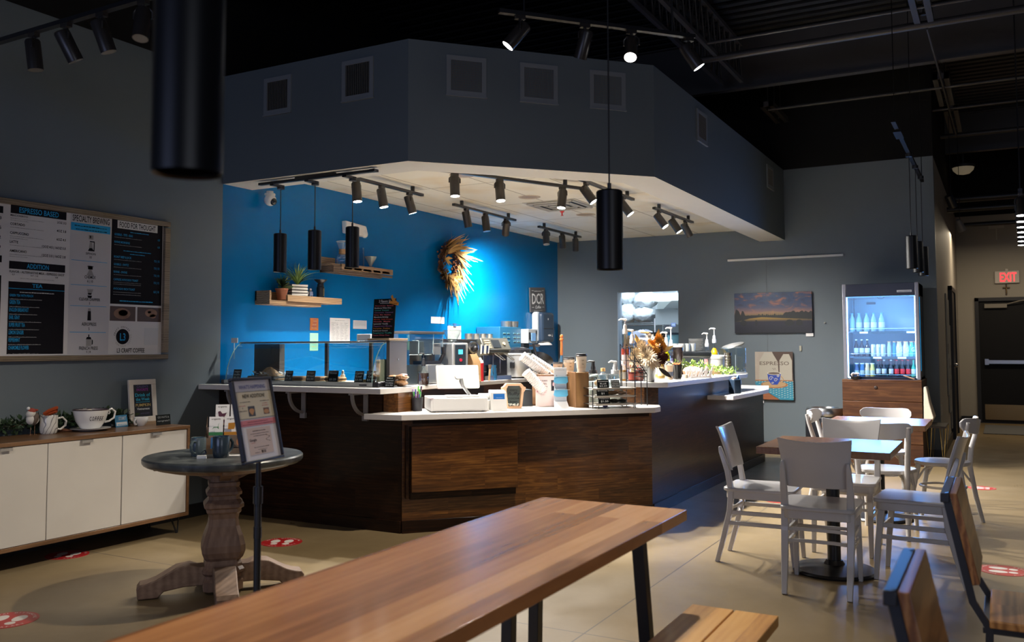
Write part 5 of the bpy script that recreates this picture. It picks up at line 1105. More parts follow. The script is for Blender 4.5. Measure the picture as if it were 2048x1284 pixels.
def f(p, M):
    for k, s in enumerate(('RAISE FUNDS', 'FOR ALEX\'S', 'CHEMOTHERAPY')): text(p, s, M @ Matrix.Translation((-.038, .195 - k * .024, 0)), .011, .085 - .012 * (k == 1) + .005 * (k == 2), 0)
    rect(p, M, .035, .082, .12, .205, .0004, 1); p.add([(.058 + .012 * cos(k * pi / 6), .172 + .016 * sin(k * pi / 6), .001) for k in range(12)], [tuple(range(12))], 2, M); rect(p, M, .045, .075, .125, .155, .0008, 0)
    for k in range(2): scribble(p, M, -.06, .0, .12 - k * .012, .006, 3)
    p.add([(-.082, .11, .0006), (-.078, .11, .0006), (-.07, .145, .0006), (-.066, .14, .0006), (-.064, .148, .0006), (-.074, .155, .0006)], [(0, 1, 2, 5), (2, 3, 4, 5)], 3, M)
t = sign('fundraiser_sheet', 'pink fundraiser sheet taped to the front of the wooden cup dispenser', (6.385, 3.20, ZM), radians(-46), .185, .235, .0, PM('sheet_pink', (.68, .55, .53), .5), f, [INK, PM('photo_black', (.03, .03, .04), .5), PM('photo_skin', (.5, .28, .3), .5), PM('ink_crimson', (.4, .05, .08), .6)], 'poster', .002, False); t.location = (6.322, 3.155, ZM + .003)
t = thing('mask_holder', 'white angled countertop holder with two blue masks clipped on it', 'mask holder', (6.225, 2.99, ZM), radians(-50))
g = MB(); g.box(-.05, .05, 0, .004, .055, .31).add([(-.05, .004, .06), (.05, .004, .06), (.06, -.045, 0), (-.06, -.045, 0), (-.05, .008, .06), (.05, .008, .06), (.06, -.041, 0), (-.06, -.041, 0)], [(0, 1, 2, 3), (4, 7, 6, 5), (0, 3, 7, 4), (1, 5, 6, 2), (2, 6, 7, 3)])
g.build('stand', PM('holder_white', (.66, .66, .68), .4), t, .002)
p = MB(); M = FR((0, -.0005, 0), (1, 0, 0), (0, 0, 1)); text(p, "LET'S COFFEE", M @ Matrix.Translation((0, .288, 0)), .008, .07, 0) if 0 else scribble(p, M, -.035, .035, .29, .008, 0); p.build('print', PM('grey_ink2', (.3, .3, .32), .7), t, smooth=0)
for k, z in enumerate((.2, .1)):
    q = thing('face_mask', ('upper', 'lower')[k] + ' of two light blue pleated masks on the white holder', 'face mask', (6.225, 2.99, ZM + z), radians(-50), 'blue masks on the white holder')
    MB().add([(-.058, -.012, 0), (-.05, -.02, .045), (.05, -.02, .045), (.058, -.012, 0), (.04, -.03, -.012), (-.04, -.03, -.012), (0, -.035, .02)], [(0, 5, 6, 1), (1, 6, 2), (2, 6, 4, 3), (6, 5, 4)]).build('cloth', PM('mask_blue', (.1, .38, .6), .6), q, .002)
    MB().tube([(-.06, -.03, .04), (-.03, -.032, .042), (.03, -.032, .042), (.066, -.03, .04)], .0015, 5).tube([(-.035, -.026, .056), (-.035, -.026, .04)], .003, 5).tube([(.035, -.026, .056), (.035, -.026, .04)], .003, 5).build('clip', STEEL, q)
t = thing('wooden_box', 'upright slatted wooden box between the mask holder and the wire rack', 'box', (6.34, 2.86, ZM), radians(-47))
MB().box(-.055, .055, 0, .19, 0, .27).build('body', wood('box_slats', (.1, .05, .018), (.2, .1, .035), (.3, .16, .06), .45, 'Z', 1.3, .05, 1, .1), t, .003)
MB().box(-.055, -.05, -.004, .19, 0, .275).box(.05, .055, -.004, .19, 0, .275).build('edge', MATS['holder_wood'], t)
# sample coffee cups on top
SLV = PM('cup_sleeve_tan', (.5, .36, .24), .7); CUPT = PM('cup_cream', (.62, .54, .44), .5)
def togo(label, x, y, z, h, r, body=CUPT, sleeve=None):
    t = thing('paper_coffee_cup', label, 'coffee cup', (x, y, z), radians(-50), 'display cups with black lids on the dispenser')
    MB().lathe([(0, 0), (r * .72, 0), (r * .98, h * .93), (r, h * .94), (0, h * .94)], 28).build('cup', body, t)
    if sleeve: MB().lathe([(r * .80, h * .22), (r * .93, h * .68), (r * .95, h * .68), (r * .82, h * .22)], 28).build('sleeve', sleeve, t)
    MB().lathe([(r * 1.03, h * .86), (r * 1.09, h * .87), (r * 1.09, h * .90), (r * 1.0, h * .92), (r * .95, h), (r * .8, h * 1.01), (r * .78, h * .975), (0, h * .975)], 28).build('lid', BLACKM, t)
    p = MB(); 
    for j, s in enumerate(('COFFEE', 'TEA')): text(p, s, FR((0, -r * .9 - .0015, h * (.62 - .2 * j)), (1, 0, 0), (0, -.12, 1)), .007, .018, 0)
    p.build('print', INK, t, smooth=0)
zt = ZM + .252
togo('shortest of the three display cups, all tan with a black lid', 6.45, 3.12, zt, .095, .041, PM('cup_tan', (.52, .37, .26), .6))
togo('middle display cup, cream with a pale sleeve and dome on its black lid', 6.50, 3.045, zt, .135, .047, CUPT, SLV)
togo('tallest display cup, standing at the right over the mask holder', 6.42, 2.90, ZM + .27, .145, .044, CUPT, PM('cup_sleeve_pale', (.55, .45, .34), .7))
# beer-tap style handle (blue and orange) with bulb beads
t = thing('tap_handle', 'tall slim orange and blue painted tap handle rising behind the display cups', 'tap handle', (7.15, 3.42, .955))
MB().cyl(0, 0, 0, .17, .02, n=16).cyl(0, 0, .17, .3, .011, n=12).build('body', PM('tap_blue', (.03, .09, .16), .3), t)
MB().lathe([(.01, .3), (.013, .31), (.011, .42), (.012, .43), (.018, .435), (.018, .445), (.01, .45), (.016, .465), (.012, .48), (0, .485)], 14).build('grip', PM('tap_orange', (.45, .13, .03), .4), t)
# three-tier wire rack
t = thing('wire_snack_rack', 'black three-tier wire rack with beige tray edges at the right end of the low worktop', 'snack rack', (6.25, 2.72, ZM), radians(-38))
w_ = .36; dp = .20
wr = MB()
for (x, y, z1) in ((0, .02, .205), (0, dp, .21), (w_, .0, .39), (w_, dp, .32)): wr.tube([(x, y, 0), (x, y, z1)], .0045, 6)
for k, z in enumerate((.035, .095, .155)):
    y0 = (.0, .012, .02)[k] - .02
    wr.tube([(0, y0 + .02, z - .008), (w_, y0 + .02, z - .008)], .003, 6).tube([(0, dp, z), (w_, dp, z)], .003, 6).tube([(0, y0, z - .008), (0, dp, z)], .003, 6).tube([(w_, y0, z - .008), (w_, dp, z)], .003, 6)
    for q in range(10): wr.tube([(w_ * (q + .5) / 10, y0 + .01, z - .008), (w_ * (q + .5) / 10, dp, z - .003)], .0014, 4)
wr.tube([(0, 0, .012), (w_, 0, .012)], .003, 6).tube([(0.04, 0, 0), (.04, 0, .035)], .004, 6).tube([(w_ - .02, -.01, 0), (w_ - .02, -.01, .035)], .003, 6)
wr.build('wire_frame', BLACKM, t)
for k, z in enumerate((.035, .095, .155)):
    MB().box(.0 - .01 * k, w_ - .015 * k, -.028 + .006 * k, -.016 + .006 * k, z - .012, z + .002).box(0, w_, -.02, dp, z - .004, z - .001).build('tray', PM('tray_beige', (.5, .46, .4), .4), t, .002)
def cardr(label, dx, z, rows, w=.1, h=.06, mt=CHALK, lean=.15):
    M = Matrix.Translation((6.25, 2.72, ZM)) @ Matrix.Rotation(radians(-38), 4, 'Z'); p_ = M @ Vector((dx, -.012, z))
    def f(p, M):
        for k, s in enumerate(rows): text(p, s, M @ Matrix.Translation((0, h * (1 - (k + 1) / (len(rows) + .5)), 0)), h * .5 / len(rows), min(w * .85, .013 * len(s)), 0)
    return sign('price_card', label, tuple(p_), radians(-38), w, h, lean, mt, f, CHALKW, 'price card')
cardr('chalk price card reading Cinnamon Roll $3.25, on the top tier of the wire rack', .075, .158, ('Cinnamon', 'Roll', '$3.25'), .1, .062)
cardr('grey chalk price card reading Kodiak, second on the top tier of the wire rack', .185, .158, ('Kodiak', 'Oats', '$2.50'), .075, .06, PM('chalk_grey', (.12, .13, .12), .6), .3)
cardr('chalk price card on the middle tier of the wire rack, faintly lettered', .07, .098, ('Brownie', '$1'), .1, .055)
cardr('chalk price card reading Pistachios $1.50, on the bottom tier of the wire rack', .085, .038, ('Pistachios', '$1.50'), .1, .056)
RM = Matrix.Translation((6.25, 2.72, ZM)) @ Matrix.Rotation(radians(-38), 4, 'Z')
for k, (dx, dy, z, sx, mt, lab) in enumerate(((.2, .09, .099, .06, FOOD, 'wrapped brownie lying on the middle tier of the wire rack, left one'), (.29, .09, .099, .05, COOK, 'wrapped brownie lying on the middle tier of the wire rack, right one'), (.22, .08, .038, .05, PM('black_packet', (.02, .02, .02), .2), 'shiny black snack packet on the bottom tier of the wire rack, left one'), (.3, .09, .038, .05, PM('black_packet', (.02, .02, .02), .2), 'shiny black snack packet on the bottom tier of the wire rack, right one'))):
    t = thing('snack_packet', lab, 'snack', tuple(RM @ Vector((dx, dy, z))), radians(-38 + 12 * k), 'wrapped snacks in the wire rack'); MB().ball(0, 0, .014, sx, .04, .016, 14, 8, jit=.1).build('packet', mt, t)
t = thing('cinnamon_roll_box', 'clear lidded plastic box with rolls on the top tier of the wire rack', 'plastic box', tuple(RM @ Vector((.1, .1, .16))), radians(-38))
MB().box(-.07, .11, -.06, .07, 0, .1).build('box', GLASS, t, .02); MB().ball(0, 0, .03, .04, .04, .028).build('roll', FOOD, t)
o = tag(MB().ball(0, 0, .015, .025, .02, .015).build('plastic_disc', PM('cap_blue', (.02, .06, .4), .4)), 'small blue cap lying under the wire rack', 'cap'); o.location = tuple(RM @ Vector((.13, .06, 0)))


# ------------------------------------------------------------------ bottles
def pump(mb_par, x, z, h, mat, fl=1, rz=0, neck=.012):
    M = Matrix.Translation((x, 0, z)) @ Matrix.Rotation(rz, 4, 'Z'); g = MB()
    g.lathe([(neck * 1.5, 0), (neck * 1.6, .03), (neck * 1.15, .045), (neck * 1.0, .075), (.006, .08), (.006, h - .012)], 16, M=M).lathe([(.008, h - .02), (.016, h - .012), (.016, h - .004), (.0, h)], 14, M=M)
    g.tube([(0, 0, h - .008), (-.035 * fl, 0, h - .004), (-.055 * fl, 0, h - .016)], [.009, .007, .004], 8, M=M); g.build('pump', mat, mb_par)


def bottle(label, x, y, z, r, h, liq, fill=.7, lab=None, pumph=0, pmat=WHITE, neck=.014, sh=.62, rz=0, group='syrup bottles on the right bar', cap=None, name='syrup_bottle', cat='bottle', liqmat=None):
    t = thing(name, label, cat, (x, y, z), rz, group)
    MB().lathe([(0, 0), (r * .96, 0), (r, .01), (r, h * sh), (r * .85, h * (sh + .07)), (neck * 1.1, h * (sh + .2)), (neck, h * (sh + .22)), (neck, h)], 24, close=False).build('bottle', GLASS, t)
    if liq:
        zf = h * fill; pr = [(0, .004), (r * .93, .006), (r * .94, min(zf, h * sh))]
        if fill > sh + .1: pr += [(r * .8, h * (sh + .07)), (neck * 1.0, h * min(fill, sh + .18))]
        pr += [(0, pr[-1][1] + .0005)]
        MB().lathe(pr, 24).build('liquid', liqmat or PM('liquid_%.2f_%.2f_%.2f' % liq, liq, .12), t)
    if lab:
        g = MB(); zl0, zl1 = h * .14, h * sh * .82; n = 12; vs_ = []
        for k in range(n + 1): a = -pi / 2 - 1.1 + 2.2 * k / n; vs_ += [((r + .0008) * cos(a), (r + .0008) * sin(a), zl0), ((r + .0008) * cos(a), (r + .0008) * sin(a), zl1)]
        g.add(vs_, [(2 * k, 2 * k + 2, 2 * k + 3, 2 * k + 1) for k in range(n)]); g.build('label', PM('label_%.2f_%.2f_%.2f' % lab, lab, .6), t)
    if pumph: pump(t, 0, h - .012, pumph, pmat, 1, 0, neck)
    elif cap: MB().cyl(0, 0, h - .015, h + .012, neck * 1.35, n=14).build('cap', cap, t)
    return t


RV = -1.07  # facing the camera
AMB = (.28, .06, .01); YEL = (.75, .5, .02); ROSE = (.4, .05, .02); PALE = (.6, .42, .15)
bottle('red syrup bottle with grey label and white pump, tallest at the left', 7.08, 2.79, ZB, .037, .41, ROSE, .72, (.45, .4, .4), .13, rz=RV, sh=.66)
bottle('pale yellow syrup bottle with white pump, just right of the red one', 7.24, 2.79, ZB + .02, .037, .31, PALE, .6, (.6, .5, .25), .12, rz=RV)
bottle('clear syrup bottle with short white pump, behind the wheat of the bouquet', 7.645, 2.86, ZB, .037, .28, (.5, .45, .3), .4, (.5, .5, .5), .1, rz=RV)
bottle('short amber bottle low in the wire caddy', 6.96, 2.76, ZB, .036, .16, (.5, .22, .04), .6, (.6, .55, .45), 0, rz=RV, cap=WHITE)
bottle('round dark red jar in the wire caddy beside the bucket', 6.95, 2.68, ZB, .036, .13, (.14, .015, .01), .7, (.3, .05, .03), 0, rz=RV, cap=PM('cap_brown', (.2, .08, .03), .5))
bottle('pinkish-red bottle just left of the metal bucket', 7.0, 2.635, ZB, .036, .14, (.35, .06, .04), .8, (.5, .2, .15), 0, rz=RV, cap=RED)
bottle('clear pump bottle right of the bouquet, nearly empty', 7.8, 2.75, ZB, .037, .27, (.65, .5, .12), .15, (.6, .58, .5), .11, rz=RV)
bottle('bright yellow syrup bottle with white pump, right of the bouquet', 8.10, 2.78, ZB, .04, .31, (.7, .6, .01), .8, (.65, .62, .5), .13, rz=RV)
bottle('golden syrup bottle standing in front of the bright yellow one', 7.63, 2.67, ZB, .036, .22, (.5, .28, .05), .75, (.6, .5, .3), .11, rz=RV)
bottle('purple-capped bottle with tall white pump, left of the coffee hopper', 8.39, 2.83, ZB, .038, .29, (.25, .2, .35), .6, (.45, .4, .5), .2, rz=RV, name='syrup_bottle')
bottle('amber syrup bottle low behind the dark patterned cup', 7.74, 2.60, ZB, .03, .1, (.4, .15, .02), .8, None, 0, rz=RV, cap=PM('cap_brown', (.2, .08, .03), .5))
bottle('slim clear bottle with white pump beside the stacked plates', 9.6, 2.83, ZB, .04, .3, (.5, .5, .45), .2, (.45, .2, .2), .15, rz=RV)
bottle('orange-yellow syrup bottle with white pump, standing apart beside the plates', 9.47, 2.71, ZB, .046, .34, (.75, .42, .01), .82, (.65, .6, .5), .16, rz=RV)
for k, (x, y, lab, c_) in enumerate(((6.60, 2.98, 'white-pumped clear sauce jar, left of three behind the wire rack', WHITE), (6.72, 2.93, 'black-pumped clear sauce jar in the middle behind the wire rack', BLACKM), (6.75, 2.75, 'white-pumped slim jar, right of three behind the wire rack', WHITE))):
    t = thing('pump_jar', lab, 'jar', (x, y, ZM + .001), RV, 'pump jars behind the wire rack')
    MB().lathe([(0, 0), (.05, 0), (.056, .02), (.056, .2), (.045, .235), (.03, .245), (.03, .27)], 22, close=False).build('jar', GLASS, t)
    MB().lathe([(0, .005), (.05, .006), (.051, .15 - .03 * k), (0, .15 - .03 * k)], 22).build('sauce', PM('sauce_cream', (.6, .55, .45), .4), t)
    MB().cyl(0, 0, .25, .28, .033, n=18).build('lid', c_, t); pump(t, 0, .27, .085, c_, 1, 0, .013)
bottle('clear stoppered bottle with cork just left of the wire caddy', 6.90, 2.92, ZM + .15, .04, .13, (.4, .42, .45), .3, None, 0, rz=RV, cap=PM('cork', (.5, .3, .12), .7))
# wire caddy
t = thing('wire_caddy', 'stepped black wire bottle caddy at the corner of the right bar', 'wire caddy', (6.66, 2.60, ZM), radians(-38))
g = MB()
for (x0, x1, z0, z1) in ((-.02, .06, .36, .46), (.05, .13, .3, .38), (.1, .17, .23, .31)):
    for z in (z0, z1 - .03 * (x0 > 0)): g.tube([(x0, 0, z), (x1, 0, z), (x1, .09, z), (x0, .09, z)], .0028, 5, closed=True)
    for q in range(5): x = x0 + (x1 - x0) * q / 4; g.tube([(x, 0, z0), (x, 0, z1)], .0018, 5)
g.tube([(-.02, 0, 0), (-.02, 0, .49), (.17, 0, .25), (.17, 0, 0)], .004, 6).tube([(-.02, .09, 0), (-.02, .09, .49), (.17, .09, .25), (.17, .09, 0)], .004, 6)
for z in (.02, .2, .3): g.tube([(-.02, 0, z), (.17, 0, min(z, .25))], .0025, 5)
g.build('wire_frame', BLACKM, t)
# bucket with dried flowers
t = thing('metal_bucket', 'tapered galvanised metal bucket holding the dried bouquet', 'bucket', (6.985, 2.545, ZB), RV); t.scale = (1.1, 1.1, 1.22)
MB().lathe([(0, 0), (.036, 0), (.04, .004), (.052, .125), (.056, .13), (.052, .132), (.038, .01), (0, .01)], 32).build('bucket', PM('galvanised', (.36, .37, .36), .38, .85, var=.35, vscale=25), t)
random.seed(11)
fl = thing('dried_bouquet', 'dried flower bouquet of cream daisies, wheat leaves and dark red blooms', 'flowers', (6.985, 2.545, ZB + .03), RV); fl.scale = (1.45, 1.45, 1.4)
def petals(mb, c, r, n, mi, up=.7, wid=.12, layers=2):
    c = Vector(c)
    nrm = Vector((random.uniform(-.5, .5), -1, random.uniform(.0, .8))).normalized()
    a = nrm.cross(Vector((0, 0, 1))).normalized(); b = a.cross(nrm)
    for l in range(layers):
        for k in range(n):
            g = 2 * pi * (k + .5 * l) / n + random.uniform(-.1, .1); R = r * (1 - .3 * l) * random.uniform(.8, 1.1); d = (a * cos(g) + b * sin(g)); s_ = d.cross(nrm)
            tip = c + d * R + nrm * (R * up * (.3 + .5 * l)); mid = c + d * R * .55 + nrm * R * .1
            mb.add([c, mid + s_ * R * wid, tip, mid - s_ * R * wid], [(0, 1, 2, 3)], mi)
def leafset(mb, base, d, L_, w, mi, curl=0):
    base = Vector(base); d = Vector(d).normalized(); s_ = d.cross(Vector((.3, -1, .2))).normalized(); n = 5; vs_ = []
    for k in range(n + 1):
        u = k / n; c_ = base + d * L_ * u + Vector((0, -curl * u * u * L_, -abs(curl) * u * u * L_ * .5)); q = w * sin(pi * min(1, u * .9 + .1)) 
        vs_ += [c_ + s_ * q, c_ - s_ * q + Vector((0, -q * .6, 0))]
    mb.add(vs_, [(2 * k, 2 * k + 1, 2 * k + 3, 2 * k + 2) for k in range(n)], mi)
for nm, lst, mt in (('daisy', (((-.06, -.05, .105), .055), ((-.02, -.075, .125), .06), ((-.03, -.05, .165), .05), ((.01, -.08, .09), .05), ((-.08, -.03, .15), .045), ((-.095, -.04, .105), .04), ((-.05, -.02, .2), .035)), PM('petal_cream', (.93, .76, .52), .7)),
                    ('dark_bloom', (((.065, -.05, .115), .045), ((.05, -.04, .155), .04), ((.085, -.03, .13), .03), ((.04, -.06, .085), .03)), PM('petal_dark_red', (.1, .02, .012), .7)),
                    ('orange_bloom', (((.02, -.04, .2), .04), ((.05, -.03, .225), .04), ((.03, -.05, .165), .03), ((.075, -.02, .19), .035)), PM('petal_orange', (.85, .38, .05), .7)),
                    ('white_bloom', (((-.01, -.05, .175), .022), ((.0, -.04, .24), .03)), PM('petal_white', (.7, .6, .5), .7))):
    for c_, r in lst:
        g = MB(); petals(g, c_, r, 18, 0, layers=3); g.m = [0 if random.random() < .6 else 1 for _ in g.m]; g.ball(c_[0], c_[1] + .012, c_[2], r * .4, r * .25, r * .4, 8, 6, 2); g.build(nm, [mt, PM(nm + '_shade', tuple(q * .8 for q in mt.node_tree.nodes['Principled BSDF'].inputs['Base Color'].default_value[:3]), .8), PM(nm + '_core', tuple(q * .35 for q in mt.node_tree.nodes['Principled BSDF'].inputs['Base Color'].default_value[:3]), .8)], fl, smooth=0)
for base, d, L_, w, curl in (((-.03, 0, .15), (-.45, -.1, 1), .13, .016, .1), ((-.02, 0, .16), (-.75, 0, 1), .11, .014, .2), ((.03, 0, .18), (.45, 0, 1), .1, .014, .1), ((.04, 0, .2), (.2, 0, 1), .1, .014, -.1), ((.06, 0, .14), (.9, -.1, .8), .1, .014, .3), ((0, 0, .2), (.1, 0, 1), .07, .014, .1)):
    g = MB(); leafset(g, base, d, L_, w, 0, curl); g.build('dried_leaf', PM('leaf_straw', (.93, .6, .2), .6), fl)
g = MB(); leafset(g, (.05, -.03, .06), (.8, 0, -.6), .09, .014, 0, .1); g.build('dark_leaf', PM('leaf_dark', (.03, .02, .01), .6), fl)
g = MB()
for k in range(10): g.tube([(random.uniform(-.02, .02), 0, 0), (random.uniform(-.05, .07), random.uniform(-.03, .02), .2)], .002, 5)
g.build('stems', PM('stem_brown', (.2, .13, .05), .8), fl)
# snack cup and dark cup
t = thing('treat_cup', 'glossy dark tapered cup filled with orange dried fruit', 'cup', (7.66, 2.53, ZB), RV); t.scale = (1, 1, 1.3)
MB().lathe([(0, 0), (.036, 0), (.037, .01), (.034, .04), (.046, .095), (.047, .1), (.044, .1), (.0, .09)], 30).build('cup', PM('cup_dark_gloss', (.02, .02, .02), .08, .4), t)
g = MB(); random.seed(2)
for k in range(26): g.ball(random.uniform(-.035, .035), random.uniform(-.035, .035), .1 + random.uniform(-.004, .012), .009, .007, .005, 6, 4)
tag(g.build('dried_fruit', PM('fruit_orange', (.6, .15, .04), .5)), 'orange dried fruit pieces heaped in the glossy dark cup', 'dried fruit', kind='stuff').location = (7.66, 2.53, ZB + .03)
t = thing('patterned_cup', 'tan paper cup with dark curved pattern left of the glossy dark cup', 'cup', (7.53, 2.56, ZB), RV)
MB().lathe([(0, 0), (.03, 0), (.038, .125), (.04, .128), (0, .128)], 26).build('cup', PM('cup_wood_tan', (.45, .33, .22), .5), t)
MB().lathe([(.0325, .03), (.0352, .07), (.0335, .03)], 26).tube([(-.03, -.02, .13), (-.01, -.03, .155), (.02, -.02, .14)], .006).build('band', PM('band_dark', (.04, .05, .07), .4), t)
t = thing('coffee_hopper', 'dark glass coffee hopper with silver rim left of the black machine', 'hopper', (8.26, 2.72, ZB), RV); t.scale = (1, 1, 1.15)
MB().lathe([(0, 0), (.05, 0), (.05, .06), (.02, .09), (.045, .12), (.052, .25), (.0, .25)], 26).build('hopper', PM('hopper_dark', (.025, .018, .02), .1), t)
MB().lathe([(.053, .245), (.056, .25), (.053, .26), (0, .262)], 26).build('rim', PM('rim_pale', (.6, .58, .56), .3), t)
# black coffee machine behind with rack of cups and plates on top
t = thing('black_machine', 'black rounded espresso machine whose top tray carries glasses and plates', 'coffee machine', (9.08, 2.86, ZB), RV + .3)
MB().box(-.2, .2, -.12, .16, .17, .24).build('top_tray', PM('machine_black', (.015, .017, .02), .22), t, .025, seg=4)
MB().add([(-.22, -.08, .16), (-.12, -.08, .16), (-.06, -.08, 0), (-.22, -.08, 0), (-.22, .12, .16), (-.12, .12, .16), (-.06, .12, 0), (-.22, .12, 0)], [(0, 3, 2, 1), (4, 5, 6, 7), (0, 1, 5, 4), (1, 2, 6, 5), (3, 0, 4, 7)]).build('body', PM('machine_black', (.015, .017, .02), .22), t, .01)
MB().box(-.2, .2, -.05, .16, 0, .03).build('base', PM('machine_black', (.015, .017, .02), .22), t, .01)
pl = thing('plate', '', 'plate'); MB().lathe([(0, 0), (.05, 0), (.07, .006), (.078, .012), (.079, .0135), (.068, .009), (0, .004)], 32).build('plate_body', WHITECUP, pl)
for k in range(9):
    lab = 'white plate in the stack on the black machine, ' + ('bottom one', 'second from the bottom', 'third from the bottom', 'fourth from the bottom', 'fifth, the middle one', 'fourth from the top', 'third from the top', 'second from the top', 'topmost, seen as an open rim')[k]
    if k == 0: pl.location = (9.19, 2.83, ZB + .241); pl['label'] = lab; pl['group'] = 'white plates stacked on the black machine'
    else: dup(pl, (9.19 + .001 * (k % 3), 2.83, ZB + .241 + .0145 * k), 0, lab)
gl = thing('drinking_glass', '', 'glass'); MB().lathe([(0, 0), (.03, 0), (.036, .08), (.034, .08), (.028, .006), (0, .006)], 20).build('glass_body', PM('frosted_glass', (.55, .57, .58), .12, .15), gl); first = True
for k, (x, y, lab) in enumerate(((8.98, 2.98, 'rear left drinking glass on the black machine'), (9.08, 2.96, 'rear right drinking glass, next to the plates'), (8.93, 2.90, 'front left drinking glass on the black machine'), (8.98, 2.86, 'front middle white tumbler on the black machine'), (9.04, 2.82, 'front right white tumbler before the plates'))):
    if first: gl.location = (x, y, ZB + .241); gl['label'] = lab; gl['group'] = 'glasses on the black machine'; first = False
    else: dup(gl, (x, y, ZB + .241), 0, lab)
# thankful sign, pumpkin, greenery, candle
t = thing('word_sign', 'white scripted wooden word Thankful standing on the bar', 'word sign', (8.09, 2.46, ZB), radians(-52))
g = MB(); cu = bpy.data.curves.new('w', 'FONT'); cu.body = 'thankful'; cu.size = .13; cu.extrude = .006; cu.shear = .35; cu.offset = .0022; cu.space_character = .86
ob = bpy.data.objects.new('w', cu); C.objects.link(ob); dg = bpy.context.evaluated_depsgraph_get(); me = ob.evaluated_get(dg).to_mesh()
vv = [tuple(v.co) for v in me.vertices]; x0 = min(v[0] for v in vv); x1 = max(v[0] for v in vv); s_ = .27 / (x1 - x0)
g.add([((v[0] - x0) * s_ - .135, v[1], v[2]) for v in vv], [tuple(p_.vertices) for p_ in me.polygons], 0, FR((0, 0, .008), (1, 0, 0), (0, 0, 1))); bpy.data.objects.remove(ob)
g.box(-.13, .12, -.004, .01, 0, .012); g.build('word', PM('whitewash_letters', (.6, .55, .52), .6), t)
t = thing('small_pumpkin', 'speckled cream and orange pumpkin behind the scripted word sign', 'pumpkin', (8.28, 2.585, ZB), RV)
g = MB(); n = 32; pr = [(.0, 0), (.04, .0), (.072, .03), (.078, .06), (.06, .09), (.02, .1), (0, .095)]; vs_ = []
for r, z in pr:
    for k in range(n): q = 1 + .07 * cos(8 * 2 * pi * k / n); vs_.append((r * q * 1.15 * cos(2 * pi * k / n), r * q * 1.15 * sin(2 * pi * k / n), z))
g.add(vs_, [(j * n + k, j * n + (k + 1) % n, (j + 1) * n + (k + 1) % n, (j + 1) * n + k) for j in range(len(pr) - 1) for k in range(n)]); g.build('body', PM('pumpkin_speckle', (.55, .35, .22), .6, var=.6, vscale=60), t)
MB().tube([(0, 0, .09), (.01, 0, .115)], .008, 8).build('stem', PM('stem_brown', (.2, .13, .05), .8), t)
g = MB(); random.seed(9); path = [(8.35, 2.68, ZB + .1), (8.5, 2.6, ZB + .1), (8.62, 2.53, ZB + .08), (8.8, 2.48, ZB + .05), (9.0, 2.45, ZB + .03), (9.2, 2.42, ZB + .02)]
leafy(g, path, 420, .05, .035); leafy(g, [(8.2, 2.72, ZB + .12), (8.35, 2.68, ZB + .13)], 80, .04, .035); g.v = [(x, y, max(z, ZB + .002)) for x, y, z in g.v]
tag(g.build('greenery_sprig', PM('spring_green', (.22, .34, .07), .5, var=.6, vscale=60), smooth=0), 'bright green leafy sprig trailing beside the word sign', 'greenery')
t = thing('tea_light', 'small round cream candle before the word sign', 'candle', (7.88, 2.53, ZB)); MB().cyl(0, 0, 0, .035, .026, n=20).build('glass_cup', PM('candle_cream', (.55, .45, .33), .4), t)
t = thing('food_container', 'white lidded food container showing its brown contents below', 'container', (9.22, 2.62, ZB), RV); t.scale = (1.15, 1.15, 1.25)
MB().lathe([(0, 0), (.062, 0), (.068, .06), (0, .06)], 30).build('lower_part', PM('container_brown', (.25, .15, .07), .4), t); MB().lathe([(.068, .06), (.078, .135), (0, .135)], 30).build('container', PM('container_white', (.55, .54, .56), .35), t); MB().lathe([(.082, .13), (.084, .15), (.07, .16), (0, .16)], 30).build('lid', PM('lid_white', (.72, .7, .7), .3), t)
t = thing('cup_tower', 'tall stack of dark metallic cups left of the water dispenser', 'cups', (9.17, 2.485, ZB), RV)
pr = [(0, 0), (.032, 0)]
for k in range(7): pr += [(.036, .02 + k * .028), (.0385, .024 + k * .028), (.034, .028 + k * .028)]
pr += [(.038, .225), (.03, .226), (0, .21)]; MB().lathe(pr, 26).build('cups', PM('gunmetal', (.12, .11, .1), .25, .8), t)
# drink dispenser
t = thing('drink_dispenser', 'clear rectangular water dispenser with tilted steel lid and tap', 'drink dispenser', (9.53, 2.53, ZB + .0), radians(-40))
MB().box(-.11, .11, -.09, .09, .012, .28).build('tank', GLASS, t, .01); MB().box(-.115, .115, -.095, .095, 0, .014).build('base', PM('dispenser_base', (.5, .5, .52), .3), t, .004)
MB().lathe([(0, 0), (.11, .0), (.125, .008), (.12, .016), (.04, .03), (0, .03)], 32, M=Matrix.Translation((.01, 0, .29)) @ Matrix.Rotation(radians(-16), 4, 'Y')).build('lid', STEEL, t)
MB().tube([(.11, 0, .03), (.15, 0, .035), (.155, 0, .01)], .009, 10).tube([(.14, 0, .035), (.14, 0, .06), (.165, 0, .065)], .006, 8).build('tap', STEEL, t)
MB().tube([(.0, -.05, .02), (.0, -.05, .2)], .004, 8).build('ice_tube', PM('ice_clear', (.6, .62, .65), .1), t)
t = thing('napkin_box', 'dark bottle-shaped jug standing on the far ledge below the dispenser', 'jug', (8.73, 2.30, .87), radians(-30))
MB().box(-.05, .05, -.04, .04, 0, .14).build('body', PM('jug_dark', (.02, .035, .06), .25), t, .01); MB().tube([(0.02, 0, .14), (.04, 0, .17), (.055, 0, .14), (.055, 0, .1)], .012, 8).build('handle', PM('jug_blue', (.03, .09, .2), .3), t); MB().ball(-.01, 0, .145, .03, .025, .018).build('lid', PM('jug_lid', (.35, .22, .16), .5), t)
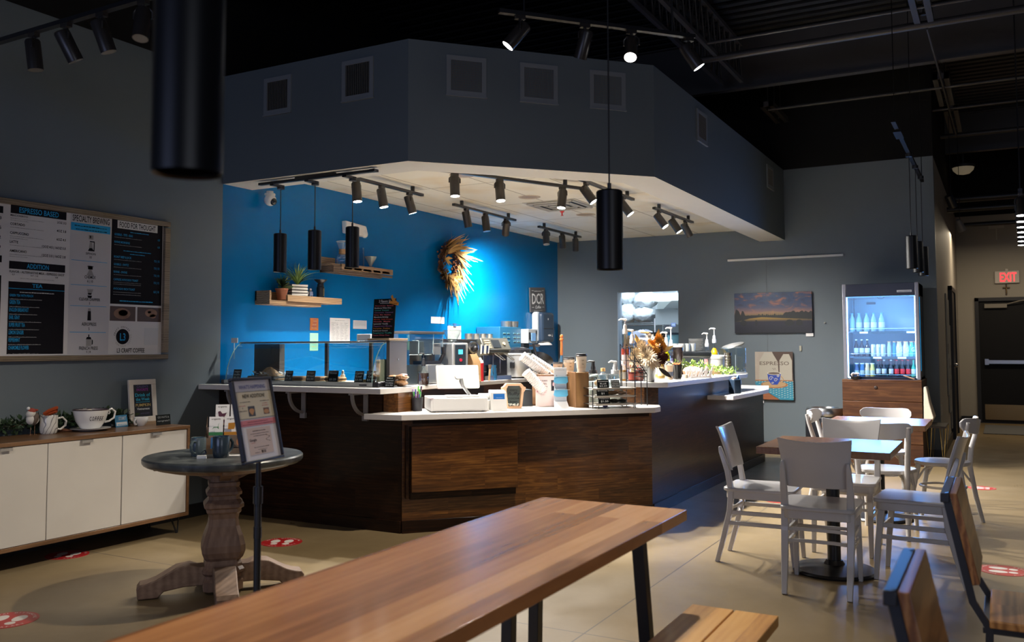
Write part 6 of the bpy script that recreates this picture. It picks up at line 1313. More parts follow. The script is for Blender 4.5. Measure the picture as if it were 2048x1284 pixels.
# ------------------------------------------------------------------ blue wall: shelves
SHW = wood('shelf_pine', (.17, .1, .05), (.3, .19, .1), (.42, .28, .16), .5, 'XZ', 1.6, .3, 3, .05)
t = thing('wall_shelf', 'lower floating wooden shelf with plants on the blue wall', 'shelf', (5.67, 5.64, 1.70))
MB().box(0, .66, -.17, 0, 0, .038).box(0, .02, -.17, 0, .038, .12).box(0, .25, -.02, 0, .038, .12).build('lower_board', SHW, t, .002)
MB().box(.2, .93, -.19, -.165, .035, .09).box(.2, .93, -.165, -.0, .035, .05).build('upper_board', SHW, t, .002)
t = thing('wall_shelf', 'upper floating slatted wooden shelf holding glass coffee brewers', 'shelf', (6.5, 5.64, 2.04))
MB().box(.12, .93, -.17, -.15, .03, .085).box(0, .93, -.15, 0, .062, .082).box(0, .2, -.02, 0, .06, .15).build('front_board', SHW, t, .002)
g = MB(); g.box(0, .93, -.165, -.14, 0, .02)
for k in range(6): g.box(.0 + .15 * k, .12 + .15 * k, -.17, 0, .035, .06)
g.box(0, .93, -.03, 0, 0, .02).box(0, .1, -.17, 0, .0, .035)
g.build('slats', wood('shelf_pine_dark', (.07, .045, .028), (.13, .085, .05), (.2, .13, .08), .5, 'XZ', 1.6, .3, 3, .05), t, .002)
TERR = PM('terracotta', (.3, .1, .045), .7)
def grass(g, x, y, z, n, L0, w, mi=0, droop=.5):
    for k in range(n):
        a = random.random() * 2 * pi; L_ = L0 * random.uniform(.6, 1.1); o = random.uniform(.15, 1.0) * droop; N2 = 6; vs_ = []
        s_ = Vector((-sin(a), cos(a), 0))
        for i in range(N2 + 1):
            u = i / N2; c_ = Vector((x, y, z)) + Vector((cos(a), sin(a) * .5, 0)) * (L_ * o * u ** 1.6 * 1.6) + Vector((0, 0, L_ * (u - o * u * u * .75)))
            q = w * (1 - u ** 2) + .0004; vs_ += [c_ + s_ * q, c_ - s_ * q]
        g.add(vs_, [(2 * i, 2 * i + 1, 2 * i + 3, 2 * i + 2) for i in range(N2)], mi)
random.seed(21)
ZS = 1.79
t = thing('potted_succulent', 'terracotta pot with a dark green succulent on the lower shelf', 'potted plant', (5.90, 5.55, 1.735))
MB().lathe([(0, 0), (.035, 0), (.052, .1), (.056, .1), (.056, .115), (.048, .115), (0, .105)], 24).build('pot', TERR, t)
g = MB()
for k in range(60):
    a = random.random() * 6.28; e_ = random.uniform(.1, 1.3); leafset(g, (0, 0, .11 + random.uniform(0, .06)), (cos(a) * cos(e_), sin(a) * cos(e_), sin(e_)), random.uniform(.06, .11), .016, 0, .2)
g.build('foliage', PM('succulent_green', (.05, .1, .03), .4, var=.5, vscale=30), t)
t = thing('planter_crate', 'white slatted planter box with a spiky green spider plant on the lower shelf', 'potted plant', (6.09, 5.54, 1.79), radians(-25))
g = MB()
for k in range(4): g.box(-.075, .075, -.055, .055, .004 + k * .027, .022 + k * .027)
g.build('slatted_box', PM('crate_white', (.6, .57, .5), .6), t, .001); MB().box(-.07, .07, -.05, .05, 0, .1).build('liner', PM('liner_dark', (.03, .02, .015), .8), t)
g = MB(); grass(g, 0, 0, .08, 110, .27, .005, 0, .75); g.v = [(x, min(y, .06 + x * .4), zz) for x, y, zz in g.v]; g.build('foliage', PM('spider_plant', (.14, .24, .045), .45, var=.6, vscale=14), t, smooth=0)
t = thing('robot_figurine', 'small grey metal figurine between the planter and the hand grinder', 'figurine', (6.235, 5.52, 1.79))
MB().box(-.02, .02, -.015, .015, .012, .05).ball(0, 0, .065, .016).box(-.018, -.006, -.012, .012, 0, .012).box(.006, .018, -.012, .012, 0, .012).tube([(-.02, 0, .045), (-.034, 0, .02)], .005).tube([(.02, 0, .045), (.034, 0, .02)], .005).build('body', PM('figurine_grey', (.3, .3, .32), .35, .5), t)
t = thing('hand_grinder', 'black hand coffee grinder with a funnel top at the right end of the lower shelf', 'coffee grinder', (6.40, 5.54, 1.79))
MB().lathe([(0, 0), (.036, 0), (.036, .1), (.03, .105), (.03, .13), (0, .13)], 24).build('body', BLACKM, t); MB().lathe([(.02, .13), (.03, .14), (.06, .165), (.062, .17), (.0, .15)], 24).build('funnel', BLACKM, t)
p = MB(); text(p, 'coffee', FR((-.0, -.0368, .03), (0, 0, 1), (1, 0, 0)), .012, .07, 0) if 0 else [rect(p, FR((0, -.0368, 0), (1, 0, 0), (0, 0, 1)), -.006, .008, .02 + k * .014, .029 + k * .014, .0008) for k in range(5)]
p.build('print', PM('gold_print', (.4, .3, .1), .4, .5), t, smooth=0)
t = thing('glass_carafe', 'hourglass glass coffee brewer with wooden collar at the left of the upper shelf', 'coffee brewer', (6.72, 5.55, 2.125))
MB().lathe([(0, 0), (.05, 0), (.062, .03), (.05, .09), (.022, .125), (.03, .15), (.058, .225)], 28, close=False).build('glass', GLASS, t)
MB().lathe([(.026, .1), (.036, .105), (.033, .128), (.036, .148), (.03, .152)], 20, close=False).build('collar', PM('collar_wood', (.4, .22, .1), .5), t)
MB().lathe([(.058, .223), (.06, .226), (.057, .229)], 24, close=False).lathe([(.02, .122), (.024, .126), (.02, .13)], 16, close=False).build('rim', PM('glass_rim', (.6, .65, .7), .1), t)
t = thing('glass_cylinder', 'plain clear glass cylinder partly behind the third pendant on the upper shelf', 'glass', (7.0, 5.56, 2.125))
MB().lathe([(0, 0), (.045, 0), (.045, .19), (.04, .19), (.04, .01), (0, .01)], 24).build('glass_body', GLASS, t)
t = thing('glass_dripper', 'fluted clear glass coffee dripper alone at the right end of the upper shelf', 'dripper', (7.16, 5.55, 2.125))
MB().lathe([(.035, 0), (.036, .012), (.014, .02), (.016, .03), (.064, .115), (.062, .118), (.012, .04)], 20, close=False).build('cone', PM('fluted_glass', (.5, .58, .62), .08, .1, trans=.6), t)
# corn-husk wreath
t = thing('wreath', 'autumn wreath of corn husks and rust berries on the blue wall', 'wreath', (8.68, 5.63, 2.30))
random.seed(31); ring_r = .175
g = MB()
for k in range(420):
    a = random.random() * 2 * pi; r = ring_r + random.gauss(0, .028); g.ball(r * cos(a), -.04 + random.gauss(0, .018), r * sin(a), .011, n=6, k=4)
g.v = [(x, min(y, .008), q_) for x, y, q_ in g.v]; g.build('berry_ring', PM('rust_berries', (.15, .05, .015), .6, var=.6, vscale=30), t)
g = MB()
for k in range(260):
    a = random.random() * 2 * pi; r = ring_r + random.uniform(-.02, .06); an = a - .8 + random.uniform(-.5, .5)
    leafset(g, (r * cos(a), -.06, r * sin(a)), (cos(an), random.uniform(-.35, .1), sin(an)), random.uniform(.06, .12), .012, 0, .2)
g.build('brown_leaves', PM('wreath_brown', (.09, .04, .015), .7, var=.5, vscale=20), t)
g = MB()
for k in range(120):
    a = random.uniform(-2.6, 2.3); r = ring_r + random.uniform(-.04, .06); an = a - 1.0 + random.uniform(-.7, .6)
    L_ = random.uniform(.1, .26)
    leafset(g, (r * cos(a), -.075, r * sin(a)), (cos(an), random.uniform(-.45, 0), sin(an) - .15), L_, random.uniform(.006, .014), 0, .35)
g.build('corn_husks', PM('husk_straw', (.42, .24, .07), .6, var=.4, vscale=20), t)
g = MB()
for k in range(16): a = random.uniform(2.6, 5.0); leafset(g, (ring_r * cos(a), -.09, ring_r * sin(a)), (random.uniform(-1, 1), -.2, random.uniform(-1, .6)), .1, .018, 0, .3)
for (dx, dz, L_) in ((.05, -1, .34), (.15, -1, .26), (-.3, -1, .24), (1, .45, .36), (.7, .9, .3), (-.25, 1, .24)): leafset(g, (.12 * dx, -.08, .2 * (1 if dz > 0 else -1) * abs(dz) * .8), (dx, -.15, dz), L_, .009, 0, .1)
g.build('bright_husks', PM('husk_gold', (.5, .29, .075), .6), t)
# papers on the wall
def wallpaper(name, label, x, z, w, h, mat, fn, fm, rz=0):
    t = thing(name, label, 'paper', (x, 5.64, z)); MB().box(0, w, -.003, -.0005, 0, h).build('sheet', mat, t)
    p = MB(); fn(p, FR((0, -.0035, 0), (1, 0, 0), (0, 0, 1))); p.build('print', fm, t, smooth=0)
def f(p, M):
    for k in range(6): scribble(p, M, .02 + .006 * k, .09, .02 + .016 * k, .014, k % 2)
wallpaper('note', 'orange note card with white squiggles on the blue wall', 6.37, 1.49, .115, .115, PM('note_orange', (.6, .2, .05), .7), f, [WINK, PM('purple_ink', (.3, .1, .3), .7)])
wallpaper('note', 'mint green note card just above and behind the pastry case', 6.37, 1.30, .115, .165, PM('note_mint', (.3, .6, .45), .7), f, [PM('mint_ink', (.1, .5, .35), .7), PM('yellow_ink', (.6, .5, .1), .7)])
def f(p, M):
    scribble(p, M, .07, .22, .22, .008, 0)
    for k in range(16): rect(p, M, .02, .28, .03 + k * .0115, .0308 + k * .0115, .0003, 0)
    for k in range(5): rect(p, M, .02 + .065 * k, .021 + .065 * k, .03, .205, .0003, 0)
    for k in range(15):
        for j in range(4): scribble(p, M, .03 + .065 * j, .03 + .065 * j + random.uniform(.02, .05), .033 + k * .0115, .006, 0)
wallpaper('chart_sheet', 'white printed table sheet on the blue wall above the pastry case', 6.65, 1.37, .30, .245, PAPER, f, [PM('print_grey', (.2, .2, .22), .7)])
def f(p, M):
    for k in range(4): scribble(p, M, .02, .2, .035 + k * .012, .006, 0)
wallpaper('white_label', 'small grey printed card on the blue wall beside the flavour chalkboard', 7.0, 1.515, .215, .085, PM('label_grey', (.5, .5, .52), .6), f, [PM('print_grey', (.2, .2, .22), .7)])
wallpaper('white_label', 'small white card alone on the blue wall above the grinder', 8.38, 1.60, .27, .075, PAPER, f, [PM('print_pale', (.5, .42, .4), .7)])
t = thing('cafe_sign', 'dark grey sign with three large white capitals, above the towel dispenser', 'sign', (10.76, 5.62, 1.80))
MB().box(0, .45, -.012, .01, 0, .34, M=Matrix.Rotation(radians(-3), 4, 'Y')).build('board', PM('sign_charcoal', (.06, .06, .065), .5), t, .003)
p = MB(); M = FR((0, -.0125, 0), (1, 0, .05), (0, 0, 1)); text(p, 'DCR', M @ Matrix.Translation((.225, .115, 0)), .14, .36, 0); text(p, 'Coffee', M @ Matrix.Translation((.225, .05, 0)), .04, .17, 0, shear=.3)
text(p, 'DAILY GRIND', M @ Matrix.Translation((.225, .285, 0)), .02, .24, 0) if 0 else scribble(p, M, .12, .33, .285, .02, 0)
for x0, x1 in ((.04, .1), (.35, .41)): rect(p, M, x0, x1, .295, .3); rect(p, M, x0, x1, .065, .07)
scribble(p, M, .1, .35, .02, .012, 0); p.build('lettering', WINK, t, smooth=0)
t = thing('towel_dispenser', 'blue-black paper towel dispenser with a white towel hanging out', 'towel dispenser', (10.84, 5.64, 1.39))
MB().box(0, .14, -.09, 0, .02, .42).build('back_case', PM('dispenser_pale', (.5, .55, .6), .4), t, .015)
MB().box(.04, .42, -.15, 0, .0, .42).build('cover', PM('dispenser_navy', (.03, .05, .085), .2), t, .045, seg=5)
MB().box(.07, .39, -.153, -.148, .19, .196).build('seam', BLACKM, t)
p = MB(); M = FR((-.08, -.1515, 0), (1, 0, 0), (0, 0, 1)); rect(p, M, .28, .3, .31, .335); text(p, 'tork', M @ Matrix.Translation((.33, .09, 0)), .03, .1, 0, shear=.3) if 0 else p.add([(.33 + .05 * cos(k * pi / 8), .1 + .012 * sin(k * pi / 8), .001) for k in range(16)], [tuple(range(16))], 0, M); p.add([(.4, .08, .001), (.425, .08, .001), (.415, .125, .001)], [(0, 1, 2)], 0, M); p.build('print', WINK, t, smooth=0)
MB().lathe([(.04, 0), (.14, -.03), (.17, -.055), (.0, -.04)], 18, M=Matrix.Translation((.22, -.09, .02)) @ Matrix.Scale(.5, 4, (0, 1, 0))).build('paper_towel', PAPER, t)

# ------------------------------------------------------------------ back counter equipment
z = ZK
t = thing('blender_enclosure', 'clear acrylic box enclosure open at the left of the back counter', 'enclosure', (7.2, 5.1, z))
g = MB(); g.box(0, .6, 0, .006, .3, .52).box(0, .006, 0, .3, .2, .52).box(.594, .6, 0, .3, .2, .52).build('acrylic_panels', GLASS, t, smooth=0)
MB().box(-.01, .62, -.01, .31, .51, .535).build('lid', PM('enclosure_lid', (.07, .065, .06), .3), t, .003)
MB().tube([(.0, 0, .3), (.6, 0, .3), (.6, 0, .51)], .003, 5).tube([(.43, 0, .51), (.4, 0, .25)], .003, 5).tube([(.05, -.002, .44), (.16, -.002, .44), (.16, -.002, .31)], .0025, 5).build('edge', PM('acrylic_edge', (.4, .5, .5), .2), t)
MB().box(0, .22, .05, .28, 0, .2).build('base', PM('enclosure_base', (.02, .03, .035), .4), t, .01)
t = thing('steel_canister', 'dark steel box canister standing inside behind the acrylic', 'canister', (7.66, 5.42, z)); MB().box(0, .27, 0, .2, 0, .44).build('body', PM('dull_steel', (.14, .14, .13), .35, .6), t, .01)
t = thing('food_blender', 'brushed steel blender base beside the coffee grinder', 'blender', (7.46, 5.06, z))
MB().box(0, .3, 0, .2, .01, .2).build('base', PM('pale_steel', (.45, .45, .42), .3, .8), t, .006); MB().box(.02, .26, .01, .19, .2, .235).cyl(.16, .1, .23, .31, .07, n=16).build('collar', BLACKM, t)
MB().box(.14, .27, .02, .03, .3, .40).tube([(.14, .02, .3), (.14, .02, .41), (.26, .02, .41)], .006, 6).build('jug_frame', PM('frame_grey', (.3, .3, .28), .3, .6), t)
MB().tube([(.29, .05, .22), (.34, .03, .3), (.33, .03, .38)], .02, 8).build('handle', BLACKM, t)
bottle('dark chocolate syrup bottle with black pump before the acrylic enclosure', 7.33, 5.02, z, .058, .2, (.03, .012, .008), .6, None, .13, BLACKM, .014, .6, rz=RV, group='bottles on the back counter')
t = thing('coffee_grinder', 'tall silver and black commercial coffee grinder with small lit blue screen and red button', 'coffee grinder', (7.86, 5.02, z), radians(-25))
MB().box(0, .2, 0, .22, 0, .42).build('case', PM('grinder_silver', (.5, .5, .5), .3, .6), t, .015)
MB().box(.03, .165, -.006, .002, .1, .4).build('front_panel', PM('grinder_navy', (.02, .03, .045), .3), t, .004)
MB().box(.07, .125, -.009, -.005, .3, .35).build('screen', PM('grinder_screen', (.05, .4, .6), .3, em=(.1, .55, .8), es=.9), t)
MB().cyl(0, 0, 0, .006, .016, n=16, M=FR((.1, -.006, .24), (1, 0, 0), (0, 0, 1))).build('button', PM('button_red', (.6, .02, .05), .3, em=(.6, .02, .05), es=.3), t)
MB().box(.08, .13, -.03, 0, .12, .16).box(-.02, .22, -.08, .2, 0, .012).build('spout', BLACKM, t)
MB().lathe([(0, -.02), (.06, -.02), (.065, -.01), (.065, .03), (.05, .035), (.04, .02), (0, .02)], 28, M=FR((.265, 0.02, .37), (1, 0, 0), (0, 0, 1))).build('dial', STEEL, t)
MB().box(.15, .3, .02, .2, .3, .43).ball(.27, -.03, .36, .03).ball(.25, -.03, .34, .012).build('mechanism', BLACKM, t)
MB().lathe([(.03, 0), (.06, .03), (.1, .12), (.102, .125), (.09, .12)], 24, close=False, M=Matrix.Translation((.06, .1, .43))).build('hopper', CASEGL, t)
t = thing('clipboard_stand', 'printed sheet clipped on a small stand above the grinder', 'clipboard', (8.33, 5.38, z + .46), radians(-15)); MB().box(0, .2, 0, .006, 0, .15).build('sheet', PAPER, t)
p = MB(); [scribble(p, FR((0, -.0005, 0), (1, 0, 0), (0, 0, 1)), .02, .18, .02 + k * .012, .006) for k in range(9)]; p.build('print', PM('print_grey', (.2, .2, .22), .7), t, smooth=0); MB().box(.08, .12, -.01, .0, .145, .175).tube([(.0, .0, .155), (.1, -.005, .18), (.2, 0, .155)], .003).build('clip', STEEL, t)
t = thing('steel_machine', 'long brushed steel machine behind the till with cups lined on top', 'machine', (8.05, 5.3, z)); MB().box(0, 1.2, 0, .32, 0, .455).build('body', PM('mid_steel', (.3, .31, .31), .3, .7), t, .008); MB().box(-.01, 1.21, -.01, .33, .455, .465).box(.0, 1.2, -.004, 0, .02, .06).build('top', STEEL, t, .002)
cp = thing('steel_cup', '', 'cup'); MB().lathe([(0, 0), (.04, 0), (.045, .012), (.045, .062), (.048, .066), (.042, .066), (0, .05)], 20).build('cup_body', PM('cup_steel_warm', (.55, .52, .45), .22, .8), cp)
for k, lab in enumerate(('leftmost', 'second from the left', 'third from the left', 'rightmost')):
    loc = (8.83 + .16 * k, 5.42, z + .466); lab = 'short steel cup on the steel machine, ' + lab + ' of four'
    if k == 0: cp.location = loc; cp['label'] = lab; cp['group'] = 'steel cups on the steel machine'
    else: dup(cp, loc, 0, lab)
t = thing('espresso_machine', 'angular chrome espresso machine with tilted control head and steam wands', 'espresso machine', (8.66, 5.08, z), radians(-12))
MB().box(.0, .42, .05, .2, .0, .33).build('body', PM('espresso_dark', (.09, .08, .075), .2, .7), t, .01)
MB().box(.02, .4, -.03, .05, 0, .05).build('drip_tray', STEEL, t, .004)
Mh = Matrix.Translation((-.02, 0, .33)) @ Matrix.Rotation(radians(-28), 4, 'X')
MB().box(-.02, .44, -.02, .05, 0, .16, M=Mh).box(.0, .42, .0, .16, -.02, .1, M=Mh).build('head', PM('head_grey', (.2, .2, .175), .3, .7), t, .01)
g = MB(); g.box(.14, .27, -.026, -.02, .03, .13, M=Mh); g.build('screen', PM('machine_screen', (.02, .025, .03), .1), t)
g = MB(); [g.box(.02, .11, -.024, -.02, .03 + .028 * k, .045 + .028 * k, M=Mh) for k in range(4)]; g.build('buttons', PM('controls_tan', (.4, .32, .2), .3), t); g = MB(); g.cyl(0, 0, 0, .012, .02, n=12, M=Mh @ FR((.34, -.02, .08), (1, 0, 0), (0, 0, 1))); g.build('dial', PM('controls_tan', (.4, .32, .2), .3), t)
for k, x in enumerate((-.12, -.05)): g = MB(); g.tube([(x, -.03, .3), (x + .01, -.03, .4), (x + .06, -.03, .4), (x + .05, -.03, .3)], .01, 6, closed=True); g.box(x + .01, x + .05, -.035, -.025, .31, .39, mi=1); g.build('timer', [PM('timer_cream', (.6, .58, .5), .3), PM('timer_face', (.03, .03, .04), .2)], t)
for x in (.12, .28): MB().tube([(x, -.02, .3), (x + .05, -.1, .23), (x + .08, -.11, .23), (x + .04, -.03, .3)], .005, 6).build('steam_wand', CHROME, t)
MB().tube([(-.05, 0, .3), (-.05, 0, .1), (.0, 0, .1)], .004).tube([(.08, -.03, .3), (.08, -.03, .08), (.2, -.03, .08), (.2, -.03, .28)], .004).tube([(.0, -.02, .29), (-.1, 0, .29)], .005).build('cup_rail', CHROME, t)
t = thing('coffee_urn', 'large round stainless coffee urn with black lid and white band', 'coffee urn', (9.47, 5.12, z))
MB().lathe([(0, .02), (.165, .02), (.17, .03), (.17, .285)], 40, close=False).build('body', PM('urn_steel', (.6, .61, .62), .38, .85), t)
MB().lathe([(.172, .28), (.177, .285), (.177, .298), (.165, .3)], 40, close=False).build('band', PM('urn_white_band', (.65, .65, .63), .3), t)
MB().lathe([(.168, .3), (.16, .34), (.13, .36), (.06, .372), (0, .375)], 40, close=False).lathe([(0, 0), (.15, 0), (.15, .02), (0, .02)], 40).build('lid', PM('urn_black', (.012, .012, .014), .12), t)
MB().box(-.2, -.17, -.06, .0, .12, .2).build('handle', BLACKM, t, .01)
p = MB(); text(p, 'La3', FR((.06, -.1605, .17), (1, .3, 0), (0, 0, 1)), .035, .07, 0); p.build('lettering', PM('etched_grey', (.2, .2, .2), .4), t, smooth=0) if 0 else None
t = thing('blue_roaster', 'teal blue louvred box machine with a steel control panel on its right end', 'machine', (9.36, 5.3, z + .30))
MB().box(0, .54, 0, .33, 0, .32).build('cabinet', PM('roaster_blue', (.01, .08, .16), .3), t, .004)
g = MB(); [g.box(.08 + .1 * i + (.06 if i > 1 else 0), .14 + .1 * i + (.06 if i > 1 else 0), -.006, 0, .14 + .05 * k, .148 + .05 * k) for i in range(4) for k in range(3)]; g.build('louvres', PM('louvre_teal', (.12, .28, .3), .3), t)
MB().box(.545, .8, -.1, .2, .12, .3).build('control_panel', PM('panel_steel', (.42, .43, .43), .3, .4), t, .004)
MB().box(.63, .74, -.106, -.1, .15, .25).build('display', PM('display_blue', (.1, .2, .35), .2, em=(.1, .2, .4), es=.5), t); MB().box(.56, .6, -.106, -.1, .17, .26).box(.75, .78, -.106, -.1, .24, .28).build('switch', BLACKM, t)
MB().box(.55, .7, -.03, .2, 0, .12).tube([(.64, -.12, .12), (.7, -.14, -.05)], .016, 8).build('chute', BLACKM, t); MB().box(.1, .38, .02, .3, -.3, 0).build('stand', PM('stand_dark', (.03, .05, .07), .4), t)
for k, x in enumerate((9.74, 9.9)):
    t = thing('steel_pitcher', ('left', 'right')[k] + ' of two steel tins on top of the blue machine', 'tin', (x, 5.42, z + .62), 0, 'steel tins on the blue machine'); MB().lathe([(0, 0), (.07, 0), (.075, .075), (.07, .078), (0, .07)], 24).build('tin', PM('tin_steel', (.3, .3, .28), .25, .9), t)
t = thing('coffee_bag', 'tan paper coffee bag with large black capitals behind the till screen', 'coffee bag', (8.13, 5.02, z), radians(-25))
MB().add([(-.02, 0, 0), (.2, 0, 0), (.2, .09, 0), (-.02, .09, 0), (-.01, .0, .22), (.19, 0, .22), (.19, .09, .22), (-.01, .09, .22), (.05, .04, .31), (.15, .04, .33)], [(3, 2, 1, 0), (0, 1, 5, 4), (1, 2, 6, 5), (2, 3, 7, 6), (3, 0, 4, 7), (4, 5, 9, 8), (5, 6, 9), (6, 7, 8, 9), (7, 4, 8)]).build('bag', PM('kraft_bag', (.5, .3, .14), .7), t, .006)
p = MB(); text(p, 'DCR', FR((.09, -.001, .08), (1, 0, 0), (0, 0, 1)), .08, .16, 0); p.build('lettering', INK, t, smooth=0)
t = thing('spray_can', 'orange-yellow carton behind the till screen', 'carton', (8.32, 5.03, z)); MB().box(-.045, .045, -.03, .03, 0, .27).box(-.04, .04, -.032, -.03, .08, .12, mi=1).build('carton', [PM('carton_yellow', (.8, .4, .02), .4), PM('carton_orange', (.7, .1, .02), .4)], t, .004)
t = thing('cream_can', 'red spray can with white cap behind the till screen', 'spray can', (8.44, 5.03, z)); MB().cyl(0, 0, 0, .2, .04, n=22).build('can', RED, t); MB().lathe([(.04, .2), (.036, .225), (.02, .235), (.012, .26), (0, .26)], 20).build('cap', WHITE, t)
bottle('small bottle with bright red pump behind the yellow carton', 8.40, 5.2, z, .04, .3, (.5, .4, .35), .5, None, .1, RED, .014, .6, rz=RV, group='bottles on the back counter')
t = thing('milk_pitcher', 'small blue and steel steaming pitcher by the espresso machine', 'pitcher', (8.78, 4.99 + .08, z)); MB().lathe([(0, 0), (.05, 0), (.055, .05), (.045, .13), (.05, .17), (.046, .17), (0, .02)], 22).build('pitcher', PM('pitcher_blue', (.03, .15, .3), .25, .3), t); MB().tube([(.05, 0, .14), (.09, 0, .13), (.085, 0, .06), (.052, 0, .05)], .006).build('handle', STEEL, t)
t = thing('salad_container', 'clear lidded container of greens marked OPEN, right of the urn', 'container', (10.1, 5.3, z + .24)); MB().box(0, .3, 0, .2, 0, .14).build('tub', GLASS, t, .01); MB().box(-.01, .31, -.01, .21, .14, .17).build('lid', PM('lid_pink', (.6, .5, .48), .4), t, .005); g = MB(); leafy(g, [(.05, .1, .05), (.25, .1, .05)], 120, .05, .04); g.build('greens', PM('greens', (.05, .15, .03), .5), t, smooth=0)
p = MB(); text(p, 'open', FR((.15, -.002, .04), (1, 0, 0), (0, 0, 1)), .05, .2, 0); p.build('lettering', PM('green_ink', (.05, .3, .05), .5), t, smooth=0)
t = thing('dark_bin', 'dark grey open-topped bin with funnel below the greens container', 'bin', (9.95, 5.22, z)); MB().lathe([(0, 0), (.13, 0), (.14, .1), (.16, .23), (.1, .235), (0, .2)], 26).build('bin', PM('bin_dark', (.04, .04, .045), .4), t); MB().lathe([(.02, 0), (.12, .1), (.16, .13), (.1, .12)], 20, M=Matrix.Translation((.18, -.05, .12)) @ Matrix.Rotation(.6, 4, 'Y')).build('scoop', BLACKM, t)
t = thing('chip_scoop', 'tan-handled brush standing in a cup right of the till screen', 'brush', (8.62, 5.02, z)); MB().tube([(0, 0, 0), (.02, 0, .14)], .012, 8).build('handle', PM('brush_tan', (.4, .25, .12), .6), t); MB().cyl(.02, 0, .14, .18, .02, n=10).build('bristles', PM('bristle', (.1, .06, .04), .9), t)

# ------------------------------------------------------------------ back kitchen seen through the opening
KW = PM('kitchen_wall', (.42, .46, .48), .4)
struct(MB().box(13.6, 13.7, 3.0, 5.9, 0, 2.85).box(11.8, 13.7, 5.9, 6.0, 0, 2.85).box(11.8, 13.7, 2.9, 3.0, 0, 2.85).build('wall_kitchen_inner', KW))
struct(MB().box(11.8, 13.7, 2.9, 6.0, 2.85, 2.9).build('ceiling_kitchen_inner', PM('kitchen_ceiling', (.6, .62, .62), .6)))
struct(MB().box(11.665, 11.805, 4.700, 4.708, 0, 2.09).build('trim_1', PM('opening_trim', (.3, .38, .48), .4)))
t = thing('wire_shelf_rack', 'chrome wire shelf loaded with plastic bags in the bright back kitchen', 'shelf rack', (12.95, 4.62, 1.66))
g = MB(); g.tube([(0, 0, 0), (0, .62, 0)], .006).tube([(0, 0, .04), (0, .62, .04)], .005).tube([(.4, 0, .0), (.4, .62, 0)], .006)
for k in range(30): g.tube([(0, .02 * k + .01, 0), (0, .02 * k + .02, .04)], .0025, 4)
for k in range(12): g.tube([(0, .05 * k, 0), (.4, .05 * k, 0)], .0025, 4)
g.build('shelf', CHROME, t)
for x, y in ((0, .0), (0, .62), (.4, 0), (.4, .62)): MB().tube([(x, y, -1.66), (x, y, .1)], .012, 8).build('post', CHROME, t)
PLB = PM('plastic_bag', (.62, .68, .72), .25, bump=1.0, bscale=26, var=.15, vscale=12, coat=.5)
random.seed(41)
for k, (x, y, z_, sx, sy, sz, lab) in enumerate(((13.1, 5.12, 1.70, .15, .14, .16, 'lower left crumpled clear bag of cups on the kitchen shelf'), (13.1, 4.84, 1.70, .15, .18, .13, 'lower right clear bag of white cups on the kitchen shelf'), (13.1, 4.82, 1.93, .15, .19, .13, 'upper right clear bag of white cups under the opening top'), (13.1, 5.14, 1.98, .15, .15, .15, 'upper left crumpled clear bag on the kitchen shelf'))):
    t = thing('plastic_bag', lab, 'plastic bag', (x, y, z_), 0, 'bags on the kitchen shelf'); g = MB(); g.ball(0, 0, sz * .95, sx, sy, sz, 22, 16, jit=.1); g.build('bag', PLB, t, smooth=60)
t = thing('foil_bag', 'shiny crumpled grey-violet plastic bundle under the kitchen shelf', 'bundle', (12.7, 4.72, 1.28)); MB().ball(0, 0, .15, .15, .22, .15, 22, 14, jit=.13).build('bag', PM('foil_violet', (.4, .42, .52), .15, .4, bump=.8, bscale=20), t, smooth=25)
t = thing('cardboard_box', 'brown cardboard carton behind the crumpled bundle', 'box', (13.0, 4.75, 1.3)); MB().box(0, .25, 0, .4, 0, .28).build('carton', PM('cardboard', (.25, .14, .06), .7), t)
o = tag(MB().box(12.5, 13.6, 3.9, 5.6, 1.2, 1.28).build('prep_shelf', STEEL), 'steel prep shelf in the back kitchen carrying pans and bundles', 'shelf')
t = thing('exhaust_hood', 'angled stainless exhaust hood at the right of the back kitchen', 'hood', (12.95, 4.28, 1.66))
g = MB(); g.add([(0, .33, .24), (0, -.35, .24), (.5, -.35, .62), (.5, .33, .62)], [(0, 1, 2, 3)]).box(0, .02, -.35, .33, 0, .24).box(-.0, .5, -.02, .0, .22, .6); g.add([(-.005, .2, .24), (-.005, -.02, .45), (-.005, -.02, .24)], [(0, 1, 2)])
g.build('hood_panels', PM('hood_steel', (.33, .37, .39), .25, .3), t, smooth=0)
o = tag(MB().box(12.7, 13.3, 3.9, 4.62, 2.02, 2.06).box(12.68, 12.7, 3.9, 4.62, 2.02, 2.12).build('ceiling_lamp', PM('kitchen_led', (.7, .75, .75), .4, em=(.8, .95, 1), es=1.2)), 'pale lit panel with a pink edge high in the back kitchen', 'light panel')
t = thing('saucepan', 'black pan with wooden handle in the back kitchen', 'pan', (12.6, 4.42, 1.42)); MB().lathe([(0, 0), (.15, 0), (.16, .12), (.155, .12), (0, .02)], 24).build('pan', BLACKM, t); MB().tube([(0, .15, .11), (0, .3, .12)], .018, 8).build('handle', PM('handle_orange_wood', (.55, .28, .06), .5), t)
t = thing('water_jug', 'blue-tinted clear jug with a dark lid at the right of the kitchen opening', 'jug', (12.45, 4.17, 1.30)); MB().lathe([(0, 0), (.08, 0), (.085, .2), (0, .2)], 22).build('jug', PM('jug_bluegrey', (.2, .42, .5), .15), t); MB().cyl(0, 0, .2, .23, .09, n=22).build('lid', PM('lid_navy', (.02, .03, .05), .4), t)
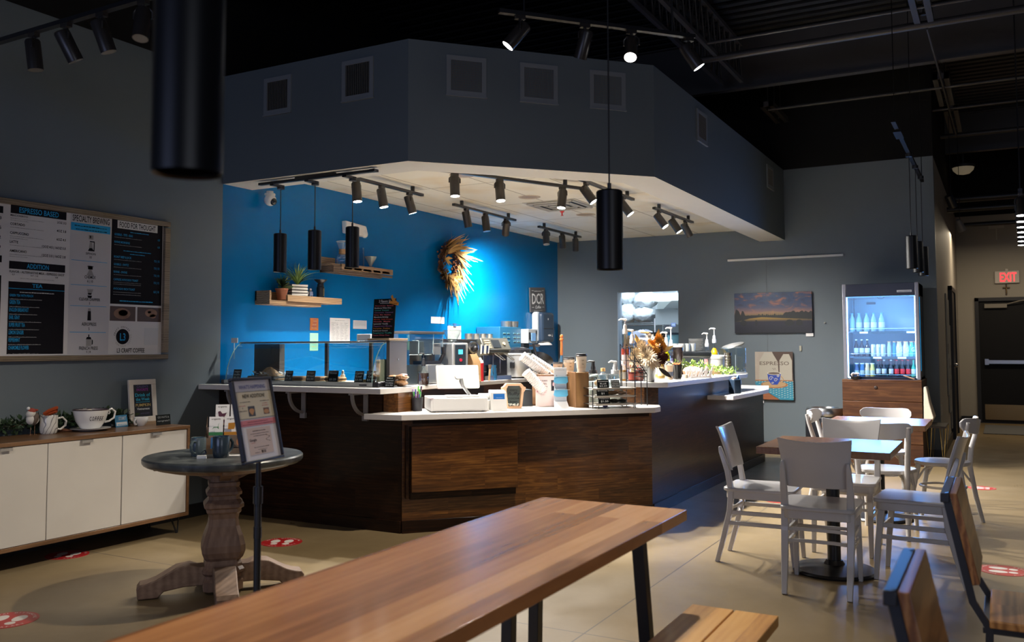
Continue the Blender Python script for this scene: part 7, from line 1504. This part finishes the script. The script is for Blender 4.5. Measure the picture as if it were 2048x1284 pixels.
for k, (y, z_, c_, lab) in enumerate(((4.42, 1.60, (.03, .035, .05), 'dark tag on the hood edge'), (4.32, 1.63, (.15, .2, .5), 'blue and white tag on the hood edge'), (4.2, 1.60, (.08, .25, .4), 'teal framed tag on the hood edge'), (5.02, 1.50, (.0, .12, .3), 'small blue tag at the left kitchen shelf post'), (4.9, 1.50, (.2, .6, .25), 'small green tag under the kitchen shelf'))):
    t = thing('shelf_tag', lab, 'tag', (12.93, y, z_)); MB().box(0, .004, -.035, .035, 0, .055).box(-.001, 0, -.025, .025, .012, .043, mi=1).build('tag_body', [PM('tag_%d' % k, c_, .5), PM('tag_white', (.4, .5, .6), .5) if k in (1, 2) else PM('tag_%d' % k, c_, .5)], t)

# ------------------------------------------------------------------ back wall pictures and hanging rail
o = tag(MB().box(11.645, 11.67, 1.69, 3.14, 2.448, 2.475).build('picture_rail', PM('rail_white', (.88, .88, .85), .4), bevel=.002), 'long white picture hanging rail on the grey back wall', 'rail')
o = tag(MB().tube([(11.655, 2.64, .7), (11.655, 2.64, 2.45)], .0014, 5).build('picture_wire', PM('wire_dark', (.05, .05, .05), .5)), 'thin wire hanging from the rail behind the two pictures', 'wire')
# sunset photograph
m, tt_, b = nt('sunset_photo'); N = tt_.nodes.new; L = tt_.links.new; tc = N('ShaderNodeTexCoord'); sx = N('ShaderNodeSeparateXYZ'); L(tc.outputs['Object'], sx.inputs[0])
mr = N('ShaderNodeMapRange'); mr.inputs['From Min'].default_value = 0; mr.inputs['From Max'].default_value = .53; L(sx.outputs[2], mr.inputs['Value'])
n_ = N('ShaderNodeTexNoise'); n_.inputs['Scale'].default_value = 7; n_.inputs['Detail'].default_value = 7; n_.inputs['Distortion'].default_value = .8
mp = N('ShaderNodeMapping'); mp.inputs['Scale'].default_value = (1, .6, 2.2); mp.inputs['Rotation'].default_value = (.35, 0, 0); L(tc.outputs['Object'], mp.inputs[0]); L(mp.outputs[0], n_.inputs['Vector'])
sky = ramp(tt_, n_.outputs['Fac'], [(.3, (.004, .01, .035)), (.46, (.008, .035, .1)), (.56, (.04, .04, .075)), (.66, (.3, .1, .045)), (.78, (.2, .08, .06))])
hz = ramp(tt_, mr.outputs[0], [(.0, (.002, .003, .008)), (.28, (.008, .008, .02)), (.37, (.3, .18, .03)), (.43, (.15, .1, .03)), (.5, (.28, .14, .09)), (.62, (.1, .08, .11)), (.85, (.006, .025, .08))])
mx = N('ShaderNodeMixRGB'); mask = ramp(tt_, mr.outputs[0], [(.42, (0, 0, 0)), (.7, (.75, .75, .75))]); L(mask, mx.inputs[0]); L(hz, mx.inputs[1]); L(sky, mx.inputs[2]); L(mx.outputs[0], b.inputs['Base Color']); S(b, 'Roughness', .4)
t = thing('sunset_picture', 'wide canvas photograph of a sunset over a lake with a bridge', 'picture', (11.655, 3.055, 1.50), -pi / 2)
MB().box(0, .98, -.022, .0, 0, .52).build('canvas', m, t, .002)
p = MB(); M = FR((0, -.0235, 0), (1, 0, 0), (0, 0, 1)); random.seed(8)
top = [(0, .235)]; x = 0
while x < .98: x += .02; h_ = .03 + (.09 if x < .16 and random.random() < .8 else .06 if x > .64 else .012 if random.random() < .8 else .035) * random.uniform(.6, 1.05); top.append((min(x, .98), .19 + h_))
p.add([(a, b_, 0) for a, b_ in [(0, .15)] + top + [(.98, .19), (.98, .17), (.6, .19), (.35, .205), (.2, .19), (.1, .165)]][:], [tuple(range(len(top) + 7))], 0, M)
for (cx_, w2) in ((.12, .05), (.28, .02), (.7, .06), (.82, .05)):
    p.add([(cx_ + w2 * cos(k * pi / 6) * random.uniform(.7, 1.1), .13 + .04 * sin(k * pi / 6), .0005) for k in range(12)], [tuple(range(12))], 0, M)
for k in range(12): x = .32 + .026 * k; zc = .255 + .02 * sin(pi * k / 11); p.add([(x, .225, .001), (x + .003, .225, .001), (x + .003, zc, .001), (x, zc, .001)], [(0, 1, 2, 3)], 1, M); p.add([(x, zc, .001), (x + .026, .255 + .02 * sin(pi * (k + 1) / 11), .001), (x + .026, .252 + .02 * sin(pi * (k + 1) / 11), .001), (x, zc - .003, .001)], [(0, 1, 2, 3)], 1, M)
p.build('silhouettes', [PM('photo_silhouette', (.004, .006, .006), .5), PM('photo_bridge', (.25, .22, .05), .5)], t, smooth=0)
o = tag(MB().box(11.65, 11.66, 2.07, 2.16, 1.455, 1.495).build('picture_label', PAPER), 'small white caption card under the sunset picture', 'caption card')
o = tag(MB().box(11.65, 11.66, 2.70, 2.745, .60, .64).build('picture_label', PAPER), 'small white caption card under the espresso painting', 'caption card')
o = tag(MB().box(11.655, 11.67, 2.22, 2.245, 1.27, 1.335).build('switch_plate', PM('switch_tan', (.35, .33, .25), .5)), 'tiny tan plate on the wall between the two pictures', 'plate')
t = thing('espresso_painting', 'painting of a blue cup lettered ESPRESSO on a patterned cloth', 'painting', (11.655, 2.80, .65), -pi / 2)
wp, hp = .475, .61; MB().box(0, wp, -.022, 0, 0, hp).build('canvas', PM('paint_beige', (.33, .28, .23), .6, var=.2, vscale=8), t, .002)
p = MB(); M = FR((0, -.0228, 0), (1, 0, 0), (0, 0, 1))
def pg(pts, mi, z=.0004): p.add([(x, y, z) for x, y in pts], [tuple(range(len(pts)))], mi, M)
pg([(.22, hp), (wp, hp), (wp, .25), (.3, .25)], 0); pg([(0, .25), (wp, .25), (wp, .235), (0, .235)], 6)
pg([(.05, .25), (.3, .25), (.29, .48), (.22, .6), (.12, .6), (.06, .5)], 1, .0008); pg([(.31, .25), (wp - .01, .25), (wp - .01, .5), (.43, .58), (.36, .58), (.31, .5)], 1, .0008)
pg([(0, 0), (wp, 0), (wp, .235), (0, .235)], 2, .0006)
pg([(0, .0), (.3, .0), (0, .18)], 3, .0009); pg([(.3, .0), (.31, .0), (.0, .19), (.0, .18)], 0, .0012)
for i in range(14):
    for j in range(8):
        cx_, cy_ = .02 + .035 * i, .02 + .028 * j + .01 * (i % 2)
        if cx_ / .3 + cy_ / .19 < 1.1: continue
        pg([(cx_ - .013, cy_), (cx_, cy_ + .012), (cx_ + .013, cy_ + .006), (cx_ + .002, cy_ + .005)], 4, .001)
for k in range(6): pg([(0, .02 + .028 * k), (max(.01, .3 - .047 * k - .03), .02 + .028 * k), (max(.01, .3 - .047 * k - .03), .023 + .028 * k), (0, .023 + .028 * k)], 6, .0013)
pg([(.24 + .17 * cos(k * pi / 12), .19 + .045 * sin(k * pi / 12)) for k in range(24)], 6, .0016); pg([(.24 + .15 * cos(k * pi / 12), .195 + .038 * sin(k * pi / 12)) for k in range(24)], 7, .0018)
pg([(.155, .33), (.325, .33), (.31, .24), (.28, .19), (.21, .19), (.17, .24)], 5, .0022); pg([(.24 + .085 * cos(k * pi / 10), .335 + .022 * sin(k * pi / 10)) for k in range(20)], 4, .0024); pg([(.24 + .075 * cos(k * pi / 10), .335 + .016 * sin(k * pi / 10)) for k in range(20)], 8, .0026)
for (cx_, cy_, r) in ((.2, .27, .028), (.26, .25, .026), (.29, .3, .018), (.22, .21, .015)):
    pts = [(cx_ + r * (1 - k / 18) * cos(k * .55), cy_ + r * (1 - k / 18) * sin(k * .55)) for k in range(15)]; p.tube([(x, y, .003) for x, y in pts], .003, 4, 4, M)
p.tube([(.325 + .03 * sin(k * .5), .3 - .014 * k, .003) for k in range(7)], .006, 5, 7, M)
text(p, 'ESPRESSO', M @ Matrix.Translation((.245, .44, .001)), .045, .37, 8); text(p, '68', M @ Matrix.Translation((.24, .385, .001)), .03, .05, 8) if 0 else p.tube([(.22 + .004 * k, .39 + .012 * sin(k), .002) for k in range(12)], .002, 4, 8, M)
p.build('paint', [PM('pt_brown', (.06, .035, .025), .6), PM('pt_stone', (.36, .33, .27), .6), PM('pt_teal', (.02, .2, .3), .5), PM('pt_brick', (.25, .08, .03), .6), PM('pt_cream', (.55, .52, .42), .6), PM('pt_blue', (.015, .05, .3), .5), PM('pt_rust', (.3, .12, .04), .6), PM('pt_tan', (.4, .25, .12), .6), PM('pt_dark', (.12, .09, .07), .6)], t, smooth=0)

# ------------------------------------------------------------------ drinks fridge on a wooden crate
FX, FY, FZ = 10.93, 1.60, .95       # front left corner; local x to the right (-Y), y into the wall
t = thing('drinks_fridge', 'tall glass-fronted drinks fridge glowing blue, standing on a wooden crate', 'fridge', (FX, FY, FZ), -pi / 2)
W_, D_, H_ = .80, .66, 1.095
FB = PM('fridge_black', (.012, .013, .02), .3); FG = PM('fridge_grey', (.2, .2, .23), .35, .4)
MB().box(0, W_, D_ - .03, D_, 0, H_).box(0, .03, .02, D_, 0, H_).box(W_ - .03, W_, .02, D_, 0, H_).box(0, W_, .02, D_, .95, H_).box(0, W_, .02, D_, 0, .03).build('cabinet', FB, t, .003)
for q0 in (-.005, W_ - .035): MB().box(q0, q0 + .04, -.03, .03, 0, H_).build('side_frame', FG, t, .005)
MB().box(.035, W_ - .035, -.03, .03, .945, H_ - .003).build('header', FB, t, .003)
p = MB(); M = FR((0, -.0305, 0), (1, 0, 0), (0, 0, 1)); rect(p, M, .58, .735, .985, 1.01, .0005, 0); text(p, 'BEVERAGE-AIR', M @ Matrix.Translation((.662, .992, .001)), .012, .12, 1) if 0 else scribble(p, M, .595, .725, .992, .012, 1, z=.001)
p.build('badge', [PM('badge_silver', (.35, .36, .4), .3), INK], t, smooth=0)
m, tt_, b = nt('perforated_back'); N = tt_.nodes.new; L = tt_.links.new; tc = N('ShaderNodeTexCoord'); vo = N('ShaderNodeTexBrick'); vo.offset = 0
mp = N('ShaderNodeMapping'); mp.inputs['Rotation'].default_value = (pi / 2, 0, 0); L(tc.outputs['Object'], mp.inputs[0]); L(mp.outputs[0], vo.inputs['Vector'])
for k, v in (('Scale', 1), ('Mortar Size', .007), ('Brick Width', .0155), ('Row Height', .0155)): vo.inputs[k].default_value = v
vo.inputs['Color1'].default_value = (.08, .2, .28, 1); vo.inputs['Color2'].default_value = (.08, .2, .28, 1); vo.inputs['Mortar'].default_value = (.42, .6, .72, 1); L(vo.outputs['Color'], b.inputs['Base Color']); S(b, 'Roughness', .5)
MB().box(.03, W_ - .03, .45, .46, .03, .95).build('back_panel', m, t)
MB().box(.03, .034, .03, .45, .03, .95).box(W_ - .034, W_ - .03, .03, .45, .03, .95).box(.03, W_ - .03, .03, .45, .94, .945).build('liner', PM('fridge_liner', (.3, .42, .5), .3), t)
LEDB = PM('fridge_led', (.7, .85, 1), .4, em=(.55, .8, 1), es=9)
MB().box(.036, .044, .0, .02, .02, .94).box(W_ - .044, W_ - .036, .0, .02, .02, .94).box(.04, .12, .0, .02, .012, .024).build('light_strip', LEDB, t)
MB().box(.035, W_ - .035, -.004, -.002, .02, .945).build('glass_door', glass('fridge_glass', (.93, .97, 1), .5, .02), t)
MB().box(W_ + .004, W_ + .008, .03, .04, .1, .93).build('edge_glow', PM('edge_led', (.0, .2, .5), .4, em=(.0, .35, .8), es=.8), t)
MB().box(.2, .3, .44, .45, .875, .9).build('thermometer', PM('thermo', (.08, .12, .15), .3), t); MB().tube([(.09, .2, .6), (.09, .2, .94)], .006).build('shelf_post', PM('shelf_post', (.05, .1, .14), .4), t)
MB().tube([(.4 + .035 * cos(k * pi / 10), .06, .94 - .02 * sin(k * pi / 10)) for k in range(11)], .002, 5).build('cable', BLACKM, t)
shz = (.545, .255, .015)
for zz in shz:
    s_ = MB().box(.04, W_ - .04, .1, .44, zz - .004, zz).build('shelf', PM('fridge_shelf', (.25, .4, .5), .2), t)
    MB().box(.09, W_ - .04, .085, .1, zz - .022, zz + .004).build('shelf_rail', PM('shelf_rail_dark', (.015, .05, .07), .3), s_)
    g = MB(); [g.box(x, x + .09, .0835, .085, zz - .02, zz + .0) for x in ((.16, .66) if zz > .5 else (.3, .56))]; g.build('price_strip', PAPER, s_)
    MB().tube([(.05, .088, zz + .035), (W_ - .05, .088, zz + .035)], .0018, 5).build('shelf_guard', CHROME, s_)
F2 = lambda x, y, zz: (FX + y, FY - x, FZ + zz)
def fb(label, x, y, zz, r, h, liq, cap, lab=None, sh=.55, neck=.012, group='', fill=.55, name='drink_bottle'):
    t = thing(name, label, 'bottle', F2(x, y, zz), RV, group)
    MB().lathe([(0, 0), (r * .95, 0), (r, .006), (r, h * sh), (r * .8, h * (sh + .12)), (neck, h * (sh + .28)), (neck, h * .95), (0, h * .95)], 18).build('bottle', liq, t)
    MB().cyl(0, 0, h * .94, h, neck * 1.25, n=12).build('cap', cap, t)
    if lab: MB().lathe([(r + .0006, h * .22), (r + .0006, h * .5)], 18, close=False).build('label', lab, t)
WATER = PM('water_bottle', (.3, .5, .62), .12, trans=.25); COLA = PM('cola', (.015, .01, .012), .1); CLEARB = PM('clear_bottle', (.38, .5, .58), .12, trans=.2)
LABW = PM('label_white', (.5, .52, .56), .5); LABR = PM('label_red', (.6, .02, .03), .5); CAPB = PM('cap_blue2', (.1, .3, .5), .4); CAPO = PM('cap_cork', (.55, .28, .12), .5); CAPW = PM('cap_white', (.7, .72, .75), .4)
words = ('leftmost', 'second from the left', 'third from the left', 'fourth from the left', 'fifth from the left', 'sixth from the left')
for k, x in enumerate((.075, .15, .235, .31, .395)): fb('large water bottle on the top fridge shelf, ' + words[k] + ' of five', x, .14, .547, .034, .215, WATER, CAPB, LABW if k else None, .6, .013, 'water bottles on the top fridge shelf')
for k, x in enumerate((.115, .175, .235)): fb('cola bottle with pale label on the middle fridge shelf, ' + words[k] + ' of three', x, .13, .257, .027, .2, COLA, CAPW, LABW, .5, .01, 'cola bottles on the middle fridge shelf')
for k, x in enumerate((.30, .355, .405)):
    t = thing('drink_can', 'slim white can on the middle fridge shelf, ' + words[k] + ' of three', 'can', F2(x, .13, .257), RV, 'slim white cans in the fridge'); MB().lathe([(0, 0), (.022, 0), (.026, .008), (.026, .132), (.021, .142), (0, .142)], 18).build('can', LABW, t); MB().box(-.006, .006, -.0268, -.0262, .03, .11).build('print', PM('can_print', (.2, .3, .4), .5), t)
for k, (x, r, mt) in enumerate(((.47, .024, CLEARB), (.525, .022, PM('glass_blue', (.03, .2, .4), .15)), (.575, .034, PM('glass_pale', (.5, .6, .68), .15)), (.645, .034, PM('glass_pale', (.5, .6, .68), .15)), (.705, .03, PM('glass_green', (.08, .4, .35), .15)), (.745, .016, PM('glass_green', (.08, .4, .35), .15)))):
    fb('cork-topped glass bottle on the middle fridge shelf, ' + words[k] + ' of six', x, .13, .257, r, .175, mt, CAPO, None, .62, r * .62, 'cork-topped bottles in the fridge')
    if k in (2, 3, 4): p = MB(); text(p, 'G', FR((0, -r - .001, .06), (1, 0, 0), (0, 0, 1)), .045, .035, 0); o = p.build('print', PM('glass_print', (.75, .8, .85), .5), None, smooth=0); o.parent = [q for q in C.objects if q.name.startswith('drink_bottle') and q.type == 'EMPTY'][-1]
for k, (x, mt) in enumerate(((.115, PM('juice_dark', (.08, .1, .2), .2)), (.175, PM('juice_blue', (.05, .15, .35), .2)), (.23, PM('juice_peach', (.6, .42, .25), .2)), (.285, PM('juice_yellow', (.6, .5, .15), .2)))):
    fb('short wide juice bottle on the bottom fridge shelf, ' + words[k] + ' of four', x, .13, .017, .026, .165, mt, CAPW, PM('label_mix', (.5, .55, .5), .5), .62, .019, 'juice bottles in the fridge')
for k, (x, liq, cap, lab) in enumerate(((.35, COLA, RED, LABW), (.41, COLA, CAPW, LABW), (.485, COLA, CAPW, LABW), (.545, COLA, RED, LABR), (.605, COLA, RED, LABR), (.665, COLA, RED, LABR), (.72, PM('green_soda', (.02, .3, .2), .15), PM('cap_green', (.02, .35, .15), .4), LABW), (.755, PM('green_soda', (.02, .3, .2), .15), PM('cap_green', (.02, .35, .15), .4), None))):
    fb(('white-labelled cola bottle, leftmost of the sodas on the bottom fridge shelf', 'white-labelled cola bottle, second of the sodas on the bottom fridge shelf', 'white-labelled cola bottle, third of the sodas, next to the red labels', 'red-labelled cola bottle, left of three on the bottom fridge shelf', 'red-labelled cola bottle, middle of three on the bottom fridge shelf', 'red-labelled cola bottle, right of three on the bottom fridge shelf', 'green soda bottle on the bottom fridge shelf', 'green soda bottle half hidden by the fridge right edge')[k], x, .13, .017, .025 if k < 7 else .015, .205, liq, cap, lab, .48, .01, 'sodas on the bottom fridge shelf')
random.seed(17)
for k, (x, y) in enumerate(((.37, .2), (.46, .2), (.52, .2), (.58, .22), (.64, .2))): fb('red-capped bottle in the second row of sodas, ' + words[k] + ' of five', x, y + .03, .017, .024, .21, COLA, RED, None, .48, .01, 'back row of sodas in the fridge')
CRW = wood('crate_wood', (.012, .004, .002), (.06, .022, .008), (.14, .06, .02), .5, 'XZ', .8, .23, 3, .1, 3, .06, .1, .25)
t = thing('wooden_crate', 'dark stained wooden crate base carrying the drinks fridge', 'crate', (10.85, 1.62, 0), -pi / 2)
for z0, z1 in ((0, .232), (.236, .468), (.472, .704), (.708, .93)): MB().box(0, .835, 0, .03, z0, z1).build('board', CRW, t, .004)
MB().box(0, .03, .03, .76, 0, .93).box(.805, .835, .03, .76, 0, .93).box(0, .835, .0, .78, .93, .95).build('case', CRW, t, .003)
MB().ball(0, 0, 0, .02, .006, .02, M=Matrix.Translation((.36, -.002, .86))).build('knot', PM('knot_dark', (.02, .008, .004), .6), t)
t = thing('snack_basket', 'small black basket of wrapped treats on the crate ledge at the fridge left', 'basket', F2(.12, -.045, .0), 0)
MB().lathe([(0, 0), (.045, 0), (.06, .035), (.055, .035), (0, .005)], 20).build('basket', BLACKM, t); g = MB(); [g.ball(random.uniform(-.035, .035), random.uniform(-.035, .035), .04 + random.uniform(0, .03), .016, .02, .01, 6, 4) for _ in range(14)]; g.build('treats', PM('treats_mixed', (.5, .4, .35), .3, var=.7, vscale=50), t)
o = tag(MB().box(-.06, .06, -.01, .01, 0, .012, M=Matrix.Rotation(.35, 4, 'Y')).build('wooden_clip', PM('clip_wood', (.4, .22, .1), .5)), 'small wooden stick lying on the crate ledge at the fridge right', 'stick'); o.location = F2(.68, -.045, .025); o.rotation_euler = (0, 0, -pi / 2)
# bin cabinet left of the crate, bag and small hairpin table right of it
t = thing('waste_bin', 'steel-topped black waste bin beside the fridge crate', 'bin', (11.1, 1.86, 0))
MB().box(-.2, .2, -.19, .19, 0, .50).build('body', BLACKM, t, .01); MB().lathe([(.19, .5), (.21, .51), (.22, .56), (.2, .6), (.16, .605), (.15, .56)], 32, close=False).build('rim', STEEL, t); MB().lathe([(0, .55), (.16, .56)], 24, close=False).build('liner_bag', PM('bag_blue', (.02, .1, .22), .3), t)
t = thing('tote_bag', 'beige cloth bag hanging at the right side of the fridge crate', 'bag', (10.9, .735, .45), 0)
MB().add([(-.1, 0, .43), (.1, 0, .43), (-.14, -.03, .25), (.14, -.03, .25), (-.16, -.07, .1), (.16, -.07, .1), (-.14, -.02, 0), (.14, -.02, 0), (-.1, .03, .43), (.1, .03, .43), (-.14, .035, 0), (.14, .035, 0)], [(0, 2, 3, 1), (2, 4, 5, 3), (4, 6, 7, 5), (0, 8, 10, 6, 4, 2), (1, 3, 5, 7, 11, 9), (8, 9, 11, 10), (0, 1, 9, 8), (6, 10, 11, 7)]).build('bag', PM('cloth_beige', (.45, .4, .32), .8, bump=.2), t, .01)
t = thing('hairpin_table', 'small dark side table on thin pale hairpin legs by the hall corner', 'side table', (11.25, .665, 0))
MB().box(-.3, .3, -.1, .1, .42, .44).build('tabletop', PM('side_table_dark', (.03, .02, .015), .4), t, .002)
for x, y in ((-.27, -.07), (-.27, .07), (.27, -.07), (.27, .07)): MB().tube([(x - .015, y - .03, .42), (x, y, 0), (x + .01, y + .03, .42)], .0045, 6).build('leg', PM('leg_brass', (.5, .36, .12), .3, .6), t)

# ------------------------------------------------------------------ hall
t = thing('exit_sign', 'white exit sign with red letters above the black door', 'exit sign', (17.5, .07, 2.40), -pi / 2)
MB().box(0, .37, -.05, 0, 0, .21).box(.16, .21, -.04, 0, .21, .25).build('housing', PM('exit_housing', (.55, .5, .46), .5), t, .006)
p = MB(); text(p, 'EXIT', FR((.205, -.051, .03), (1, 0, 0), (0, 0, 1)), .15, .25, 0, ext=.001); p.build('lettering', PM('exit_red', (.8, .02, .03), .4, em=(1, .03, .04), es=2.2), t, smooth=0)
t = thing('crucifix', 'small dark wooden crucifix on the wall between exit sign and door', 'crucifix', (17.49, -.1, 2.20), -pi / 2)
MB().box(-.012, .012, -.012, 0, 0, .19).box(-.055, .055, -.012, 0, .11, .135).build('cross', PM('cross_wood', (.05, .025, .012), .5), t, .003); MB().tube([(0, -.016, .03), (.004, -.018, .09), (0, -.016, .125)], [.006, .009, .007], 8).tube([(-.045, -.016, .125), (0, -.018, .118), (.045, -.016, .125)], .004, 6).ball(0, -.018, .14, .009).build('figure', PM('figure_brass', (.25, .17, .08), .4, .4), t)
t = thing('door_mat', 'grey door mat on the floor before the exit door', 'door mat', (16.1, -.25, 0)); MB().box(-.8, .85, -.75, .53, 0, .012).build('mat', PM('mat_grey', (.12, .12, .12), .9, bump=.6, bscale=300, var=.3, vscale=60), t, .003)
t = thing('mirror_panel_art', 'tall narrow grey panel art with dark lines on the hall side wall', 'wall art', (13.35, .655, .12))
for k, (x, z0, z1) in enumerate(((.0, .55, 1.92), (.2, .3, 1.85), (.42, .3, 1.85), (.64, .05, 1.5), (.86, .0, 1.6))): MB().box(x, x + .17, -.02, -.003, z0, z1).build('panel', PM('art_panel_grey', (.3, .3, .28), .3), t, .002)
for k, (x, z0) in enumerate(((.06, 1.1), (.28, .9), (.5, .6), (.72, .8))): MB().box(x, x + .06, -.024, -.02, z0, z0 + .14).build('plate', PM('art_plate_dark', (.06, .05, .045), .4), t)
o = tag(MB().box(11.88, 11.96, .648, .655, .50, .62).build('outlet_plate', PM('outlet_pale', (.4, .38, .33), .5)), 'pale outlet plate low on the hall wall corner', 'outlet')
for k, (x, y, z_, lab) in enumerate(((12.3, .5, 3.13, 'small black and white spotlight at the hall wall corner, upper one'), (13.6, .45, 2.98, 'small cone spotlight hanging lower along the hall wall'))):
    t = thing('spotlight', lab, 'spotlight', (x, y, z_)); d = Matrix.Rotation(radians(150), 4, 'Y') @ Matrix.Rotation(.3, 4, 'X')
    MB().lathe([(.0, -.1), (.03 if k else .05, -.08), (.055, .08), (.05, .085)], 18, M=d).build('body', BLACKM if k == 0 else PM('cone_grey', (.2, .19, .18), .4), t); MB().lathe([(0, .07), (.05, .084)], 18, M=d, close=False).build('lens', PM('lens_pale', (.6, .5, .4), .3, em=(1, .85, .7), es=.4), t); MB().cyl(0, 0, .04, 4.78 - z_, .004, n=6).build('cord', BLACKM, t)
t = thing('ceiling_speaker', 'small white junction box with a short stem on the far hall wall', 'junction box', (17.47, .02, 3.36)); MB().box(-.0, .03, -.12, .12, 0, .12).box(.0, .02, -.01, .01, -.2, 0).build('box', PM('jbox_pale', (.4, .37, .32), .5), t)
t = thing('wall_sconce_bolts', 'tiny pale screw on the grey wall beside the sunset picture', 'screw', (11.66, 1.93, 1.62)); MB().ball(0, 0, 0, .012).build('screw', PM('screw_pale', (.5, .48, .45), .4), t)
